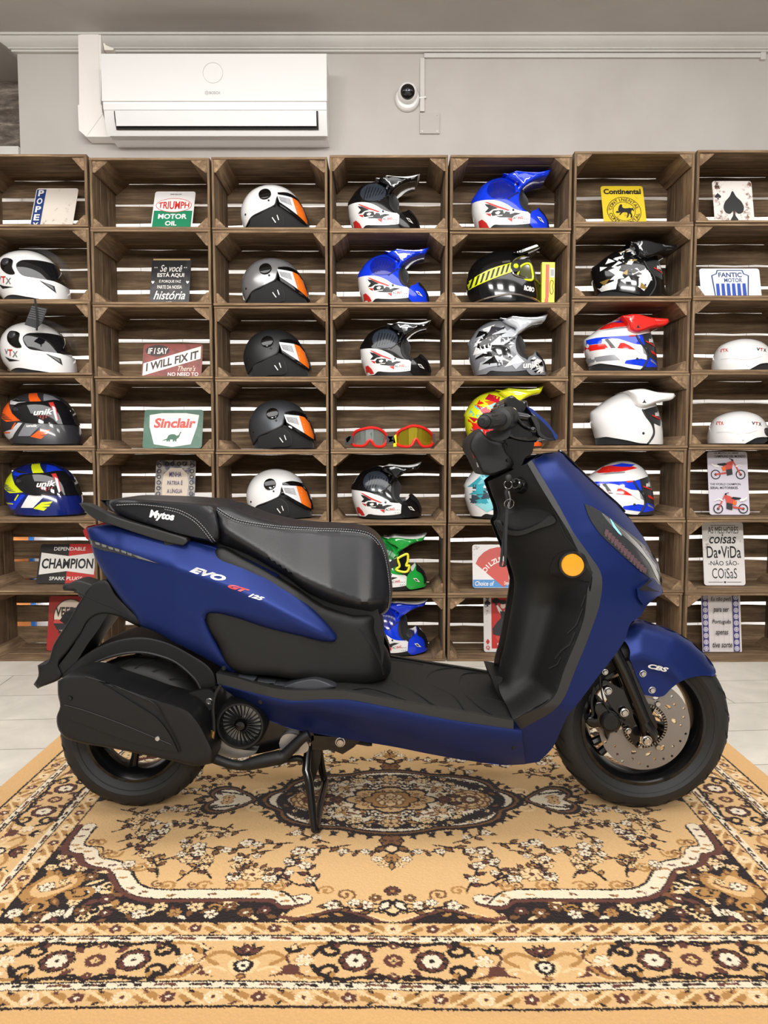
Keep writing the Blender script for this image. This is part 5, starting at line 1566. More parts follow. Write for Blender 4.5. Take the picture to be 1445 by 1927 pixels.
# ================================================================ the scooter
YC = 2.0
M_BLUE = mat('satin_blue_paint', rgb(24, 43, 106), .42, .6, coat=.0, spec=.5, noise=.02, nscale=300)
M_PLA = mat('satin_black_plastic', rgb(17, 17, 17), .5, spec=.4, bump=.12, bscale=900)
M_TRIMP = mat('dark_grey_trim_plastic', rgb(36, 36, 36), .5, bump=.15, bscale=900)
M_SEAT = mat('black_vinyl', rgb(25, 26, 30), .36, bump=.12, bscale=420)
M_SEATTOP = mat('black_grained_vinyl', rgb(40, 41, 44), .62, bump=.3, bscale=700)
M_TYRE = mat('tyre_rubber', rgb(26, 26, 26), .6, bump=.1, bscale=300)
M_RIM = mat('gloss_black_rim', rgb(15, 15, 16), .22, .2, coat=.3)
M_PIPE = mat('matte_black_exhaust', rgb(16, 16, 17), .5, spec=.4)
M_STEEL = mat('disc_steel', rgb(150, 146, 143), .42, .8)
M_BOLT = mat('zinc_bolt', rgb(200, 198, 194), .25, 1)
M_ALU = mat('cast_aluminium', rgb(176, 172, 166), .38, .85, noise=.15, nscale=60)
M_BLKM = mat('black_enamel_metal', rgb(9, 9, 10), .22, .2, coat=.3)
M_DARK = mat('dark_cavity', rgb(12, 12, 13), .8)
M_THREAD = mat('grey_thread', rgb(150, 150, 152), .7)
M_REFL = mat('amber_reflector', rgb(240, 156, 8), .22, coat=.6)
M_REDL = mat('red_lamp_lens', rgb(150, 16, 20), .12, coat=.6)
M_LAMPG = mat('lamp_chrome', rgb(206, 206, 204), .16, .9)
M_LENS = mat('clear_lamp_lens', rgb(200, 205, 214), .03, alpha=.05, spec=.8)

SC = empty('motor_scooter', (0.02, YC, 0), 'large matte blue motor scooter with black seat standing side-on across the patterned rug', 'scooter')
C1 = lambda p: crop(0, 840, .29066, p)
C3 = lambda p: crop(1080, 840, .2526, p)
C4 = lambda p: crop(840, 720, .30450, p)
C5 = lambda p: crop(840, 1080, .41869, p)
C6 = lambda p: crop(40, 1150, .41522, p)
C7 = lambda p: crop(130, 900, .43599, p)
C8 = lambda p: crop(380, 1200, .48443, p)
CA = lambda p: crop(860, 740, .13841, p)
CC = lambda p: crop(380, 1260, .22145, p)
CD_ = lambda p: crop(1040, 1180, .23529, p)

def dpoly(line, X, Y):
    """distance to an open polyline"""
    A = np.array(line[:-1], float)[:, :2]; B = np.array(line[1:], float)[:, :2]
    P = np.stack([np.asarray(X, float), np.asarray(Y, float)], -1)
    D = B - A
    t = np.clip(((P[:, None] - A) * D).sum(2) / ((D ** 2).sum(1) + 1e-9), 0, 1)
    return np.sqrt(((P[:, None] - (A + t[..., None] * D)) ** 2).sum(2).min(1))
def ip(*kv):
    xs = [k for k, v in kv]; vs = [v for k, v in kv]
    return lambda X: np.interp(X, xs, vs)
def mir(o, name=None):
    """the same part on the far side"""
    me = o.data.copy()
    n = len(me.vertices)
    a = np.empty(n * 3, np.float32); me.vertices.foreach_get('co', a); a = a.reshape(-1, 3)
    off = ORG[o.name].y
    a[:, 1] = 2 * (YC - off) - a[:, 1]
    me.vertices.foreach_set('co', a.ravel())
    me.flip_normals()
    c = bpy.data.objects.new(o.name.split('.')[0], me)
    COL.objects.link(c); c.parent = o.parent; ORG[c.name] = ORG[o.name]
    return c
def sheet(name, pts, w, m, thick=.012, step=9, parent=SC, both=True, curved=True, ang=40, yc=YC):
    """side panel: w(X, Y) = half width of the body there; px outline"""
    wf = w if callable(w) else (lambda X, Y: np.full(np.shape(X), w))
    o = patch(name, pts, lambda X, Y: yc - wf(X, Y), U, step, m, parent, thick, yc, curved, ang)
    if both: mir(o)
    return o
def body(name, pts, w, m, step=9, parent=SC, curved=True, yc=YC, ang=40):
    """solid, symmetric about depth yc"""
    wf = w if callable(w) else (lambda X, Y: np.full(np.shape(X), w))
    return patch(name, pts, lambda X, Y: yc - np.maximum(wf(X, Y), 2e-5), U, step, m, parent, 'mirror', yc, curved, ang)
def pill(pts, w0, w1, k=1.6, p=.5, n=90, curved=True):
    f = Field(pts, n, curved)
    W0 = w0 if callable(w0) else (lambda X: w0); W1 = w1 if callable(w1) else (lambda X: w1)
    def fn(X, Y):
        s = np.minimum(1, f(X, Y) * k)
        return W0(X) + W1(X) * (1 - (1 - s) ** 2) ** p
    return fn
def ptext(t, box, wfun, m, rot=0, shear=0, bold=.02, off=.0015, parent=SC, yc=YC):
    x0, y0, x1, y1 = box
    v, f, a = text_geo(t, bold, shear)
    c, s = math.cos(R(rot)), math.sin(R(rot))
    cx, cy = (x0 + x1) / 2, (y0 + y1) / 2
    P = np.array([(cx + (p[0] - .5) * (x1 - x0) * c + (p[1] - .5) * (y1 - y0) * s, cy + (p[0] - .5) * (x1 - x0) * s - (p[1] - .5) * (y1 - y0) * c) for p in v])
    W = wfun(P[:, 0], P[:, 1])
    return mk('lettering', [U(P[i, 0], P[i, 1], yc - W[i] - off) for i in range(len(P))], f, m, parent)
def bolt(c, r, Y, m=M_BOLT, h=.006, parent=SC, name='bolt', ax=(0, -1, 0)):
    p = U(c[0], c[1], Y); k = (U(c[0] + 1, c[1], Y) - p).x
    rr = r * k
    return MB().lathe([(0, h * .8), (rr * .45, h * .8), (rr * .5, h), (rr * .8, h), (rr, h * .6), (rr, 0), (rr * 1.25, 0), (rr * 1.25, -.003)], p, ax, 18).build(name, m, parent)

# ---- inner hull so that nothing shows through between the panels
hull = [(200, 1010), (300, 1000), (420, 1000), (560, 1040), (690, 1090), (712, 1150), (715, 1260), (560, 1262), (440, 1240), (330, 1195), (240, 1130), (205, 1060)]
body('inner_frame', hull, ip((200, .05), (300, .10), (700, .11)) and (lambda X, Y: np.interp(X, [200, 300, 700], [.05, .10, .11])), M_DARK, 14)

# ---- centre panel under the seat (black)
bp = C7([(640, 300), (760, 350), (905, 430), (1000, 490), (1100, 552), (1230, 590, 1), (1345, 585, 1), (1318, 650), (1342, 700), (1376, 750), (1389, 800), (1386, 840), (1366, 868, 1), (1300, 888), (1180, 890), (1000, 872), (860, 852), (740, 842), (690, 815), (640, 715), (590, 640), (570, 560), (600, 420)])
wb = pill(bp, lambda X: np.interp(X, [380, 560, 700, 737], [.125, .125, .085, .045]), lambda X: np.interp(X, [380, 560, 700, 737], [.032, .034, .045, .05]), 1.5)
sheet('centre_panel', bp, wb, M_PLA, .02, 8)
fr = C7([(1250, 650), (1262, 665), (1300, 720), (1340, 800), (1355, 850), (1362, 848), (1350, 795), (1312, 715), (1275, 665)])
sheet('centre_panel_seam', fr, lambda X, Y: wb(X, Y) + .0012, M_DARK, .002, 6, both=False, curved=False)

# ---- rear side panel (blue)
rp = C7([(74, 214, 1), (140, 202), (200, 200), (300, 214), (420, 240), (520, 266), (640, 300), (760, 347), (906, 420, 1), (906, 440, 1), (962, 476), (1030, 540), (1092, 602), (1140, 662), (1156, 690), (1148, 704), (1118, 706), (1000, 682), (850, 646), (700, 598), (622, 584), (597, 588), (590, 610), (602, 642), (640, 716), (690, 800), (722, 836, 1), (690, 834), (640, 806), (540, 752), (440, 702), (380, 667), (308, 638, 1), (285, 592), (230, 530), (180, 458), (130, 380), (110, 340), (92, 275)])
wr0 = lambda X: np.interp(X, [160, 230, 330, 460, 640], [.072, .105, .135, .148, .150])
fr_ = Field(rp, 110)
crease = C7([(85, 262), (200, 318), (395, 372), (520, 412), (700, 478), (850, 545), (1000, 625), (1150, 705)])
cl = np.array(crease)
def wr(X, Y):
    s = np.minimum(1, fr_(X, Y) * 1.7)
    yc_ = np.interp(X, cl[:, 0], cl[:, 1])
    # a raised shoulder line with the flank turning in above and below it
    d = np.abs(Y - yc_)
    up = np.exp(-(d / 26) ** 1.3) * .010
    low = -.028 * np.clip((Y - yc_ - 20) / 150, 0, 1) ** 1.6
    top = -.048 * np.clip((yc_ - Y - 8) / 75, 0, 1) ** 1.3
    return wr0(X) + .030 * (1 - (1 - s) ** 2) ** .5 + up + low + top
sheet('rear_side_panel', rp, wr, M_BLUE, .02, 7)
ptext('EVO', (356, 1074, 426, 1086.5), wr, mat('badge_silver', rgb(196, 194, 192), .25, .8), 17.5, .45, .05)
ptext('GT', (428, 1103.5, 470, 1112), wr, mat('badge_red', rgb(220, 40, 32), .3), 17.5, .5, .06)
ptext('125', (467, 1119.5, 498, 1127.5), wr, mat('badge_white', rgb(226, 226, 226), .3), 17.5, .5, .05)
bolt((130 + 668 * .436, 900 + 820 * .436), 3.4, YC - .150, M_DARK, .004)
# tail deck closing the two sides
dk = C7([(80, 222), (140, 206), (200, 204), (330, 226), (520, 272), (640, 306), (500, 330), (300, 300), (110, 262)])
body('tail_deck', dk, lambda X, Y: np.interp(X, [160, 230, 330, 460], [.066, .10, .128, .14]), M_BLUE, 12)
# lamps
o = body('tail_lamp', C7([(60, 226, 1), (78, 208, 1), (96, 246), (104, 272, 1), (84, 268), (66, 246)]), .074, M_REDL, 6)
tl = C7([(84, 258, 1), (120, 274), (200, 300), (292, 332), (398, 372, 1), (300, 348), (200, 322), (120, 302), (94, 286)])
ind = sheet('indicator', tl, lambda X, Y: wr(X, Y) + .0015, M_BLKM, .01, 6)
for i, (a, b) in enumerate(((112, 282), (140, 292), (168, 302), (196, 310), (224, 318), (250, 328))):
    q = C7([(a, b - 8), (a + 18, b - 3), (a + 20, b + 7), (a + 3, b + 2)])
    sheet('led_cell', q, lambda X, Y: wr(X, Y) + .004, M_LAMPG, .004, 5, parent=ind, both=False, curved=False)
sheet('led_tip', C7([(272, 330), (300, 336), (376, 366), (300, 346)]), lambda X, Y: wr(X, Y) + .004, M_LAMPG, .003, 6, parent=ind, both=False, curved=False)
sheet('indicator_lens', tl, lambda X, Y: wr(X, Y) + .007, M_LENS, None, 6, parent=ind, both=False)

# ---- seat
pl_ = C7([(160, 104, 1), (186, 92), (220, 86), (300, 89), (400, 95), (560, 107), (632, 113, 1), (640, 160), (655, 230), (650, 290, 1), (580, 272), (510, 258), (440, 240), (380, 218), (250, 176), (190, 146)])
wp = pill(pl_, .03, lambda X: np.interp(X, [200, 300, 420], [.075, .11, .125]), 1.7)
pil = body('pillion_seat', pl_, wp, M_SEAT, 7)
body('pillion_end', C7([(158, 100, 1), (196, 98), (205, 112), (188, 146), (176, 140)]), .07, M_PLA, 6)
st_ = C7([(612, 112), (660, 114), (690, 118), (742, 140), (800, 164), (870, 184), (960, 200), (1060, 209), (1160, 212), (1240, 216), (1292, 228), (1330, 254), (1358, 290), (1378, 350), (1390, 420), (1396, 480), (1390, 535), (1374, 574), (1350, 590), (1318, 588), (1240, 570), (1140, 545), (1080, 522), (1020, 492), (940, 432), (860, 384), (780, 340), (700, 306), (640, 286), (630, 220), (618, 160)])
fs_ = Field(st_, 110)
crs = np.array(C7([(612, 200), (700, 255), (800, 318), (900, 380), (1000, 445), (1100, 490), (1250, 545)]))
def ws(X, Y):
    s = np.minimum(1, fs_(X, Y) * 1.75)
    base = np.interp(X, [390, 470, 620, 700, 740], [.150, .148, .158, .140, .105])
    yl = np.interp(X, crs[:, 0], crs[:, 1])
    tuck = -.016 * np.clip((Y - yl + 6) / 14, 0, 1)
    slope = -.085 * np.clip((yl - Y) / 170, 0, 1) ** 1.1
    return np.maximum(0, base * (1 - (1 - s) ** 2.2) ** .55 + (tuck + slope) * np.clip(s * 1.6, 0, 1))
seat = body('seat', st_, ws, M_SEAT, 7)
top_ = C7([(640, 118), (690, 121), (742, 143), (800, 167), (870, 187), (960, 203), (1060, 211), (1160, 214), (1240, 219), (1200, 222), (1060, 217), (900, 208), (760, 188), (700, 168)])
def stitch(line, wf, name, parent, gap=4.6, ln=2.7, off=.0012, ck=C7):
    P = spline3(ck(line), 14)
    P = [np.array(p[:2]) for p in P]
    d = [0]
    for a, b in zip(P, P[1:]): d.append(d[-1] + np.linalg.norm(b - a))
    xs, ys = [p[0] for p in P], [p[1] for p in P]
    mb = MB(); t = 0
    while t + ln < d[-1]:
        q = [(np.interp(u, d, xs), np.interp(u, d, ys)) for u in (t, t + ln)]
        W = wf(np.array([a[0] for a in q]), np.array([a[1] for a in q]))
        mb.tube([U(a[0], a[1], YC - w - off) for a, w in zip(q, W)], .0010, 5)
        t += gap
    return mb.build(name, M_THREAD, parent)
def seam(line, wf, parent, off=.0006, r=.0011, ck=C7, m=M_DARK, name='seam', sub=8):
    P = spline3(ck(line), sub)
    W = wf(np.array([p[0] for p in P]), np.array([p[1] for p in P]))
    return MB().tube([U(p[0], p[1], YC - w - off) for p, w in zip(P, W)], r, 6).build(name, m, parent)
l1 = [(205, 116), (300, 113), (420, 126), (482, 141), (540, 172), (582, 212), (618, 258), (636, 280)]
seam([(a - 3, b + 4) for a, b in l1], wp, pil); stitch(l1, wp, 'stitching', pil); stitch([(a - 8, b + 8) for a, b in l1[2:]], wp, 'stitching', pil)
l2 = [(640, 128), (700, 166), (760, 186), (900, 206), (1060, 216), (1200, 221), (1270, 230), (1310, 247), (1340, 280), (1362, 330), (1378, 420), (1384, 500), (1376, 556)]
seam([(a - 2, b + 4) for a, b in l2], ws, seat); stitch(l2, ws, 'stitching', seat); stitch([(a - 4, b + 8) for a, b in l2[:9]], ws, 'stitching', seat)
ptext('Mytos', (281, 962, 328, 981), wp, mat('seat_print_white', rgb(236, 236, 236), .5), 8, .12, .05, .002, pil)
body('seat_base', C7([(1232, 572, 1), (1344, 590, 1), (1322, 650), (1300, 660), (1258, 640)]), .085, M_PLA, 8)

# ---- grab rail
gr = C7([(44, 108, 1), (72, 110), (150, 146), (250, 182), (350, 211), (450, 241), (508, 258, 1), (514, 272), (492, 291, 1), (420, 276), (300, 240), (200, 206), (112, 176), (82, 156)])
wg = lambda X, Y: np.interp(X, [150, 200, 350], [.085, .12, .155])
rail = sheet('grab_rail', gr, pill(gr, lambda X: np.interp(X, [150, 200, 350], [.085, .12, .150]), .014, 2.2), M_TRIMP, .03, 6)
sheet('rail_mount', C7([(408, 272), (494, 288), (498, 298), (480, 304), (430, 296), (412, 288)]), .146, M_PLA, .05, 6)

# ---- plate bracket, rear mudguard, plate lamp
pbk = C1([(600, 894), (640, 872), (690, 862), (722, 905), (742, 945), (800, 1010), (860, 1066), (912, 1112, 1), (905, 1172, 1), (850, 1146), (770, 1104), (695, 1084), (630, 1090), (580, 1122), (520, 1222), (440, 1332), (380, 1420)]) + [(118, 1268), (71, 1296, 1), (63, 1288, 1), (72, 1272), (71, 1252, 1), (86, 1249), (100, 1215), (128, 1170), (150, 1132)]
body('plate_bracket', pbk, pill(pbk, .062, .016, 2), M_PLA, 7)
body('mudflap', [(204, 1154, 1), (184, 1186), (165, 1212), (141, 1248), (118, 1270), (84, 1290), (110, 1253), (140, 1212), (160, 1172), (178, 1157)], .072, M_PLA, 7)
lampb = C1([(410, 902, 1), (445, 888), (500, 866), (560, 880), (612, 900, 1), (570, 990, 1), (512, 972), (492, 930), (420, 926, 1)])
body('lamp_bracket', lampb, pill(lampb, .02, .014, 2), M_TRIMP, 6)
pb = [U(60 + a * .2491, 1080 + b * .2491, YC) for a, b in ((240, 88), (380, 88), (380, 116), (240, 112))]
MB().tube([U(121, 1105, YC - .02), U(138, 1104, YC - .02), U(155, 1106, YC - .02)], [.009, .012, .010], 14).build('plate_lamp', M_PLA, SC)
body('tail_box', [(112, 1168), (122, 1152), (143, 1150), (128, 1178)], .03, M_PLA, 8, curved=False)
seam([(480, 938), (560, 970), (640, 1010), (720, 1040), (790, 1080)], lambda X, Y: np.full(np.shape(X), .077), SC, ck=C1, r=.0018)

# ---- wheels
def tyre(parent, c, Rt, hw, rr, name='tyre', tread=30, blk=.003):
    prof = []
    for i in range(13):
        a = math.pi * (i / 12 - .5)
        prof.append((Rt - .036 * (1 - math.cos(a)) ** 1.15, math.sin(a) * hw))
    prof = [(rr, -hw * .70), (rr + .012, -hw * .86), (rr + (Rt - rr) * .42, -hw * 1.02)] + prof + [(rr + (Rt - rr) * .42, hw * 1.02), (rr + .012, hw * .86), (rr, hw * .70)]
    o = MB().lathe(prof, c, (0, -1, 0), 96).build(name, M_TYRE, parent)
    mb = MB()
    for sgn in (1, -1):
        for k in range(tread):
            a0 = 2 * math.pi * k / tread
            V = []
            for j in range(6):
                t = j / 5
                al = .12 + t * .80
                an = a0 + t * t * .20 * (1 if sgn > 0 else 1)
                wd = .075 * (1 - .5 * t)
                ph = math.asin(min(.999, al))
                rad = Rt - .036 * (1 - math.cos(ph)) ** 1.15 + .0016
                for s2 in (-.5, .5):
                    b = an + s2 * wd
                    V.append(Vector(c) + Vector((math.cos(b) * rad, -sgn * al * hw, math.sin(b) * rad)))
            mb.add(V, [(2 * j, 2 * j + 1, 2 * j + 3, 2 * j + 2) for j in range(5)])
    mb.build('tread_groove', mat('tread_shadow', rgb(9, 9, 9), .9), o)
    for yy in (.62, ):
        MB().lathe([(rr + .020, hw * .93), (rr + .0215, hw * .955), (rr + .023, hw * .94)], c, (0, -1, 0), 96).build('bead_line', M_TYRE, o)
    return o
def rim(parent, c, rr, hw, spokes, a0, hub=.035, double=True):
    w = hw * .72
    prof = [(rr + .002, -w), (rr + .004, -w - .004), (rr - .004, -w - .005), (rr - .014, -w + .008), (rr - .022, -w * .5), (rr - .024, 0), (rr - .022, w * .5), (rr - .014, w - .008), (rr - .004, w + .005), (rr + .004, w + .004), (rr + .002, w)]
    o = MB().lathe(prof, c, (0, -1, 0), 80).build('rim', M_RIM, parent)
    mb = MB()
    for k in range(spokes):
        for dv in ((-.13, .13) if double else (0,)):
            a = a0 + 2 * math.pi * k / spokes
            p0 = Vector(c) + Vector((math.cos(a + dv * .6), 0, math.sin(a + dv * .6))) * (hub * .8)
            p1 = Vector(c) + Vector((math.cos(a + dv), 0, math.sin(a + dv))) * (rr - .018)
            mb.tube([p0, p0.lerp(p1, .5), p1], [.013, .010, .012], 8)
    mb.build('spokes', M_RIM, o)
    MB().lathe([(0, .05), (hub * .6, .05), (hub, .035), (hub, -.035), (hub * .6, -.05), (0, -.05)], c, (0, -1, 0), 28).build('hub', M_RIM, o)
    return o
fw = U(1201, 1360, YC); FR = .2305; fc = Vector((fw.x, YC, FR + .0062))
FWH = bpy.data.objects.new('front_wheel', None); COL.objects.link(FWH); FWH.parent = SC; ORG[FWH.name] = ORG[SC.name]
tyre(FWH, fc, FR, .056, .158, tread=22)
rim(FWH, fc, .158, .056, 3, R(95))
# brake disc with real holes
def drilled(c, ro, ri, holes, Y, th, m, parent, name):
    def circ(x, y, r, n): return [(x + r * math.cos(2 * math.pi * k / n), y + r * math.sin(2 * math.pi * k / n)) for k in range(n)]
    loops = [circ(0, 0, ro, 72), circ(0, 0, ri, 48)] + [circ(x, y, r, n) if s is None else s for (x, y, r, n, s) in holes]
    vs, ed = [], []
    for l in loops:
        n = len(vs); vs += [Vector(p) for p in l]
        ed += [(n + i, n + (i + 1) % len(l)) for i in range(len(l))]
    res = delaunay_2d_cdt(vs, ed, [], 0, 1e-6)
    V2 = res[0]; F = []
    for t in res[2]:
        cx = sum(V2[i].x for i in t) / 3; cy = sum(V2[i].y for i in t) / 3
        r = math.hypot(cx, cy)
        if r > ro or r < ri: continue
        if any(inside(l, np.array([cx]), np.array([cy]))[0] for l in loops[2:]): continue
        F.append(tuple(t))
    n = len(V2)
    V = [Vector((c.x + v.x, Y, c.z + v.y)) for v in V2] + [Vector((c.x + v.x, Y + th, c.z + v.y)) for v in V2]
    G = list(F) + [tuple(n + i for i in t[::-1]) for t in F]
    for (a, b) in boundary_loops(F): G.append((b, a, n + a, n + b))
    return mk(name, V, G, m, parent, 30)
holes = []
for k in range(30):
    a = 2 * math.pi * k / 30; r = (.094, .103, .110)[k % 3]
    holes.append((r * math.cos(a), r * math.sin(a), .0034, 10, None))
for k in range(12):
    a = 2 * math.pi * (k + .3) / 12
    if k % 4 == 3: continue
    s = []
    for j in range(14):
        t = 2 * math.pi * j / 14
        x, y = .0085 * math.cos(t), .0048 * math.sin(t)
        b = a + math.pi / 2 + .5
        s.append((.077 * math.cos(a) + x * math.cos(b) - y * math.sin(b), .077 * math.sin(a) + x * math.sin(b) + y * math.cos(b)))
    holes.append((0, 0, 0, 0, s))
dsk = drilled(fc, .118, .058, holes, YC - .048, .004, M_STEEL, FWH, 'brake_disc')
# carrier and sensor ring
MB().lathe([(.05, .0), (.058, .0), (.058, .006), (.05, .006)], (fc.x, YC - .046, fc.z), (0, -1, 0), 60, closed=True).build('sensor_ring', M_BLKM, FWH)
mb = MB()
for k in range(48):
    a = 2 * math.pi * k / 48
    d = Vector((math.cos(a), 0, math.sin(a)))
    t = Vector((-math.sin(a), 0, math.cos(a)))
    p0 = Vector((fc.x, YC - .053, fc.z)) + d * .0505; p1 = p0 + d * .0065
    mb.add([p0 - t * .0011, p0 + t * .0011, p1 + t * .0011, p1 - t * .0011], [(0, 1, 2, 3)])
mb.build('sensor_teeth', mat('tooth_tan', rgb(150, 136, 116), .5), FWH)
for k in range(3):
    a = R(62 + 120 * k)
    MB().lathe([(0, .008), (.006, .008), (.0075, .004), (.0075, -.01)], (fc.x + .066 * math.cos(a), YC - .049, fc.z + .066 * math.sin(a)), (0, -1, 0), 16).build('disc_bolt', M_BOLT, FWH)
    mb = MB(); mb.tube([Vector((fc.x, YC - .03, fc.z)) + Vector((math.cos(a), 0, math.sin(a))) * q for q in (.02, .07)], [.012, .009], 8); mb.build('disc_carrier', M_RIM, FWH)
# fork
for sg in (1, -1):
    Y = YC - .082 * sg
    top, mid, bot = (U(1150, 1212, YC - .082), U(1175, 1265, YC - .082), U(1222, 1380, YC - .082))
    P = [Vector((p.x, Y, p.z)) for p in (top, mid, bot)]
    P[0] = P[0] + (P[0] - P[1]) * 1.6
    MB().tube([P[0], P[1], P[2]], [.0165, .0165, .0155], 20).build('fork_leg', M_BLKM, SC)
    MB().tube([P[2] + (P[1] - P[2]) * .2, P[2], P[2] + Vector((.004, 0, -.016))], [.016, .021, .017], 18).build('axle_lug', M_BLKM, SC)
ax_ = U(1217, 1394.5, YC - .11)
bolt((1217, 1394.5), 8.2, YC - .112, h=.008, name='axle_bolt')
pts = CD_([(610, 270), (640, 340), (730, 540), (800, 700), (830, 820), (800, 830), (700, 620), (600, 400), (560, 280)])
sheet('fork_guard', pts, .088, M_BLKM, .01, 8, both=False)
plate_ = CD_([(400, 430), (520, 480), (640, 560), (640, 700), (700, 880), (680, 970), (600, 840), (560, 740), (470, 640), (420, 540)])
sheet('caliper_bracket', plate_, .074, M_BLKM, .01, 8, both=False)
cal = CD_([(340, 600), (400, 590), (440, 640), (520, 690), (550, 760), (520, 830), (460, 850), (440, 910), (415, 870), (400, 810), (300, 800), (262, 740), (290, 705), (350, 730), (330, 660)])
cb = sheet('brake_caliper', cal, pill(cal, .066, .022, 1.8), M_BLKM, .05, 6, both=False)
p = U(1147, 1357, YC - .09)
MB().lathe([(0, .012), (.019, .012), (.023, .007), (.023, -.02)], p, (0, -1, 0), 28).build('piston_cap', M_PLA, cb)
MB().tube([U(1040 + a * .2353, 1180 + b * .2353, YC - .095) for a, b in ((378, 390), (384, 480), (410, 600), (470, 690), (560, 755), (620, 790))], .0022, 8, sub=5).build('brake_hose', M_RUB, SC)
MB().tube([U(1040 + a * .2353, 1180 + b * .2353, YC - .08) for a, b in ((330, 480), (310, 600), (320, 700), (280, 730))], .004, 8, sub=5).build('brake_hose', M_RUB, SC)
for (a, b, r_, dd) in ((443, 512, 6, .084), (575, 685, 6.6, .084), (605, 832, 4.6, .084), (420, 360, 4.5, .09), (700, 955, 3, .084)):
    bolt((1040 + a * .2353, 1180 + b * .2353), r_, YC - dd)
# front mudguard
ft = C5([(800, 235), (850, 214), (890, 216), (955, 236), (1040, 266), (1100, 305), (1160, 360), (1204, 420)])
fm = C5([(800, 300, 1), (822, 240), (850, 214, 1), (890, 216), (955, 236), (1040, 266), (1100, 305), (1160, 360), (1204, 420), (1211, 444), (1198, 460, 1), (1165, 457), (1120, 462), (1060, 480), (1010, 515), (972, 550), (950, 554, 1), (890, 544, 1), (872, 500), (838, 420), (822, 380, 1), (826, 352), (816, 322)])
def wf_(X, Y):
    d = dpoly(ft, X, Y)
    t = np.clip(d / 46, 0, 1)
    return .004 + .074 * np.sqrt(1 - (1 - t) ** 2) + .010 * np.exp(-((d - 62) / 16) ** 2)
fend = sheet('front_mudguard', fm, wf_, M_BLUE, .006, 6)
ptext('CBS', (1219, 1252.5, 1258, 1261.5), wf_, mat('badge_white', rgb(226, 226, 226), .3), 13, .3, .05, .0015, fend)
for (a, b) in ((722, 373), (795, 505)):
    x, y = 1040 + a * .2353, 1180 + b * .2353
    bolt((x, y), 5.4, YC - float(wf_(np.array([x]), np.array([y]))[0]) - .001, parent=fend)
RW = U(262, 1376, YC); RR = .198; rc_ = Vector((RW.x, YC, RR + .012))
RWH = bpy.data.objects.new('rear_wheel', None); COL.objects.link(RWH); RWH.parent = SC; ORG[RWH.name] = ORG[SC.name]
tyre(RWH, rc_, RR, .062, .122, tread=24)
rim(RWH, rc_, .122, .062, 6, R(20), .04, False)
# hugger over the rear tyre
hg = C6([(178, 292, 1), (232, 242), (330, 172), (430, 132), (560, 118), (640, 134), (760, 190), (872, 280), (890, 350, 1), (812, 356, 1), (780, 310), (705, 242), (622, 208), (530, 192), (430, 206), (332, 242), (250, 292), (200, 320, 1)])
body('rear_hugger', hg, pill(hg, .070, .010, 2), M_PLA, 7)
seam([(250, 286), (330, 236), (430, 199), (530, 186), (622, 201), (705, 235), (782, 302), (812, 350)], lambda X, Y: np.full(np.shape(X), .079), SC, ck=C6, r=.0032, m=M_TRIMP, name='hugger_lip')

# ---- engine, exhaust, stand
eng = CC([(60, 180), (300, 120), (560, 240), (720, 430), (930, 500), (950, 600), (820, 640), (700, 660), (600, 690), (440, 720), (250, 730), (110, 660), (60, 520)])
body('engine_case', eng, .10, M_BLKM, 12)
sheet('engine_casting', CC([(90, 650), (180, 585), (240, 640), (430, 690), (470, 690), (420, 730), (330, 750), (200, 740), (130, 710)]), .115, M_ALU, .03, 7, both=False)
sheet('engine_casting', CC([(660, 660), (690, 560), (740, 545), (830, 575), (770, 640), (730, 690), (690, 690)]), .118, M_ALU, .03, 7, both=False)
sheet('engine_casting', CC([(820, 690), (880, 600), (905, 640), (900, 690), (850, 715), (780, 720)]), .118, M_ALU, .03, 7, both=False)
fcen = U(380 + 332 * .22145, 1260 + 466 * .22145, YC - .135)
kf = (U(454, 1362, YC - .135) - U(453, 1362, YC - .135)).x
fn_ = bpy.data.objects.new('cooling_fan', None); COL.objects.link(fn_); fn_.parent = SC; ORG[fn_.name] = ORG[SC.name]
r1 = 40 * kf
MB().lathe([(r1 * 1.22, -.05), (r1 * 1.2, .0), (r1 * 1.08, .012), (r1 * 1.0, .012), (r1 * .95, .006), (r1 * .93, -.02)], fcen, (0, -1, 0), 56).build('shroud', M_PLA, fn_)
MB().lathe([(0, -.02), (r1 * .95, -.02)], fcen, (0, -1, 0), 40).build('fan_backplate', M_ALU, fn_)
mb = MB()
for k in range(26):
    a = 2 * math.pi * k / 26
    P = []
    for t in (.30, .6, .94):
        b = a + .22 * (t - .3)
        P.append(fcen + Vector((math.cos(b) * r1 * t, -.004, math.sin(b) * r1 * t)))
    V = [p + Vector((0, dy, 0)) for p in P for dy in (-.004, .014)]
    mb.add(V, [(0, 2, 3, 1), (2, 4, 5, 3)])
    mb.tube(P, .0012, 5)
mb.build('fan_blades', M_PLA, fn_)
MB().lathe([(0, .014), (r1 * .2, .012), (r1 * .3, .004), (r1 * .3, -.02)], fcen, (0, -1, 0), 24).build('fan_hub', M_BLKM, fn_)
MB().tube([U(380 + a * .22145, 1260 + b * .22145, YC - .17) for a, b in ((160, 130), (110, 220), (95, 330), (100, 420), (104, 520))], .0042, 8, sub=5).build('cable', M_RUB, SC)
MB().tube([U(380 + a * .22145, 1260 + b * .22145, YC - .165) for a, b in ((96, 520), (88, 580), (74, 640))], [.006, .005, .006], 10).build('cable_end', mat('brass', rgb(190, 150, 90), .3, .9), SC)
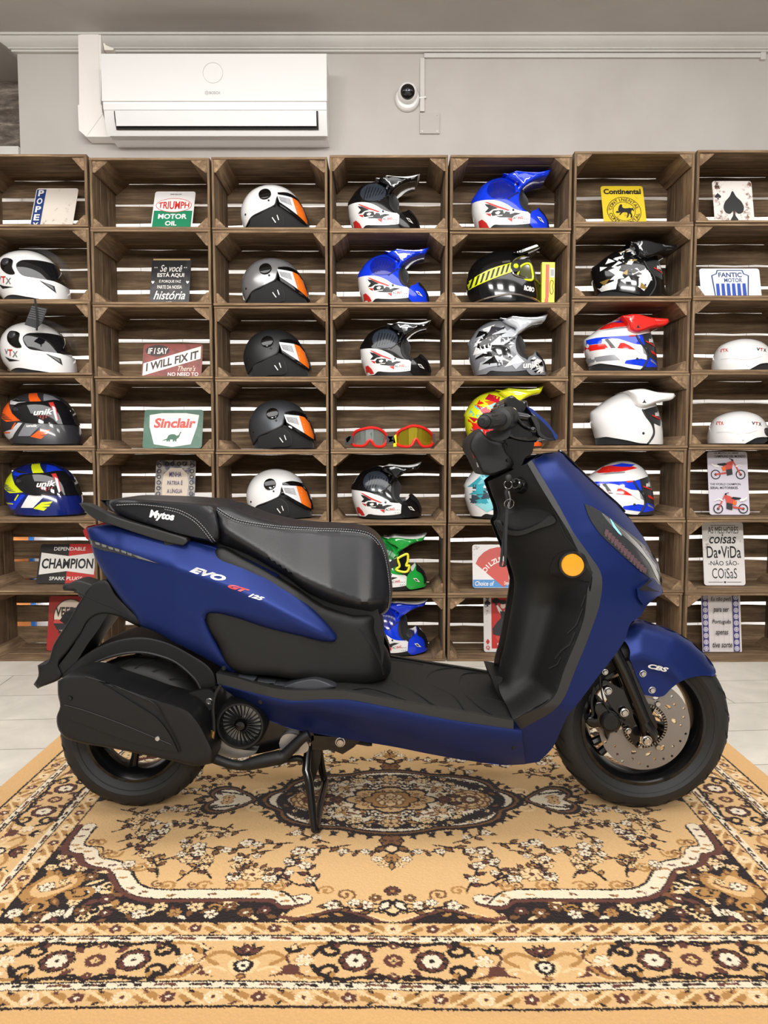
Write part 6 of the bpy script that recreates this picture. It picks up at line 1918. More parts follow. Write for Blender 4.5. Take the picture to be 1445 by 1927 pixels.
# exhaust
ex = [(60, 735, 46), (160, 775, 42), (260, 806, 40), (340, 815, 40), (420, 800, 52), (540, 770, 60), (660, 745, 62), (705, 725, 50), (770, 660, 46), (850, 585, 44), (910, 550, 40)]
P = [U(380 + a * .22145, 1260 + b * .22145, YC - .145) for a, b, r in ex]
MB().tube(P, [r * .22145 * kf for a, b, r in ex], 20, sub=4).build('exhaust_pipe', M_PIPE, SC)
mf = C6([(165, 318, 1), (190, 302), (288, 290), (400, 330), (520, 370), (610, 402), (700, 426), (760, 452), (802, 500), (842, 572), (872, 645), (866, 690, 1), (800, 702), (700, 682), (560, 652), (400, 620), (250, 592), (196, 572), (170, 540), (160, 480), (176, 432), (166, 380)])
YM = YC - .165
wm = pill(mf, .034, .030, 3.2)
muf = body('muffler', mf, wm, M_PIPE, 8, yc=YM)
hs = C6([(166, 316, 1), (190, 303), (288, 291), (400, 350), (520, 425), (620, 492), (672, 560), (712, 642, 1), (560, 610), (400, 560), (280, 512), (205, 480), (184, 440), (168, 380)])
wh = lambda X, Y: wm(X, Y) + .005
hsh = sheet('heat_shield', hs, wh, M_PLA, .012, 7, parent=muf, both=False, yc=YM)
for l in ([(196, 425), (300, 455), (450, 510), (560, 555), (680, 605)], [(290, 296), (400, 330), (520, 380), (600, 420), (640, 480), (700, 590), (718, 640)]):
    P = spline3(C6(l), 6); W = wh(np.array([p[0] for p in P]), np.array([p[1] for p in P]))
    MB().tube([U(p[0], p[1], YM - w - .001) for p, w in zip(P, W)], .0016, 6).build('shield_rib', M_PLA, hsh)
for (a, b, r_, m_) in ((223, 393, 5, M_BLKM), (620, 575, 5.2, M_BOLT)):
    x, y = 40 + a * .41522, 1150 + b * .41522
    bolt((x, y), r_, YM - float(wm(np.array([x]), np.array([y]))[0]) - .003, m_, parent=muf)
sheet('muffler_bracket', C6([(620, 396), (700, 385), (872, 372), (872, 430), (830, 470), (790, 500), (750, 450)]), .115, M_PLA, .012, 8, both=False)
bolt((40 + 852 * .41522, 1150 + 410 * .41522), 5.5, YC - .117)
# centre stand
Fn, Ff = UZ(592, 1563, .016), UZ(612, 1473, .016)
st0 = bpy.data.objects.new('centre_stand', None); COL.objects.link(st0); st0.parent = SC; ORG[st0.name] = ORG[SC.name]
MB().tube([U(580, 1404, YC - .10), U(576, 1450, YC - .13), U(582, 1474, YC - .14), Fn], [.010, .011, .011, .009], 12).build('leg', M_BLKM, st0)
MB().tube([U(600, 1408, YC + .06), U(606, 1450, YC + .11), Ff], [.010, .011, .009], 12).build('leg', M_BLKM, st0)
MB().tube([Fn + Vector((.002, 0, .002)), (Fn + Ff) / 2 + Vector((0, 0, .002)), Ff + Vector((0, 0, .002))], .010, 12).build('foot_bar', M_BLKM, st0)
sheet('stand_plate', CC([(930, 690), (1015, 680), (1000, 800), (950, 960), (930, 950), (920, 800)]), .09, mat('stand_dark_metal', rgb(40, 38, 36), .3, .5), .008, 7, parent=st0, both=False, curved=False)
MB().tube([U(380 + a * .22145, 1260 + b * .22145, YC - .10) for a, b in ((690, 770), (760, 760), (830, 755), (880, 790))], .008, 10, sub=4).build('stand_pedal', M_BLKM, st0)
sheet('stand_bracket', CC([(930, 560), (1090, 570), (1350, 600), (1290, 660), (1195, 720), (1120, 690), (1080, 680), (1000, 690), (920, 680)]), .10, M_BLKM, .02, 9, both=False, curved=False)
bolt((380 + 1175 * .22145, 1260 + 618 * .22145), 7.5, YC - .102)
body('frame_tube', CC([(900, 520), (1100, 540), (1400, 610), (1445, 650), (1340, 640), (1100, 600), (920, 600)]), .09, M_DARK, 12)

# ---- floorboard
te = C8([(55, 138), (110, 150), (200, 176), (300, 200), (400, 206), (480, 204), (560, 208), (720, 238), (900, 270), (1040, 293), (1210, 322)])
tb = C8([(1210, 357), (900, 308), (700, 266), (560, 241), (480, 240), (350, 245), (200, 215), (60, 180)])
WFB = lambda X: np.interp(X, [400, 500, 650, 980], [.150, .185, .205, .212])
strip = [(a, b, 1) if i in (0, 10) else (a, b) for i, (a, b) in enumerate(te)] + [(a, b, 1) if i in (0, 7) else (a, b) for i, (a, b) in enumerate(tb)]
sheet('floor_trim', strip, lambda X, Y: WFB(X) + .003, M_TRIMP, .015, 8)
ne = spline3(te, 5)
V, F = [], []
NS = 13
pts2 = [p for p in ne if p[0] > 400]
for (a, b) in pts2:
    w = float(WFB(a)) - .002
    q = U(a, b, YC - w)
    for j in range(NS):
        t = j / (NS - 1)
        V.append((q.x, YC - w + 2 * w * t, q.z - .004 + .006 * math.sin(math.pi * t)))
for i in range(len(pts2) - 1):
    for j in range(NS - 1): F.append((i * NS + j, (i + 1) * NS + j, (i + 1) * NS + j + 1, i * NS + j + 1))
matm = mk('floor_mat', V, F, mat('floor_mat_rubber', rgb(26, 26, 26), .6, bump=.35, bscale=520), SC)
def floor_z(x):
    xs = [V[i * NS][0] for i in range(len(pts2))]; zs = [V[i * NS][2] for i in range(len(pts2))]
    return float(np.interp(x, xs, zs))
for g in ([(735, 85), (800, 92), (860, 105)], [(560, 206), (640, 195), (720, 215), (800, 245)], [(700, 185), (780, 190), (840, 220), (910, 268)], [(780, 190), (740, 170), (735, 140)], [(985, 112), (900, 130), (872, 165), (900, 190), (980, 230), (1025, 288)], [(1110, 135), (1020, 140), (1000, 175), (1020, 220), (1080, 270), (1130, 300)], [(1040, 175), (1030, 195), (1060, 222), (1200, 260), (1240, 290)]):
    P = []
    for (a, b) in spline3(C8(g), 6):
        z = .33
        for _ in range(4):
            q = UZ(a, b, z); z = floor_z(q.x) + .0045
        P.append(UZ(a, b, z))
    MB().tube(P, .0016, 6).build('mat_groove', M_DARK, matm)
fp = C8([(310, 192), (350, 176), (395, 164), (440, 160), (480, 172), (520, 192), (480, 200), (400, 203)])
sheet('footrest_pad', fp, pill(fp, lambda X: WFB(X) - .03, .02, 2), mat('footrest_rubber', rgb(58, 60, 66), .55), .03, 7)
for a in (140, 215, 260):
    sheet('footrest_rib', C8([(a, 150 + (a - 140) * .22), (a + 70, 158 + (a - 140) * .2), (a + 60, 168 + (a - 140) * .22), (a + 5, 160 + (a - 140) * .22)]), .150, mat('footrest_rubber', rgb(58, 60, 66), .55), .02, 7, both=False, curved=False)
# ---- lower skirt
sk = C8([(58, 178, 1), (200, 215), (350, 245), (480, 240), (560, 241), (700, 266), (900, 308), (1210, 356), (1240, 360, 1), (1256, 492, 1), (1180, 495), (1050, 480), (900, 455), (750, 425), (600, 400), (430, 370), (320, 345), (260, 320), (180, 260), (105, 214)])
skb = C8([(105, 214), (180, 260), (260, 320), (320, 345), (430, 370), (600, 400), (750, 425), (900, 455), (1050, 480), (1180, 495), (1256, 492)])
skt = C8([(58, 178), (200, 215), (350, 245), (480, 240), (560, 241), (700, 266), (900, 308), (1240, 360)])
cr2 = C8([(440, 255), (520, 285), (640, 318), (800, 370), (960, 420), (1100, 452), (1250, 475)])
cr2a = np.array(cr2)
def wsk(X, Y):
    dt, db = dpoly(skt, X, Y), dpoly(skb, X, Y)
    t = dt / (dt + db + 1e-6)
    below = np.clip((Y - np.interp(X, cr2a[:, 0], cr2a[:, 1])) / 30, 0, 1)
    return WFB(X) + .004 - .06 * t ** 1.5 - .022 * below + .004 * np.sin(np.pi * np.minimum(1, t * 2))
sheet('side_skirt', sk, wsk, M_BLUE, .015, 8)
for (a, b) in ((228, 248), (1212, 425)):
    x, y = 380 + a * .48443, 1200 + b * .48443
    bolt((x, y), 4, YC - float(wsk(np.array([x]), np.array([y]))[0]) + .001, M_DARK, .004)

# ---- front cowl
inner_e = C4([(525, 478), (600, 600), (700, 770), (780, 920), (880, 1060), (955, 1180)]) + C5([(690, 130), (655, 240), (580, 430), (510, 585), (335, 700)])
front_e = C4([(525, 478), (600, 440), (700, 428), (722, 445), (880, 600), (1050, 750), (1150, 860), (1220, 960), (1272, 1060), (1312, 1120), (1326, 1200), (1330, 1255)]) + [(1247, 1112)]
cowl = [(1000, 866, 1)] + C4([(562, 455), (600, 440), (700, 428, 1), (722, 445), (880, 600), (1050, 750), (1150, 860), (1220, 960), (1272, 1060), (1306, 1120), (1322, 1200), (1328, 1255, 1)]) + [(1247, 1112, 1)] + \
       C5([(940, 110), (914, 128), (872, 190, 1), (832, 218), (800, 300), (760, 360), (690, 450), (600, 570), (545, 640), (470, 790), (415, 845, 1), (340, 857, 1), (335, 700, 1), (510, 585), (580, 430), (655, 240), (690, 130)]) + C4([(955, 1180), (880, 1060), (780, 920), (700, 770), (600, 600)])
def wc(X, Y):
    d1, d2 = dpoly(inner_e, X, Y), dpoly(front_e, X, Y)
    t = d2 / (d1 + d2 + 1e-6)
    a = np.clip(t / .45, 0, 1)
    g = .66 * np.sqrt(1 - (1 - a) ** 2) ** 1.0 + .34 * t ** .8
    W = np.interp(Y, [850, 900, 1000, 1100, 1330, 1440], [.125, .155, .19, .205, .213, .15])
    low = np.clip((Y - 1130) / 100, 0, 1)
    # below the nose the flank is cut back towards the wheel
    back = low * .03 * np.clip(d1 / 90, 0, 1)
    return np.maximum(.004, W * np.maximum(g, .1 * (d2 < 2)) - back)
cow = sheet('front_cowl', cowl, wc, M_BLUE, .010, 7)
# black edge of the front screen along the cowl's nose line
MB().tube([U(p[0], p[1], YC) for p in C4([(690, 424), (725, 440), (880, 596), (1050, 746), (1100, 800)])], .004, 8, sub=4).build('screen_edge', M_BLKM, SC)
# headlamp
hl_ = C4([(853, 748, 1), (902, 768), (1000, 828), (1100, 906), (1200, 985), (1272, 1056), (1306, 1112), (1322, 1180), (1332, 1232), (1326, 1258, 1), (1290, 1228), (1250, 1202), (1150, 1122), (1050, 1032), (940, 922), (882, 832)])
lampo = sheet('headlamp', hl_, lambda X, Y: wc(X, Y) + .0018, M_BLKM, .006, 6)
def inl(name, pts, m, off, ck=C4, curved=False, step=6): return sheet(name, ck(pts), lambda X, Y: wc(X, Y) + off, m, .0015, step, parent=lampo, both=False, curved=curved)
inl('reflector_band', [(960, 806), (1040, 868), (1130, 943), (1210, 1023), (1270, 1098), (1312, 1190), (1325, 1248), (1302, 1212), (1252, 1112), (1184, 1030), (1100, 952), (1010, 872)], M_LAMPG, .004, curved=True)
inl('light_strip', [(1010, 838), (1022, 850), (1046, 890), (1080, 935), (1084, 948), (1062, 930), (1030, 890)], mat('light_strip_cyan', rgb(150, 226, 246), .2), .006)
mfin = mat('maroon_fin', rgb(86, 52, 56), .3)
for i in range(13):
    t = i / 12
    a, b = 985 + t * 235, 905 + t * 235
    inl('lamp_fin', [(a, b), (a + 20, b + 8), (a + 12, b + 40), (a - 8, b + 30)], mfin, .0042)
    inl('lamp_fin', [(a - 20, b + 6), (a - 9, b + 8), (a - 14, b + 30), (a - 26, b + 24)], mfin, .0042) if 0 < i else None
inl('reflector_band', [(1200, 1000), (1260, 1060), (1296, 1110), (1312, 1170), (1280, 1120), (1235, 1060)], mat('lamp_smoke', rgb(120, 126, 136), .12, .6), .0055, curved=True)
sheet('headlamp_lens', hl_, lambda X, Y: wc(X, Y) + .009, M_LENS, None, 6, parent=lampo, both=False)
# nose lip under the lamp
nl = C3([(470, 1062, 1), (520, 1020), (575, 978), (660, 1072, 1), (664, 1086), (640, 1112, 1), (572, 1140), (520, 1186, 1), (480, 1130)])
sheet('nose_lip', nl, lambda X, Y: wc(X, Y) + .010 * np.clip((Y - 1092) / 18, 0, 1) + .003, M_BLUE, .01, 5)
sheet('nose_lip_shade', C3([(484, 1066), (572, 990), (580, 1000), (540, 1036), (600, 1070), (648, 1088), (560, 1076), (520, 1078)]), lambda X, Y: wc(X, Y) + .014, M_DARK, .003, 5, both=False, curved=False)  # dark sheet laid on the nose as the lip's shade, no real hollow
# ---- leg shield
li = C4([(258, 612), (285, 690), (318, 780), (320, 830), (300, 862), (312, 905), (350, 1000), (390, 1110), (424, 1240)]) + C5([(307, 70), (290, 180), (262, 330), (236, 440), (231, 480)])
lr = C4([(500, 500), (580, 640), (660, 770), (760, 930), (830, 1070), (900, 1180), (884, 1290)]) + C5([(640, 60), (620, 190), (530, 430), (482, 555), (300, 655)])
legp = [(p[0], p[1], 1) if i == 0 else p for i, p in enumerate(li)] + C5([(240, 530), (270, 590), (300, 655, 1)]) + [p for p in lr[::-1][1:-1]] + [(lr[0][0], lr[0][1], 1)]
fl_ = Field(legp, 90)
def wl(X, Y):
    a, b = dpoly(li, X, Y), dpoly(lr, X, Y)
    t = a / (a + b + 1e-6)
    top = np.interp(Y, [870, 930, 1040, 1330], [.55, .75, .95, 1])
    base = .045 + (.160 * t ** .75) * top
    # recess above the pocket lip, hollow shin below it
    rec = -.05 * np.exp(-((Y - 955) / 28) ** 2) * np.clip(t * 3, 0, 1) * (1 - t)
    knee = -.038 * np.exp(-(((t - .55) / .25) ** 2)) * np.interp(Y, [1080, 1140, 1280, 1360], [0, 1, 1, .3])
    return base + rec + knee
leg = sheet('leg_shield', legp, wl, M_PLA, .012, 8)
lip = C4([(298, 862), (328, 848), (345, 880), (385, 912), (440, 920), (560, 880), (662, 828), (674, 846), (560, 906), (440, 946), (370, 936), (318, 902)])
sheet('pocket_lip', lip, lambda X, Y: wl(X, Y) + .010, M_TRIMP, .02, 6, both=False)
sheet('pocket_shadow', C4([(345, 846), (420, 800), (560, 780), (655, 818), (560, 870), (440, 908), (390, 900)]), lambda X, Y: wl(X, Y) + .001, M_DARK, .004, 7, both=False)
sheet('shin_panel_line', C4([(660, 770), (740, 950), (830, 1060), (822, 1064), (730, 956), (652, 776)]), lambda X, Y: wl(X, Y) + .002, M_DARK, .003, 7, both=False, curved=False)
for q in ([(575, 262), (580, 264), (556, 320), (520, 346), (490, 384), (486, 382), (516, 342), (552, 316)], [(610, 155), (614, 157), (585, 232), (545, 270), (541, 268), (580, 228)], [(512, 374), (516, 376), (500, 410), (462, 428), (460, 424), (496, 406)], [(624, 92), (628, 94), (608, 148), (604, 146)]):
    sheet('shin_groove', C5(q), lambda X, Y: wl(X, Y) + .002, M_TRIMP, .003, 6, both=False, curved=False)
edge = [(1000, 866, 1)] + [p for p in inner_e[1:-1]] + [(inner_e[-1][0], inner_e[-1][1], 1)] + [(lr[-1][0], lr[-1][1], 1)] + lr[::-1][1:-1] + [(lr[0][0], lr[0][1], 1)]
sheet('leg_shield_edge', edge, lambda X, Y: np.interp(Y, [850, 900, 1000, 1100, 1330, 1440], [.125, .155, .19, .205, .213, .15]) + .001, M_TRIMP, .015, 7)
body('toe_board', C5([(198, 456, 1), (240, 462), (310, 490), (420, 530), (474, 558, 1), (308, 652, 1), (262, 592), (222, 520)]), .07, M_PLA, 9)
# reflector and ignition lock
wx = float(wl(np.array([1077.]), np.array([1063.]))[0]) + .012
p = U(1077, 1063, YC - wx); kk = (U(1078, 1063, YC - wx) - p).x
rf = MB().lathe([(0, .004), (24.5 * kk, .004), (25.5 * kk, .002), (25.5 * kk, -.03)], p, (-.12, -1, 0), 40).build('reflector_mount', M_PLA, SC)
MB().lathe([(0, .010), (20 * kk, .009), (21.3 * kk, .006), (21.3 * kk, .002)], p, (-.12, -1, 0), 40).build('reflector', M_REFL, rf)
sheet('reflector_plinth', C4([(640, 1180), (690, 1060), (760, 1040), (830, 1050), (905, 1175), (885, 1225), (800, 1210)]), lambda X, Y: wl(X, Y) + .006, M_PLA, .02, 7, both=False)
wx = float(wl(np.array([977.]), np.array([912.]))[0]) + .004
ig = U(977, 912, YC - wx)
MB().lathe([(0, .012), (.011, .012), (.013, .004), (.019, .004), (.021, -.01)], ig, (-.75, -.6, .25), 30).build('ignition_lock', M_BLKM, SC)
MB().lathe([(.0105, .0135), (.0125, .0135), (.0125, .010)], ig, (-.75, -.6, .25), 30).build('lock_ring', M_CHROME, SC)

# ---- steering neck, bars, controls
nk = CA([(300, 480, 1), (230, 560), (185, 620), (168, 760), (228, 860), (300, 1010), (345, 1110, 1), (440, 1120), (640, 1062), (785, 985, 1), (745, 880), (660, 790), (640, 690), (440, 630), (360, 540)])
body('steering_cover', nk, pill(nk, .045, .055, 1.8), M_PLA, 6)
bolt((860 + 688 * .1384, 740 + 908 * .1384), 3.2, YC - .10, M_BLKM)
for i, (a, b, c_, d_) in enumerate(((208, 825, 240, 880), (262, 940, 330, 1000))):
    sheet('warning_sticker', CA([(a, b), (c_, b + 2), (c_ + 14, d_), (a + 18, d_ + 4)]), lambda X, Y: np.full(np.shape(X), .062), (mat('sticker_red', rgb(190, 40, 40), .4), M_STK)[i], .004, 5, both=False, curved=False)
body('stem_cover', CA([(640, 640), (800, 620), (1050, 640), (1040, 740), (1010, 830), (940, 860), (860, 1000), (760, 1030), (720, 900), (640, 800)]), .07, M_DARK, 8)
hb = CA([(560, 170), (640, 130), (740, 90), (950, 150), (1010, 260), (1100, 420), (1120, 560), (1100, 640), (860, 660), (640, 560), (560, 360)])
body('handlebar_housing', hb, pill(hb, .04, .035, 1.8), M_BLKM, 6)
hf = CA([(945, 186, 1), (1010, 214), (1100, 290), (1230, 410), (1322, 540), (1366, 590), (1345, 634, 1), (1200, 630), (1120, 600), (1085, 540), (1050, 420), (1000, 290)])
body('headset_fairing', hf, pill(hf, .075, .03, 1.8), M_BLKM, 6)
hf2 = CA([(945, 180, 1), (1012, 208), (1104, 284), (1236, 404), (1328, 534), (1372, 588), (1348, 640, 1), (1330, 620), (1296, 540), (1200, 430), (1080, 316), (1000, 250)])
body('headset_edge', hf2, .106, M_BLUE, 6)
sheet('fairing_inset', CA([(1010, 300), (1060, 330), (1120, 420), (1130, 520), (1220, 600), (1330, 622), (1200, 622), (1110, 570), (1080, 480)]), .108, M_PLA, .01, 6, both=False)
tb_ = CA([(630, 140), (740, 28), (855, 100), (950, 104), (945, 205), (905, 262), (800, 250), (700, 200)])
body('mirror_clamp', tb_, pill(tb_, .05, .05, 2), M_BLKM, 5)
g0, g1, g2, g3 = U(907.7, 794, YC - .37), U(925, 792, YC - .31), U(943, 788.5, YC - .235), U(962, 786, YC - .16)
gp = bpy.data.objects.new('throttle_grip', None); COL.objects.link(gp); gp.parent = SC; ORG[gp.name] = ORG[SC.name]
ax = (g2 - g0).normalized()
MB().lathe([(0, -.004), (.0045, -.004), (.005, -.002), (.0085, -.002), (.0125, .002), (.0135, .008), (.0135, .016), (.011, .020)], g0, ax, 28).build('bar_end', M_RUB, gp)
L_ = (g2 - g0).length
MB().lathe([(.0145, .016), (.0165, .02), (.0168, .05), (.0172, L_ - .03), (.0172, L_ - .012), (.0255, L_ - .008), (.0262, L_), (.026, L_ + .01), (.020, L_ + .014)], g0, ax, 36).build('grip', M_RUB, gp)
mb = MB()
for k in range(10):
    a = 2 * math.pi * k / 10
    u = ax.orthogonal().normalized(); w_ = ax.cross(u)
    d = u * math.cos(a) + w_ * math.sin(a)
    mb.tube([g0 + ax * (.03 + (k % 2) * .008) + d * .0168, g0 + ax * (.07 + (k % 2) * .01) + d * .0172], .002, 6)
mb.build('grip_rib', M_RUB, gp)
MB().lathe([(.024, L_ + .008), (.027, L_ + .014), (.027, L_ + .06), (.02, L_ + .07)], g0, ax, 30).build('switch_housing', M_PLA, gp)
sheet('switch_block', CA([(440, 520), (500, 500), (640, 500), (690, 420), (720, 300), (735, 420), (700, 600), (560, 650), (450, 600)]), .20, M_PLA, .06, 6, both=False)
# the far grip
gf = bpy.data.objects.new('left_grip', None); COL.objects.link(gf); gf.parent = SC; ORG[gf.name] = ORG[SC.name]
fa = Vector((U(943, 788, YC - .1).x + .045, YC + .1, g2.z)); fb = Vector((fa.x + .05, YC + .35, g2.z + .005))
MB().tube([fa, fb], [.018, .016], 16).build('grip', M_RUB, gf)
# front brake lever and master cylinder
MB().tube([U(860 + a * .1384, 740 + b * .1384, YC - dd) for a, b, dd in ((800, 330, .17), (850, 400, .20), (940, 470, .23), (1015, 500, .26))], [.006, .0055, .005, .005], 10, sub=4).build('brake_lever', M_BLKM, SC)
MB().ball(U(860 + 1030 * .1384, 740 + 502 * .1384, YC - .265), .0075, 10).build('lever_tip', M_BLKM, SC)
MB().tube([U(860 + 770 * .1384, 740 + 300 * .1384, YC - .15), U(860 + 960 * .1384, 740 + 330 * .1384, YC - .15)], [.010, .009], 12).build('master_cylinder', M_BLKM, SC)
MB().tube([U(860 + a * .1384, 740 + b * .1384, YC - .13) for a, b in ((780, 380), (820, 360), (900, 300), (990, 320))], .004, 8, sub=4).build('brake_hose', M_BLKM, SC)
mbk = MB().lathe([(0, .004), (.0075, .004), (.0095, .002), (.0095, -.02)], U(860 + 757 * .1384, 740 + 246 * .1384, YC - .16), (0, -1, .2), 24).build('mirror_cap', M_BLKM, SC)
MB().lathe([(.005, .0055), (.0075, .0055), (.0075, .003), (.005, .003)], U(860 + 757 * .1384, 740 + 246 * .1384, YC - .16), (0, -1, .2), 24, closed=True).build('cap_ring', mat('cap_gold', rgb(190, 176, 140), .3, .8), mbk)
MB().lathe([(.0045, .0025), (.0065, .0025), (.0065, -.0025), (.0045, -.0025)], U(950, 838, YC - .17), (.2, -1, 0), 20, closed=True).build('helmet_hook', M_BLKM, SC)
MB().tube([U(949, 820, YC - .17), U(949, 832, YC - .17)], .004, 8).build('helmet_hook', M_BLKM, SC)

# ---- key on its lanyard, hanging from the lock
Yk = YC - .150
kx = U(957, 900, Yk)
ky = empty('key_lanyard', kx, 'key on a black wrist strap with steel rings hanging from the ignition lock', 'keys')
MB().ball(kx, .0088, 10, (1, .45, 1.1)).build('key_head', M_RUB, ky)
MB().tube([kx, kx.lerp(ig, .55)], .003, 8).build('key_blade', M_CHROME, ky)
def ringt(c, r, name, tilt=0):
    P = [c + Vector((r * math.cos(2 * math.pi * k / 28), r * math.sin(2 * math.pi * k / 28) * tilt, r * math.sin(2 * math.pi * k / 28))) for k in range(29)]
    return MB().tube(P, .0008, 6, cap=False).build(name, M_CHROME, ky)
ringt(U(956, 912, Yk), .0095, 'key_ring', .3); ringt(U(958, 948, Yk), .0115, 'key_ring', -.4)
MB().tube([U(955, 918, Yk), U(952, 926, Yk), U(955, 945, Yk)], [.004, .0052, .003], 10).build('fob', M_RUB, ky)
MB().tube([U(957, 924, Yk), U(960, 940, Yk), U(956, 956, Yk)], .0028, 8).build('clip', M_CHROME, ky)
def ribbon(pts, w, name):
    P = spline3(pts, 8)
    q = [U(a, b, Yk + c) for a, b, c in P]
    V = [p + Vector((d, 0, 0)) for p in q for d in (-w, w)] 
    V2 = [Vector((v.x, v.y + .0016, v.z)) for v in V]
    n = len(V)
    F = [(2 * i, 2 * i + 2, 2 * i + 3, 2 * i + 1) for i in range(len(q) - 1)]
    F += [tuple(n + k for k in f[::-1]) for f in F]
    F += [(2 * i, n + 2 * i, n + 2 * i + 2, 2 * i + 2) for i in range(len(q) - 1)] + [(2 * i + 1, 2 * i + 3, n + 2 * i + 3, n + 2 * i + 1) for i in range(len(q) - 1)]
    mk(name, V + V2, F, mat('black_webbing', rgb(14, 15, 20), .6), ky)
ribbon([(955, 954, 0), (951, 985, .002), (947, 1020, .004), (943, 1055, .004), (942, 1064, .002), (946, 1067, 0), (950, 1062, -.002), (951, 1040, -.003), (952, 1000, -.002), (954, 960, 0)], .0034, 'strap')
# ================================================================ the rug
RES = .0021
RX, RY = 1.10, .86
class Canvas:
    def __init__(s, nx, ny, fill): s.a = np.full((nx, ny), fill, np.uint8); s.nx, s.ny = nx, ny
    def win(s, x0, x1, y0, y1):
        i0, i1 = max(0, int(x0 / RES) - 1), min(s.nx, int(x1 / RES) + 2)
        j0, j1 = max(0, int(y0 / RES) - 1), min(s.ny, int(y1 / RES) + 2)
        if i1 <= i0 or j1 <= j0: return None
        X, Y = np.meshgrid((np.arange(i0, i1) + .5) * RES, (np.arange(j0, j1) + .5) * RES, indexing='ij')
        return s.a[i0:i1, j0:j1], X, Y
    def poly(s, pts, c, only=None):
        P = np.array([p[:2] for p in pts])
        w = s.win(P[:, 0].min(), P[:, 0].max(), P[:, 1].min(), P[:, 1].max())
        if w is None: return
        A, X, Y = w
        m = inside(P, X, Y)
        if only is not None: m &= np.isin(A, only)
        A[m] = c
    def spoly(s, pts, c, only=None): s.poly(densify(pts, .006), c, only)
    def disc(s, x, y, rx, c, ry=None, only=None):
        ry = ry or rx
        w = s.win(x - rx, x + rx, y - ry, y + ry)
        if w is None: return
        A, X, Y = w
        m = ((X - x) / rx) ** 2 + ((Y - y) / ry) ** 2 < 1
        if only is not None: m &= np.isin(A, only)
        A[m] = c
    def line(s, pts, wd, c, sm=True, only=None, taper=False):
        P = spline3(pts, 8) if sm and len(pts) > 2 else pts
        P = np.array([p[:2] for p in P], float)
        n = len(P)
        for i in range(n - 1):
            a, b = P[i], P[i + 1]
            q = wd * (1 - .75 * i / n) if taper else wd
            w = s.win(min(a[0], b[0]) - q, max(a[0], b[0]) + q, min(a[1], b[1]) - q, max(a[1], b[1]) + q)
            if w is None: continue
            A, X, Y = w
            d = b - a
            t = np.clip(((X - a[0]) * d[0] + (Y - a[1]) * d[1]) / (d @ d + 1e-12), 0, 1)
            m = (X - a[0] - t * d[0]) ** 2 + (Y - a[1] - t * d[1]) ** 2 < q * q
            if only is not None: m &= np.isin(A, only)
            A[m] = c
    def leaf(s, x, y, ang, L, W, c, rim=None, only=None):
        ca, sa = math.cos(ang), math.sin(ang)
        def T(k):
            q = [(0, 0), (.25, .4), (.55, .5), (.85, .2), (1.0, 0), (.85, -.2), (.55, -.5), (.25, -.4)]
            return [(x + ca * a * L * k - sa * b * W * k, y + sa * a * L * k + ca * b * W * k) for a, b in q]
        if rim is not None: s.poly(T(1.0), rim, only)
        q = T(1.0)
        if rim is not None:
            mx_, my_ = x + ca * L * .52, y + sa * L * .52
            q = [(mx_ + (a - mx_) * .62, my_ + (b - my_) * .55) for a, b in q]
        s.poly(q, c, only)
    def flower(s, x, y, r, c, core, rim=None, n=6, rot=0, only=None):
        for k in range(n):
            a = rot + 2 * math.pi * k / n
            px_, py_ = x + math.cos(a) * r * .6, y + math.sin(a) * r * .6
            if rim is not None: s.disc(px_, py_, r * .46, rim, only=only)
            s.disc(px_, py_, r * (.34 if rim is not None else .42), c, only=(None if only is None else list(only) + [rim]) if rim is not None else only)
        s.disc(x, y, r * .40, c, only=only); s.disc(x, y, r * .24, core, only=only)
    def scroll(s, x, y, r, a0, turns, wd, c, cw=1, only=None, tip=True):
        P = []
        n = int(18 * turns)
        for k in range(n + 1):
            t = k / n
            a = a0 + cw * turns * 2 * math.pi * t
            q = r * (1 - .78 * t)
            P.append((x + math.cos(a) * q, y + math.sin(a) * q))
        s.line(P, wd, c, False, only)
        if tip: s.disc(P[-1][0], P[-1][1], wd * 1.7, c, only=only)
    def sprig(s, x, y, ang, L, stem, leafc, fl, core, rng, rim=2):
        L *= 1.22
        P = [(x, y)]
        a = ang; bend = rng.uniform(-.5, .5)
        for k in range(5):
            a += bend * .3
            P.append((P[-1][0] + math.cos(a) * L / 5, P[-1][1] + math.sin(a) * L / 5))
        s.line(P, .0027, stem)
        for k in range(1, 6):
            px, py = P[k]
            sd = 1 if k % 2 else -1
            s.leaf(px, py, ang + sd * rng.uniform(.5, 1.2), L * .30, L * .16, leafc, rim)
        s.flower(P[-1][0], P[-1][1], L * .15, fl, core, rim, 5)
        s.flower(P[3][0] + rng.uniform(-.2, .2) * L, P[3][1] + rng.uniform(-.22, .22) * L, L * .12, fl, core, rim, 5)
T_, CR, DK, BR, MR, GO, LT = 0, 1, 2, 3, 4, 5, 6      # tan field, cream, near-black, brown, maroon, gold, light beige
nx, ny = int(RX / RES), int(RY / RES)
Q = Canvas(nx, ny, T_)
rg = random.Random(77)

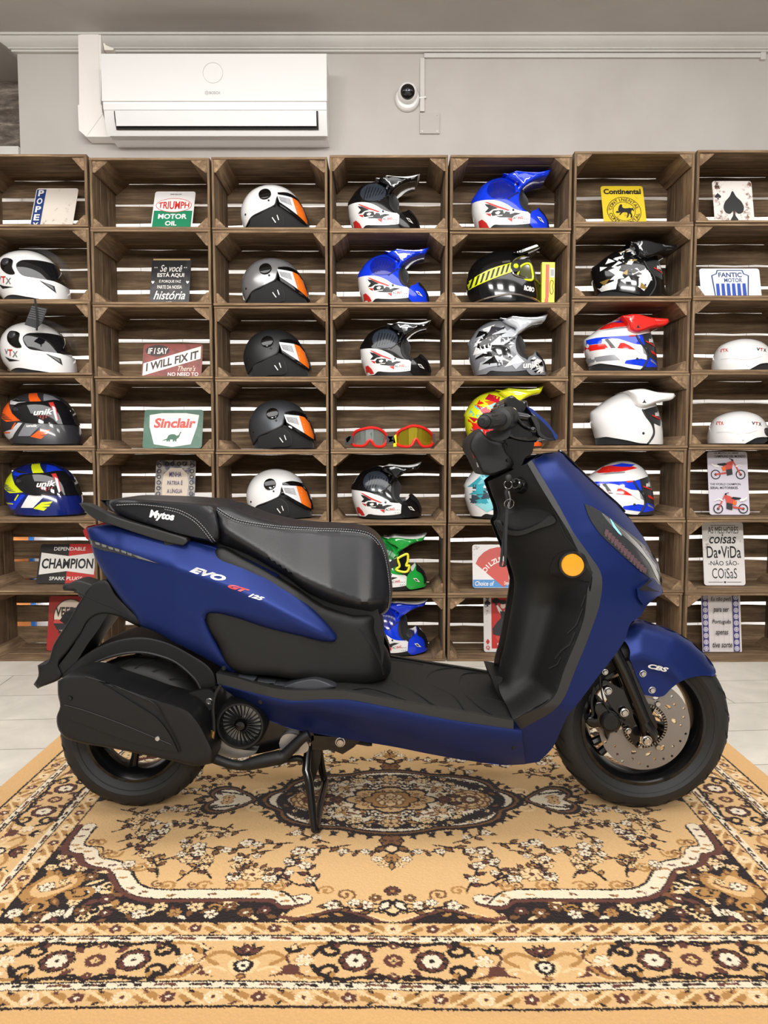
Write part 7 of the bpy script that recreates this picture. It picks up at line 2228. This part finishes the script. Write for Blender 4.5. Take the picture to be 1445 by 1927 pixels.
# --- spandrel: dark flowered ground outside the scalloped field
IX, IY = RX - .308, RY - .308
outer = [(0, .555), (.03, .545), (.07, .522), (.116, .508), (.155, .525), (.193, .541), (.216, .531), (.182, .482), (.222, .496), (.259, .472), (.38, .470), (.511, .470), (.572, .440), (.616, .382), (.635, .349), (.696, .332), (.737, .284), (.765, .276), (.778, .20), (.784, .153), (.80, .12), (.84, .10), (.835, .05), (IX - .02, .0), (IX + .02, 0), (IX + .02, IY + .02), (0, IY + .02)]
Q.poly([p for p in densify(outer, .01)], DK)
sp_in = [DK]
for (a, b, r_) in ((.30, .515, .020), (.36, .505, .022), (.42, .515, .020), (.48, .505, .022), (.54, .52, .020), (.60, .50, .024), (.56, .47, .016), (.65, .52, .022), (.63, .44, .022), (.68, .39, .022), (.66, .47, .018), (.73, .35, .022), (.77, .33, .02), (.76, .20, .018), (.765, .25, .016), (.25, .53, .016), (.72, .53, .018), (.77, .52, .02)):
    c_ = rg.choice([CR, LT, BR, MR, GO, CR])
    pass
for _ in range(170):
    a, b = rg.uniform(.2, IX), rg.uniform(.1, IY)
    Q.leaf(a, b, rg.uniform(0, 6.28), rg.uniform(.022, .045), rg.uniform(.010, .018), rg.choice([GO, BR, MR, LT, CR]), None, sp_in)
for _ in range(60):
    a, b = rg.uniform(.2, IX), rg.uniform(.1, IY)
    Q.scroll(a, b, rg.uniform(.012, .022), rg.uniform(0, 6.28), 1.0, .003, rg.choice([GO, LT, BR]), rg.choice([-1, 1]), sp_in, False)
for (a, b, r_) in ((.262, .512, .015), (.30, .52, .018), (.335, .50, .015), (.37, .525, .016), (.405, .50, .018), (.445, .52, .016), (.48, .50, .017), (.515, .525, .016), (.55, .50, .018), (.585, .52, .015), (.60, .47, .017), (.635, .51, .018), (.64, .435, .016), (.665, .48, .016), (.665, .385, .017), (.69, .42, .013), (.70, .35, .015), (.735, .32, .017), (.77, .345, .014), (.765, .30, .013), (.775, .24, .014), (.78, .19, .012), (.68, .52, .014), (.72, .535, .015), (.77, .52, .018)):
    c_ = rg.choice([CR, LT, LT, BR, MR, GO, CR])
    Q.flower(a, b, r_, c_, rg.choice([MR, BR, DK]) if c_ in (CR, LT, GO) else CR, DK, rg.choice([5, 6]), rg.random())
# large gold palmette in the corner
Q.spoly([(.675, .40), (.70, .365), (.725, .385), (.745, .36), (.765, .38), (.78, .41), (.79, .46), (.76, .485), (.72, .47), (.70, .44), (.685, .43)], GO)
Q.spoly([(.69, .40), (.705, .38), (.725, .40), (.745, .378), (.765, .40), (.775, .44), (.75, .465), (.715, .45)], T_)
Q.line([(.70, .41), (.72, .43), (.75, .44), (.765, .42)], .0035, BR)
Q.flower(.745, .425, .018, CR, MR, DK, 6); Q.flower(.715, .405, .012, LT, BR, DK, 5)
for a in range(6): Q.leaf(.73 + .045 * math.cos(a), .425 + .045 * math.sin(a), a, .03, .014, GO, BR)
Q.scroll(.66, .445, .03, 0, 1.2, .005, GO, 1); Q.scroll(.73, .50, .026, 1, 1.2, .0045, GO, -1)
# field edge: maroon line, cream band with sprigs, dark hairline
edge_o = outer[7:20]
Q.line(edge_o, .012, MR)
band = [(.186, .470), (.222, .478), (.252, .454), (.38, .452), (.502, .452), (.560, .427), (.604, .366), (.632, .335), (.682, .318), (.712, .272), (.748, .258), (.757, .20), (.758, .153)]
Q.line(band, .018, DK); Q.line(band, .0155, CR)
inn = [(.20, .485), (.25, .438), (.38, .434), (.494, .434), (.548, .411), (.588, .352), (.620, .320), (.668, .300), (.688, .255), (.735, .242), (.738, .155)]
Q.line(inn, .0022, DK)
bs = spline3(band, 6)
for k in range(2, len(bs) - 1, 4):
    x, y = bs[k]
    Q.leaf(x - .008, y, rg.uniform(-.6, .6), .018, .009, rg.choice([MR, BR, GO]))
    Q.disc(x + .010, y + .003, .0035, rg.choice([MR, GO]))
Q.line([(0, .555), (.03, .545), (.07, .522), (.116, .508), (.155, .525), (.193, .541), (.225, .535)], .006, MR)
Q.line([(0, .549), (.03, .539), (.07, .515), (.116, .501), (.155, .518), (.19, .532)], .0025, LT)
for a in (.10, .13, .16): Q.leaf(a, .53, rg.uniform(-.4, .4), .022, .01, GO)
# front-centre palmette inside the field
Q.leaf(0, .475, math.pi / 2, .06, .05, LT, DK); Q.leaf(.004, .47, math.pi / 2 - .5, .055, .03, CR, DK); Q.leaf(.02, .49, .4, .04, .022, T_, DK)
Q.flower(0, .44, .018, MR, GO, DK, 6); Q.flower(.036, .466, .014, BR, CR, DK, 5); Q.flower(.055, .492, .016, CR, MR, BR, 5); Q.flower(.085, .485, .012, CR, BR, GO, 5)
Q.sprig(.02, .52, -.3, .09, DK, BR, CR, MR, rg)
Q.scroll(.10, .455, .022, 2.5, 1.2, .003, BR, 1); Q.scroll(.14, .44, .020, .5, 1.2, .003, GO, -1)
# sprays that follow the band
for (a, b, ang, L) in ((.16, .44, -1.2, .09), (.20, .42, -.6, .08), (.255, .415, -1.8, .075), (.30, .40, -1.0, .07), (.36, .41, -2.2, .08), (.40, .39, -1.2, .09), (.47, .40, -2.0, .08), (.52, .385, -1.5, .09), (.55, .33, -2.4, .09), (.60, .29, -2.0, .08), (.64, .27, -2.6, .08), (.66, .23, -2.6, .09), (.69, .18, -2.7, .09), (.70, .12, 2.9, .09), (.71, .06, 2.9, .08)):
    Q.sprig(a, b, ang, L, DK, rg.choice([BR, GO, MR]), rg.choice([CR, LT]), BR, rg)
for (a, b) in ((.25, .425), (.33, .422), (.41, .422), (.49, .418), (.57, .35), (.65, .285), (.70, .235)):
    Q.scroll(a, b, .020, rg.uniform(0, 6), 1.0, .0035, GO, rg.choice([-1, 1])); Q.scroll(a + .02, b - .004, .014, rg.uniform(0, 6), 1.0, .0025, BR, 1)
Q.flower(.31, .375, .028, LT, MR, BR, 7); Q.flower(.27, .39, .018, CR, BR, DK, 6); Q.flower(.35, .385, .018, CR, BR, DK, 6); Q.flower(.60, .33, .016, CR, MR, DK, 6)
for k in range(7):
    a = math.pi * (1 + k / 6); Q.leaf(.31 + .026 * math.cos(a), .375 + .026 * math.sin(a), a, .026, .014, BR, DK)
# free sprigs in the open field
for (a, b, ang, L) in ((.10, .245, .3, .10), (.15, .235, -.5, .08), (.24, .235, .2, .09), (.28, .27, .1, .07), (.34, .255, .4, .10), (.17, .29, .5, .06), (.42, .16, -.2, .09), (.50, .13, .3, .08), (.47, .10, -.3, .07), (.36, .17, .3, .08), (.40, .14, 1.2, .05), (.52, .03, .2, .07), (.47, .18, .9, .06)):
    Q.sprig(a, b, ang, L, DK, rg.choice([BR, BR, MR]), rg.choice([CR, CR, LT]), BR, rg)

# --- medallion
def lobed(sx, sy, amp, n, ph=0, steps=120):
    P = []
    for k in range(steps):
        a = 2 * math.pi * k / steps
        r = 1 + amp * abs(math.cos(n * a / 2 + ph)) - amp / 2
        P.append((math.cos(a) * sx * r, math.sin(a) * sy * r))
    return P
MXs, MYs = .345, .195
for k in range(96):
    a = 2 * math.pi * k / 96
    if math.cos(a) < -.1 or math.sin(a) < -.1: continue
    x, y = math.cos(a) * MXs * .98, math.sin(a) * MYs * .98
    Q.leaf(x, y, a + (.9 if k % 2 else -.4), .034, .013, DK)
Q.poly(lobed(MXs, MYs, .10, 8), DK)
Q.poly(lobed(MXs * .955, MYs * .935, .10, 8), BR)
Q.poly(lobed(MXs * .93, MYs * .90, .10, 8), DK)
Q.poly(lobed(MXs * .905, MYs * .865, .10, 8), CR)
for k in range(40):
    a = math.pi / 2 * (k + .5) / 40
    x, y = math.cos(a) * MXs * .90, math.sin(a) * MYs * .86
    Q.leaf(x, y, math.atan2(-y, -x) + .9, .05, .012, DK)
    Q.leaf(x, y, math.atan2(-y, -x) + (.5 if k % 2 else -.5), .028, .008, DK)
for _ in range(150):
    a, r = rg.uniform(0, math.pi / 2), rg.uniform(.38, .88)
    x, y = math.cos(a) * MXs * r, math.sin(a) * MYs * r
    k = rg.random()
    if k < .45: Q.leaf(x, y, rg.uniform(0, 6.28), rg.uniform(.016, .03), rg.uniform(.007, .012), rg.choice([DK, BR, BR, GO, MR]), None, [CR])
    elif k < .8: Q.scroll(x, y, rg.uniform(.007, .014), rg.uniform(0, 6.28), .9, .0022, rg.choice([DK, DK, BR]), rg.choice([-1, 1]), [CR], False)
    else: Q.flower(x, y, rg.uniform(.006, .011), rg.choice([LT, T_]), BR, DK, 5, 0, [CR])
for r_ in (.055, .04, .026, .012): Q.flower(.215, 0, r_, {.055: T_, .04: LT, .026: MR, .012: CR}[r_], BR, BR if r_ > .02 else None, 8)
Q.flower(.145, .0, .02, MR, BR, DK, 6)
Q.leaf(.15, .03, -.3, .05, .025, MR, DK); Q.leaf(.29, .02, 2.2, .04, .02, BR, DK); Q.flower(0, .135, .026, T_, MR, DK, 7); Q.leaf(.03, .12, .4, .05, .024, GO, DK); Q.flower(.09, .12, .018, LT, BR, DK, 6)
Q.poly(lobed(.118, .076, .22, 8), DK); Q.poly(lobed(.108, .066, .22, 8), T_)
for k in range(8):
    a = math.pi / 2 * k / 7
    Q.leaf(math.cos(a) * .10, math.sin(a) * .062, a + math.pi, .024, .012, [LT, GO][k % 2], BR)
Q.poly(lobed(.072, .050, .25, 6), DK); Q.poly(lobed(.064, .043, .25, 6), GO); Q.flower(0, 0, .040, LT, BR, BR, 8); Q.flower(0, 0, .022, T_, DK, MR, 8)
# pendants: heart at each side, palmette front and back
hp = lambda k, dx=0: [(.425 + (x - .425) * k + dx, y * k) for x, y in ((.355, .0), (.375, .028), (.41, .062), (.45, .088), (.488, .080), (.505, .045), (.492, .015), (.478, .0))]
for k in range(9):
    x, y = hp(1.0)[min(k, 6)]
    Q.leaf(x, y, 1.9 - .25 * k, .030, .013, DK)
Q.spoly(hp(1.0) + [(.425, -.02)], DK); Q.spoly(hp(.86) + [(.425, -.02)], BR); Q.spoly(hp(.78) + [(.425, -.02)], DK); Q.spoly(hp(.70) + [(.425, -.02)], CR)
for k in range(7): Q.leaf(.39 + .013 * k, .018 + .0065 * k, 1.2 - .3 * k, .024, .009, DK, None, [CR])
Q.flower(.44, .012, .017, T_, MR, BR, 6); Q.leaf(.46, .03, .6, .03, .014, MR, DK)
Q.scroll(.355, .05, .028, -1.5, 1.0, .005, LT, 1); Q.scroll(.35, .022, .016, 0, 1, .0035, DK, 1)
Q.leaf(.50, 0, 0, .035, .03, BR, DK)
Q.flower(0, .225, .03, BR, MR, DK, 7); Q.leaf(.0, .235, math.pi / 2, .055, .05, LT, DK); Q.leaf(.012, .245, .9, .05, .026, BR, DK); Q.flower(.034, .31, .013, CR, BR, DK, 5); Q.flower(0, .305, .02, GO, MR, DK, 6); Q.flower(.018, .335, .012, LT, BR, DK, 5); Q.leaf(0, .32, math.pi / 2, .04, .018, GO, DK)
Q.flower(.06, .275, .012, CR, MR, DK, 5); Q.sprig(.03, .27, .3, .07, DK, BR, CR, BR, rg)

# --- borders, drawn on a straight strip: s along, t across from the outer edge inward
NB = int(.31 / RES)
def strip(slen, centre_medal):
    B = Canvas(int(slen / RES) + 1, NB, T_)
    def fill(t0, t1, c): B.a[:, int(t0 / RES):int(t1 / RES)] = c
    fill(0, .065, 7)
    fill(.065, .0695, DK)
    for (t0, t1) in ((.0695, .112), (.266, .306)):
        fill(t0, t1, T_)
        tm = (t0 + t1) / 2; w = (t1 - t0)
        s_ = 0; i = 0
        while s_ < slen + .05:
            B.spoly([(s_ + .018, t0 + .25 * w), (s_ + .040, t0 + .15 * w), (s_ + .060, tm), (s_ + .040, t1 - .15 * w), (s_ + .018, t1 - .35 * w)], GO)
            B.line([(s_ + .014, t0 + .1 * w), (s_ + .038, tm), (s_ + .062, t1 - .1 * w)], .0035, LT)
            if i % 2 == 0: B.flower(s_, tm, .015, LT, BR, CR, 6); B.disc(s_, tm, .004, MR)
            else: B.flower(s_, tm, .014, MR, GO, None, 5); B.disc(s_, tm, .004, CR)
            for q in (-1, 1): B.leaf(s_ + .034, tm + q * w * .25, q * .6, .016, .007, MR if i % 2 else DK)
            s_ += .078; i += 1
    fill(.112, .115, DK); fill(.262, .266, DK); fill(.306, .31, DK)
    for (t0, t1) in ((.115, .130), (.247, .262)):
        fill(t0, t1, CR)
        s_ = .03; i = 0
        while s_ < slen:
            B.poly([(s_ - .022, t0 + .003), (s_ + .022, t0 + .005), (s_ + .018, t1 - .003), (s_ - .018, t1 - .005)], DK if i % 3 else MR)
            B.disc(s_, (t0 + t1) / 2, .006, [BR, CR, MR][i % 3], .003)
            s_ += .062; i += 1
    fill(.130, .1325, DK)
    # main guard motifs
    t0, t1, tm = .1325, .247, .19
    per = .55
    k = 0
    for c in np.arange(0 if centre_medal else per / 2, slen + per, per):
        for g in (-1, 1):
            # scrolling dark cartouche
            for q in (-1, 1):
                B.scroll(c + g * .115, tm + q * .030, .025, math.pi / 2 * q, 1.0, .0048, DK, -g * q, tip=False); B.leaf(c + g * .13, tm + q * .03, .6 * g, .02, .008, DK)
                B.line([(c + g * .02, tm + q * .052), (c + g * .06, tm + q * .047), (c + g * .095, tm + q * .052), (c + g * .135, tm + q * .036), (c + g * .148, tm + q * .016)], .0048, DK)
                B.line([(c + g * .0, tm + q * .054), (c + g * .03, tm + q * .040), (c + g * .05, tm + q * .044)], .004, DK)
                B.line([(c + g * .13, tm + q * .05), (c + g * .17, tm + q * .046), (c + g * .19, tm + q * .02)], .004, GO)
                B.line([(c + g * .13, tm + q * .056), (c + g * .175, tm + q * .051), (c + g * .2, tm + q * .03)], .0022, LT)
                B.leaf(c + g * .03, tm + q * .022, q * .7 if g > 0 else math.pi - q * .7, .028, .014, MR)
                B.leaf(c + g * .018, tm + q * .04, q * 1.4, .018, .011, DK)
            B.flower(c + g * .070, tm, .031, MR, BR, DK, 8); B.flower(c + g * .070, tm, .019, CR, DK, None, 6)
            B.flower(c + g * .165, tm, .018, CR, LT, GO, 6)
            B.line([(c + g * .148, tm), (c + g * .185, tm - .012), (c + g * .2, tm)], .0028, LT)
            B.leaf(c + g * .105, tm + .035, 1.5, .018, .012, MR); B.leaf(c + g * .11, tm - .03, -1.5, .018, .012, GO)
        B.flower(c, tm, .019, MR, GO, None, 8); B.flower(c, tm, .010, T_, DK, None, 4); B.flower(c, tm + .042, .010, MR, LT, None, 5); B.flower(c, tm - .042, .010, MR, LT, None, 5)
        # palmette between medallions
        p = c + per / 2
        B.spoly([(p - .028, tm - .006), (p - .022, tm - .032), (p, tm - .046), (p + .022, tm - .032), (p + .028, tm - .006), (p, tm + .008)], LT)
        B.spoly([(p - .018, tm - .010), (p - .014, tm - .030), (p, tm - .038), (p + .014, tm - .030), (p + .018, tm - .010), (p, tm + .002)], DK)
        B.spoly([(p - .012, tm - .014), (p, tm - .031), (p + .012, tm - .014), (p, tm - .004)], CR); B.disc(p, tm - .018, .005, DK)
        B.leaf(p, tm - .038, -math.pi / 2, .018, .02, GO, MR)
        for g in (-1, 1):
            B.leaf(p, tm + .008, math.pi / 2 + g * .75, .045, .018, MR, DK)
            B.leaf(p, tm + .008, math.pi / 2 + g * .25, .044, .012, DK)
            B.line([(p + g * .01, tm + .004), (p + g * .045, tm + .022), (p + g * .07, tm + .006), (p + g * .05, tm - .014)], .0048, GO)
            B.line([(p + g * .03, tm - .03), (p + g * .055, tm - .02), (p + g * .075, tm - .035)], .0032, LT)
            b = p + g * .088
            B.spoly([(b - .040, tm - .046), (b - .02, tm - .036), (b - .012, tm - .016), (b + .012, tm - .016), (b + .02, tm - .036), (b + .040, tm - .046), (b, tm - .040)], MR)
            B.line([(b, tm - .016), (b - g * .012, tm + .01), (b, tm + .028)], .0026, MR)
            B.leaf(b, tm + .022, math.pi / 2, .028, .018, LT, DK); B.leaf(b, tm + .02, math.pi / 2 + .9, .026, .012, DK); B.leaf(b, tm + .02, math.pi / 2 - .9, .026, .012, DK)
            B.disc(b - .03, tm - .034, .004, CR); B.disc(b + .03, tm - .034, .004, CR)
        B.flower(p, tm + .030, .014, MR, LT, DK, 5)
    return B.a
SF, SS = strip(RX, True), strip(RY + .3, True)
ix, iy = np.meshgrid(np.arange(nx), np.arange(ny), indexing='ij')
ex, ey = nx - 1 - ix, ny - 1 - iy
front = (ey <= ex) & (ey < NB); side = (ex < ey) & (ex < NB)
Q.a[front] = SF[ix[front], ey[front]]
Q.a[side] = SS[iy[side], ex[side]]
full = np.concatenate([Q.a[::-1], Q.a], 0)
full = np.concatenate([full[:, ::-1], full], 1)           # index 0.. across x then y (front = high)
nr = np.random.RandomState(4)
# yarns wander a little: jitter the pattern by a knot
gx, gy = np.meshgrid(np.arange(2 * nx), np.arange(2 * ny), indexing='ij')
jx = np.clip(gx + nr.randint(-1, 2, gx.shape) * (nr.rand(*gx.shape) < .35), 0, 2 * nx - 1)
jy = np.clip(gy + nr.randint(-1, 2, gx.shape) * (nr.rand(*gx.shape) < .35), 0, 2 * ny - 1)
full = full[jx, jy]
pal = np.array([rgb(220, 180, 126)[:3], rgb(234, 218, 190)[:3], rgb(38, 28, 27)[:3], rgb(124, 84, 50)[:3], rgb(98, 58, 48)[:3], rgb(176, 130, 74)[:3], rgb(232, 200, 150)[:3], rgb(216, 172, 116)[:3]])
colr = pal[full] * (1 + .10 * (nr.rand(2 * nx, 2 * ny, 1) - .5))
hgt = .004 + .0016 * nr.rand(2 * nx, 2 * ny)
PXm, PYm = (gx - nx + .5) * RES, (gy - ny + .5) * RES
hgt += .0025 * np.exp(-((PYm - .80 - .012 * np.sin(PXm * 5)) / .02) ** 2) * (.5 + .5 * np.sin(PXm * 7 + 1)) + .002 * np.exp(-((PXm + .04 - .1 * (PYm - .6)) / .03) ** 2) * np.clip((PYm - .55) / .2, 0, 1)
wave = .005 * np.sin(PXm * 6.5 + .5) * np.clip((PYm - .4) / .4, 0, 1)
RCX, RCY = .018, 2.026
ver = np.stack([RCX + PXm, RCY - PYm - wave, hgt], -1).reshape(-1, 3).astype(np.float32)
W2 = 2 * ny
idx = np.arange(2 * nx * W2, dtype=np.int32).reshape(2 * nx, W2)
qd = np.stack([idx[:-1, :-1], idx[:-1, 1:], idx[1:, 1:], idx[1:, :-1]], -1).reshape(-1, 4)
# hem: a skirt of faces down to the floor
bl = np.concatenate([idx[:, 0], idx[-1, 1:], idx[-2::-1, -1], idx[0, -2:0:-1]])
nb_ = len(bl)
low = ver[bl].copy(); low[:, 2] = .0005
n0 = len(ver)
ver = np.concatenate([ver, low])
k2 = np.arange(nb_, dtype=np.int32)
sk_ = np.stack([bl, bl[(k2 + 1) % nb_], n0 + (k2 + 1) % nb_, n0 + k2], -1).astype(np.int32)
qd = np.concatenate([qd, sk_])
carr = np.ones((len(ver), 4), np.float32)
carr[:n0, :3] = colr.reshape(-1, 3)
carr[n0:, :3] = pal[7]
me = bpy.data.meshes.new('patterned_rug')
me.vertices.add(len(ver)); me.vertices.foreach_set('co', ver.ravel())
me.loops.add(qd.size); me.loops.foreach_set('vertex_index', qd.ravel().astype(np.int32))
me.polygons.add(len(qd)); me.polygons.foreach_set('loop_start', np.arange(0, qd.size, 4, dtype=np.int32))
try: me.polygons.foreach_set('loop_total', np.full(len(qd), 4, np.int32))
except Exception: pass
me.update(calc_edges=True)
ca = me.color_attributes.new('yarn', 'FLOAT_COLOR', 'POINT')
ca.data.foreach_set('color', carr.ravel())
mr_ = bpy.data.materials.new('woven_wool_pile'); mr_.use_nodes = True
nt = mr_.node_tree
b_ = nt.nodes['Principled BSDF']; b_.inputs['Roughness'].default_value = .95; b_.inputs['Specular IOR Level'].default_value = .1
b_.inputs['Sheen Weight'].default_value = .15
at_ = nt.nodes.new('ShaderNodeAttribute'); at_.attribute_name = 'yarn'
nt.links.new(at_.outputs['Color'], b_.inputs['Base Color'])
me.materials.append(mr_)
me.polygons.foreach_set('use_smooth', np.ones(len(qd), bool))
rug = bpy.data.objects.new('patterned_rug', me); COL.objects.link(rug)
tag(rug, 'large tan oriental rug with a central medallion and flowered borders under the scooter', 'rug')
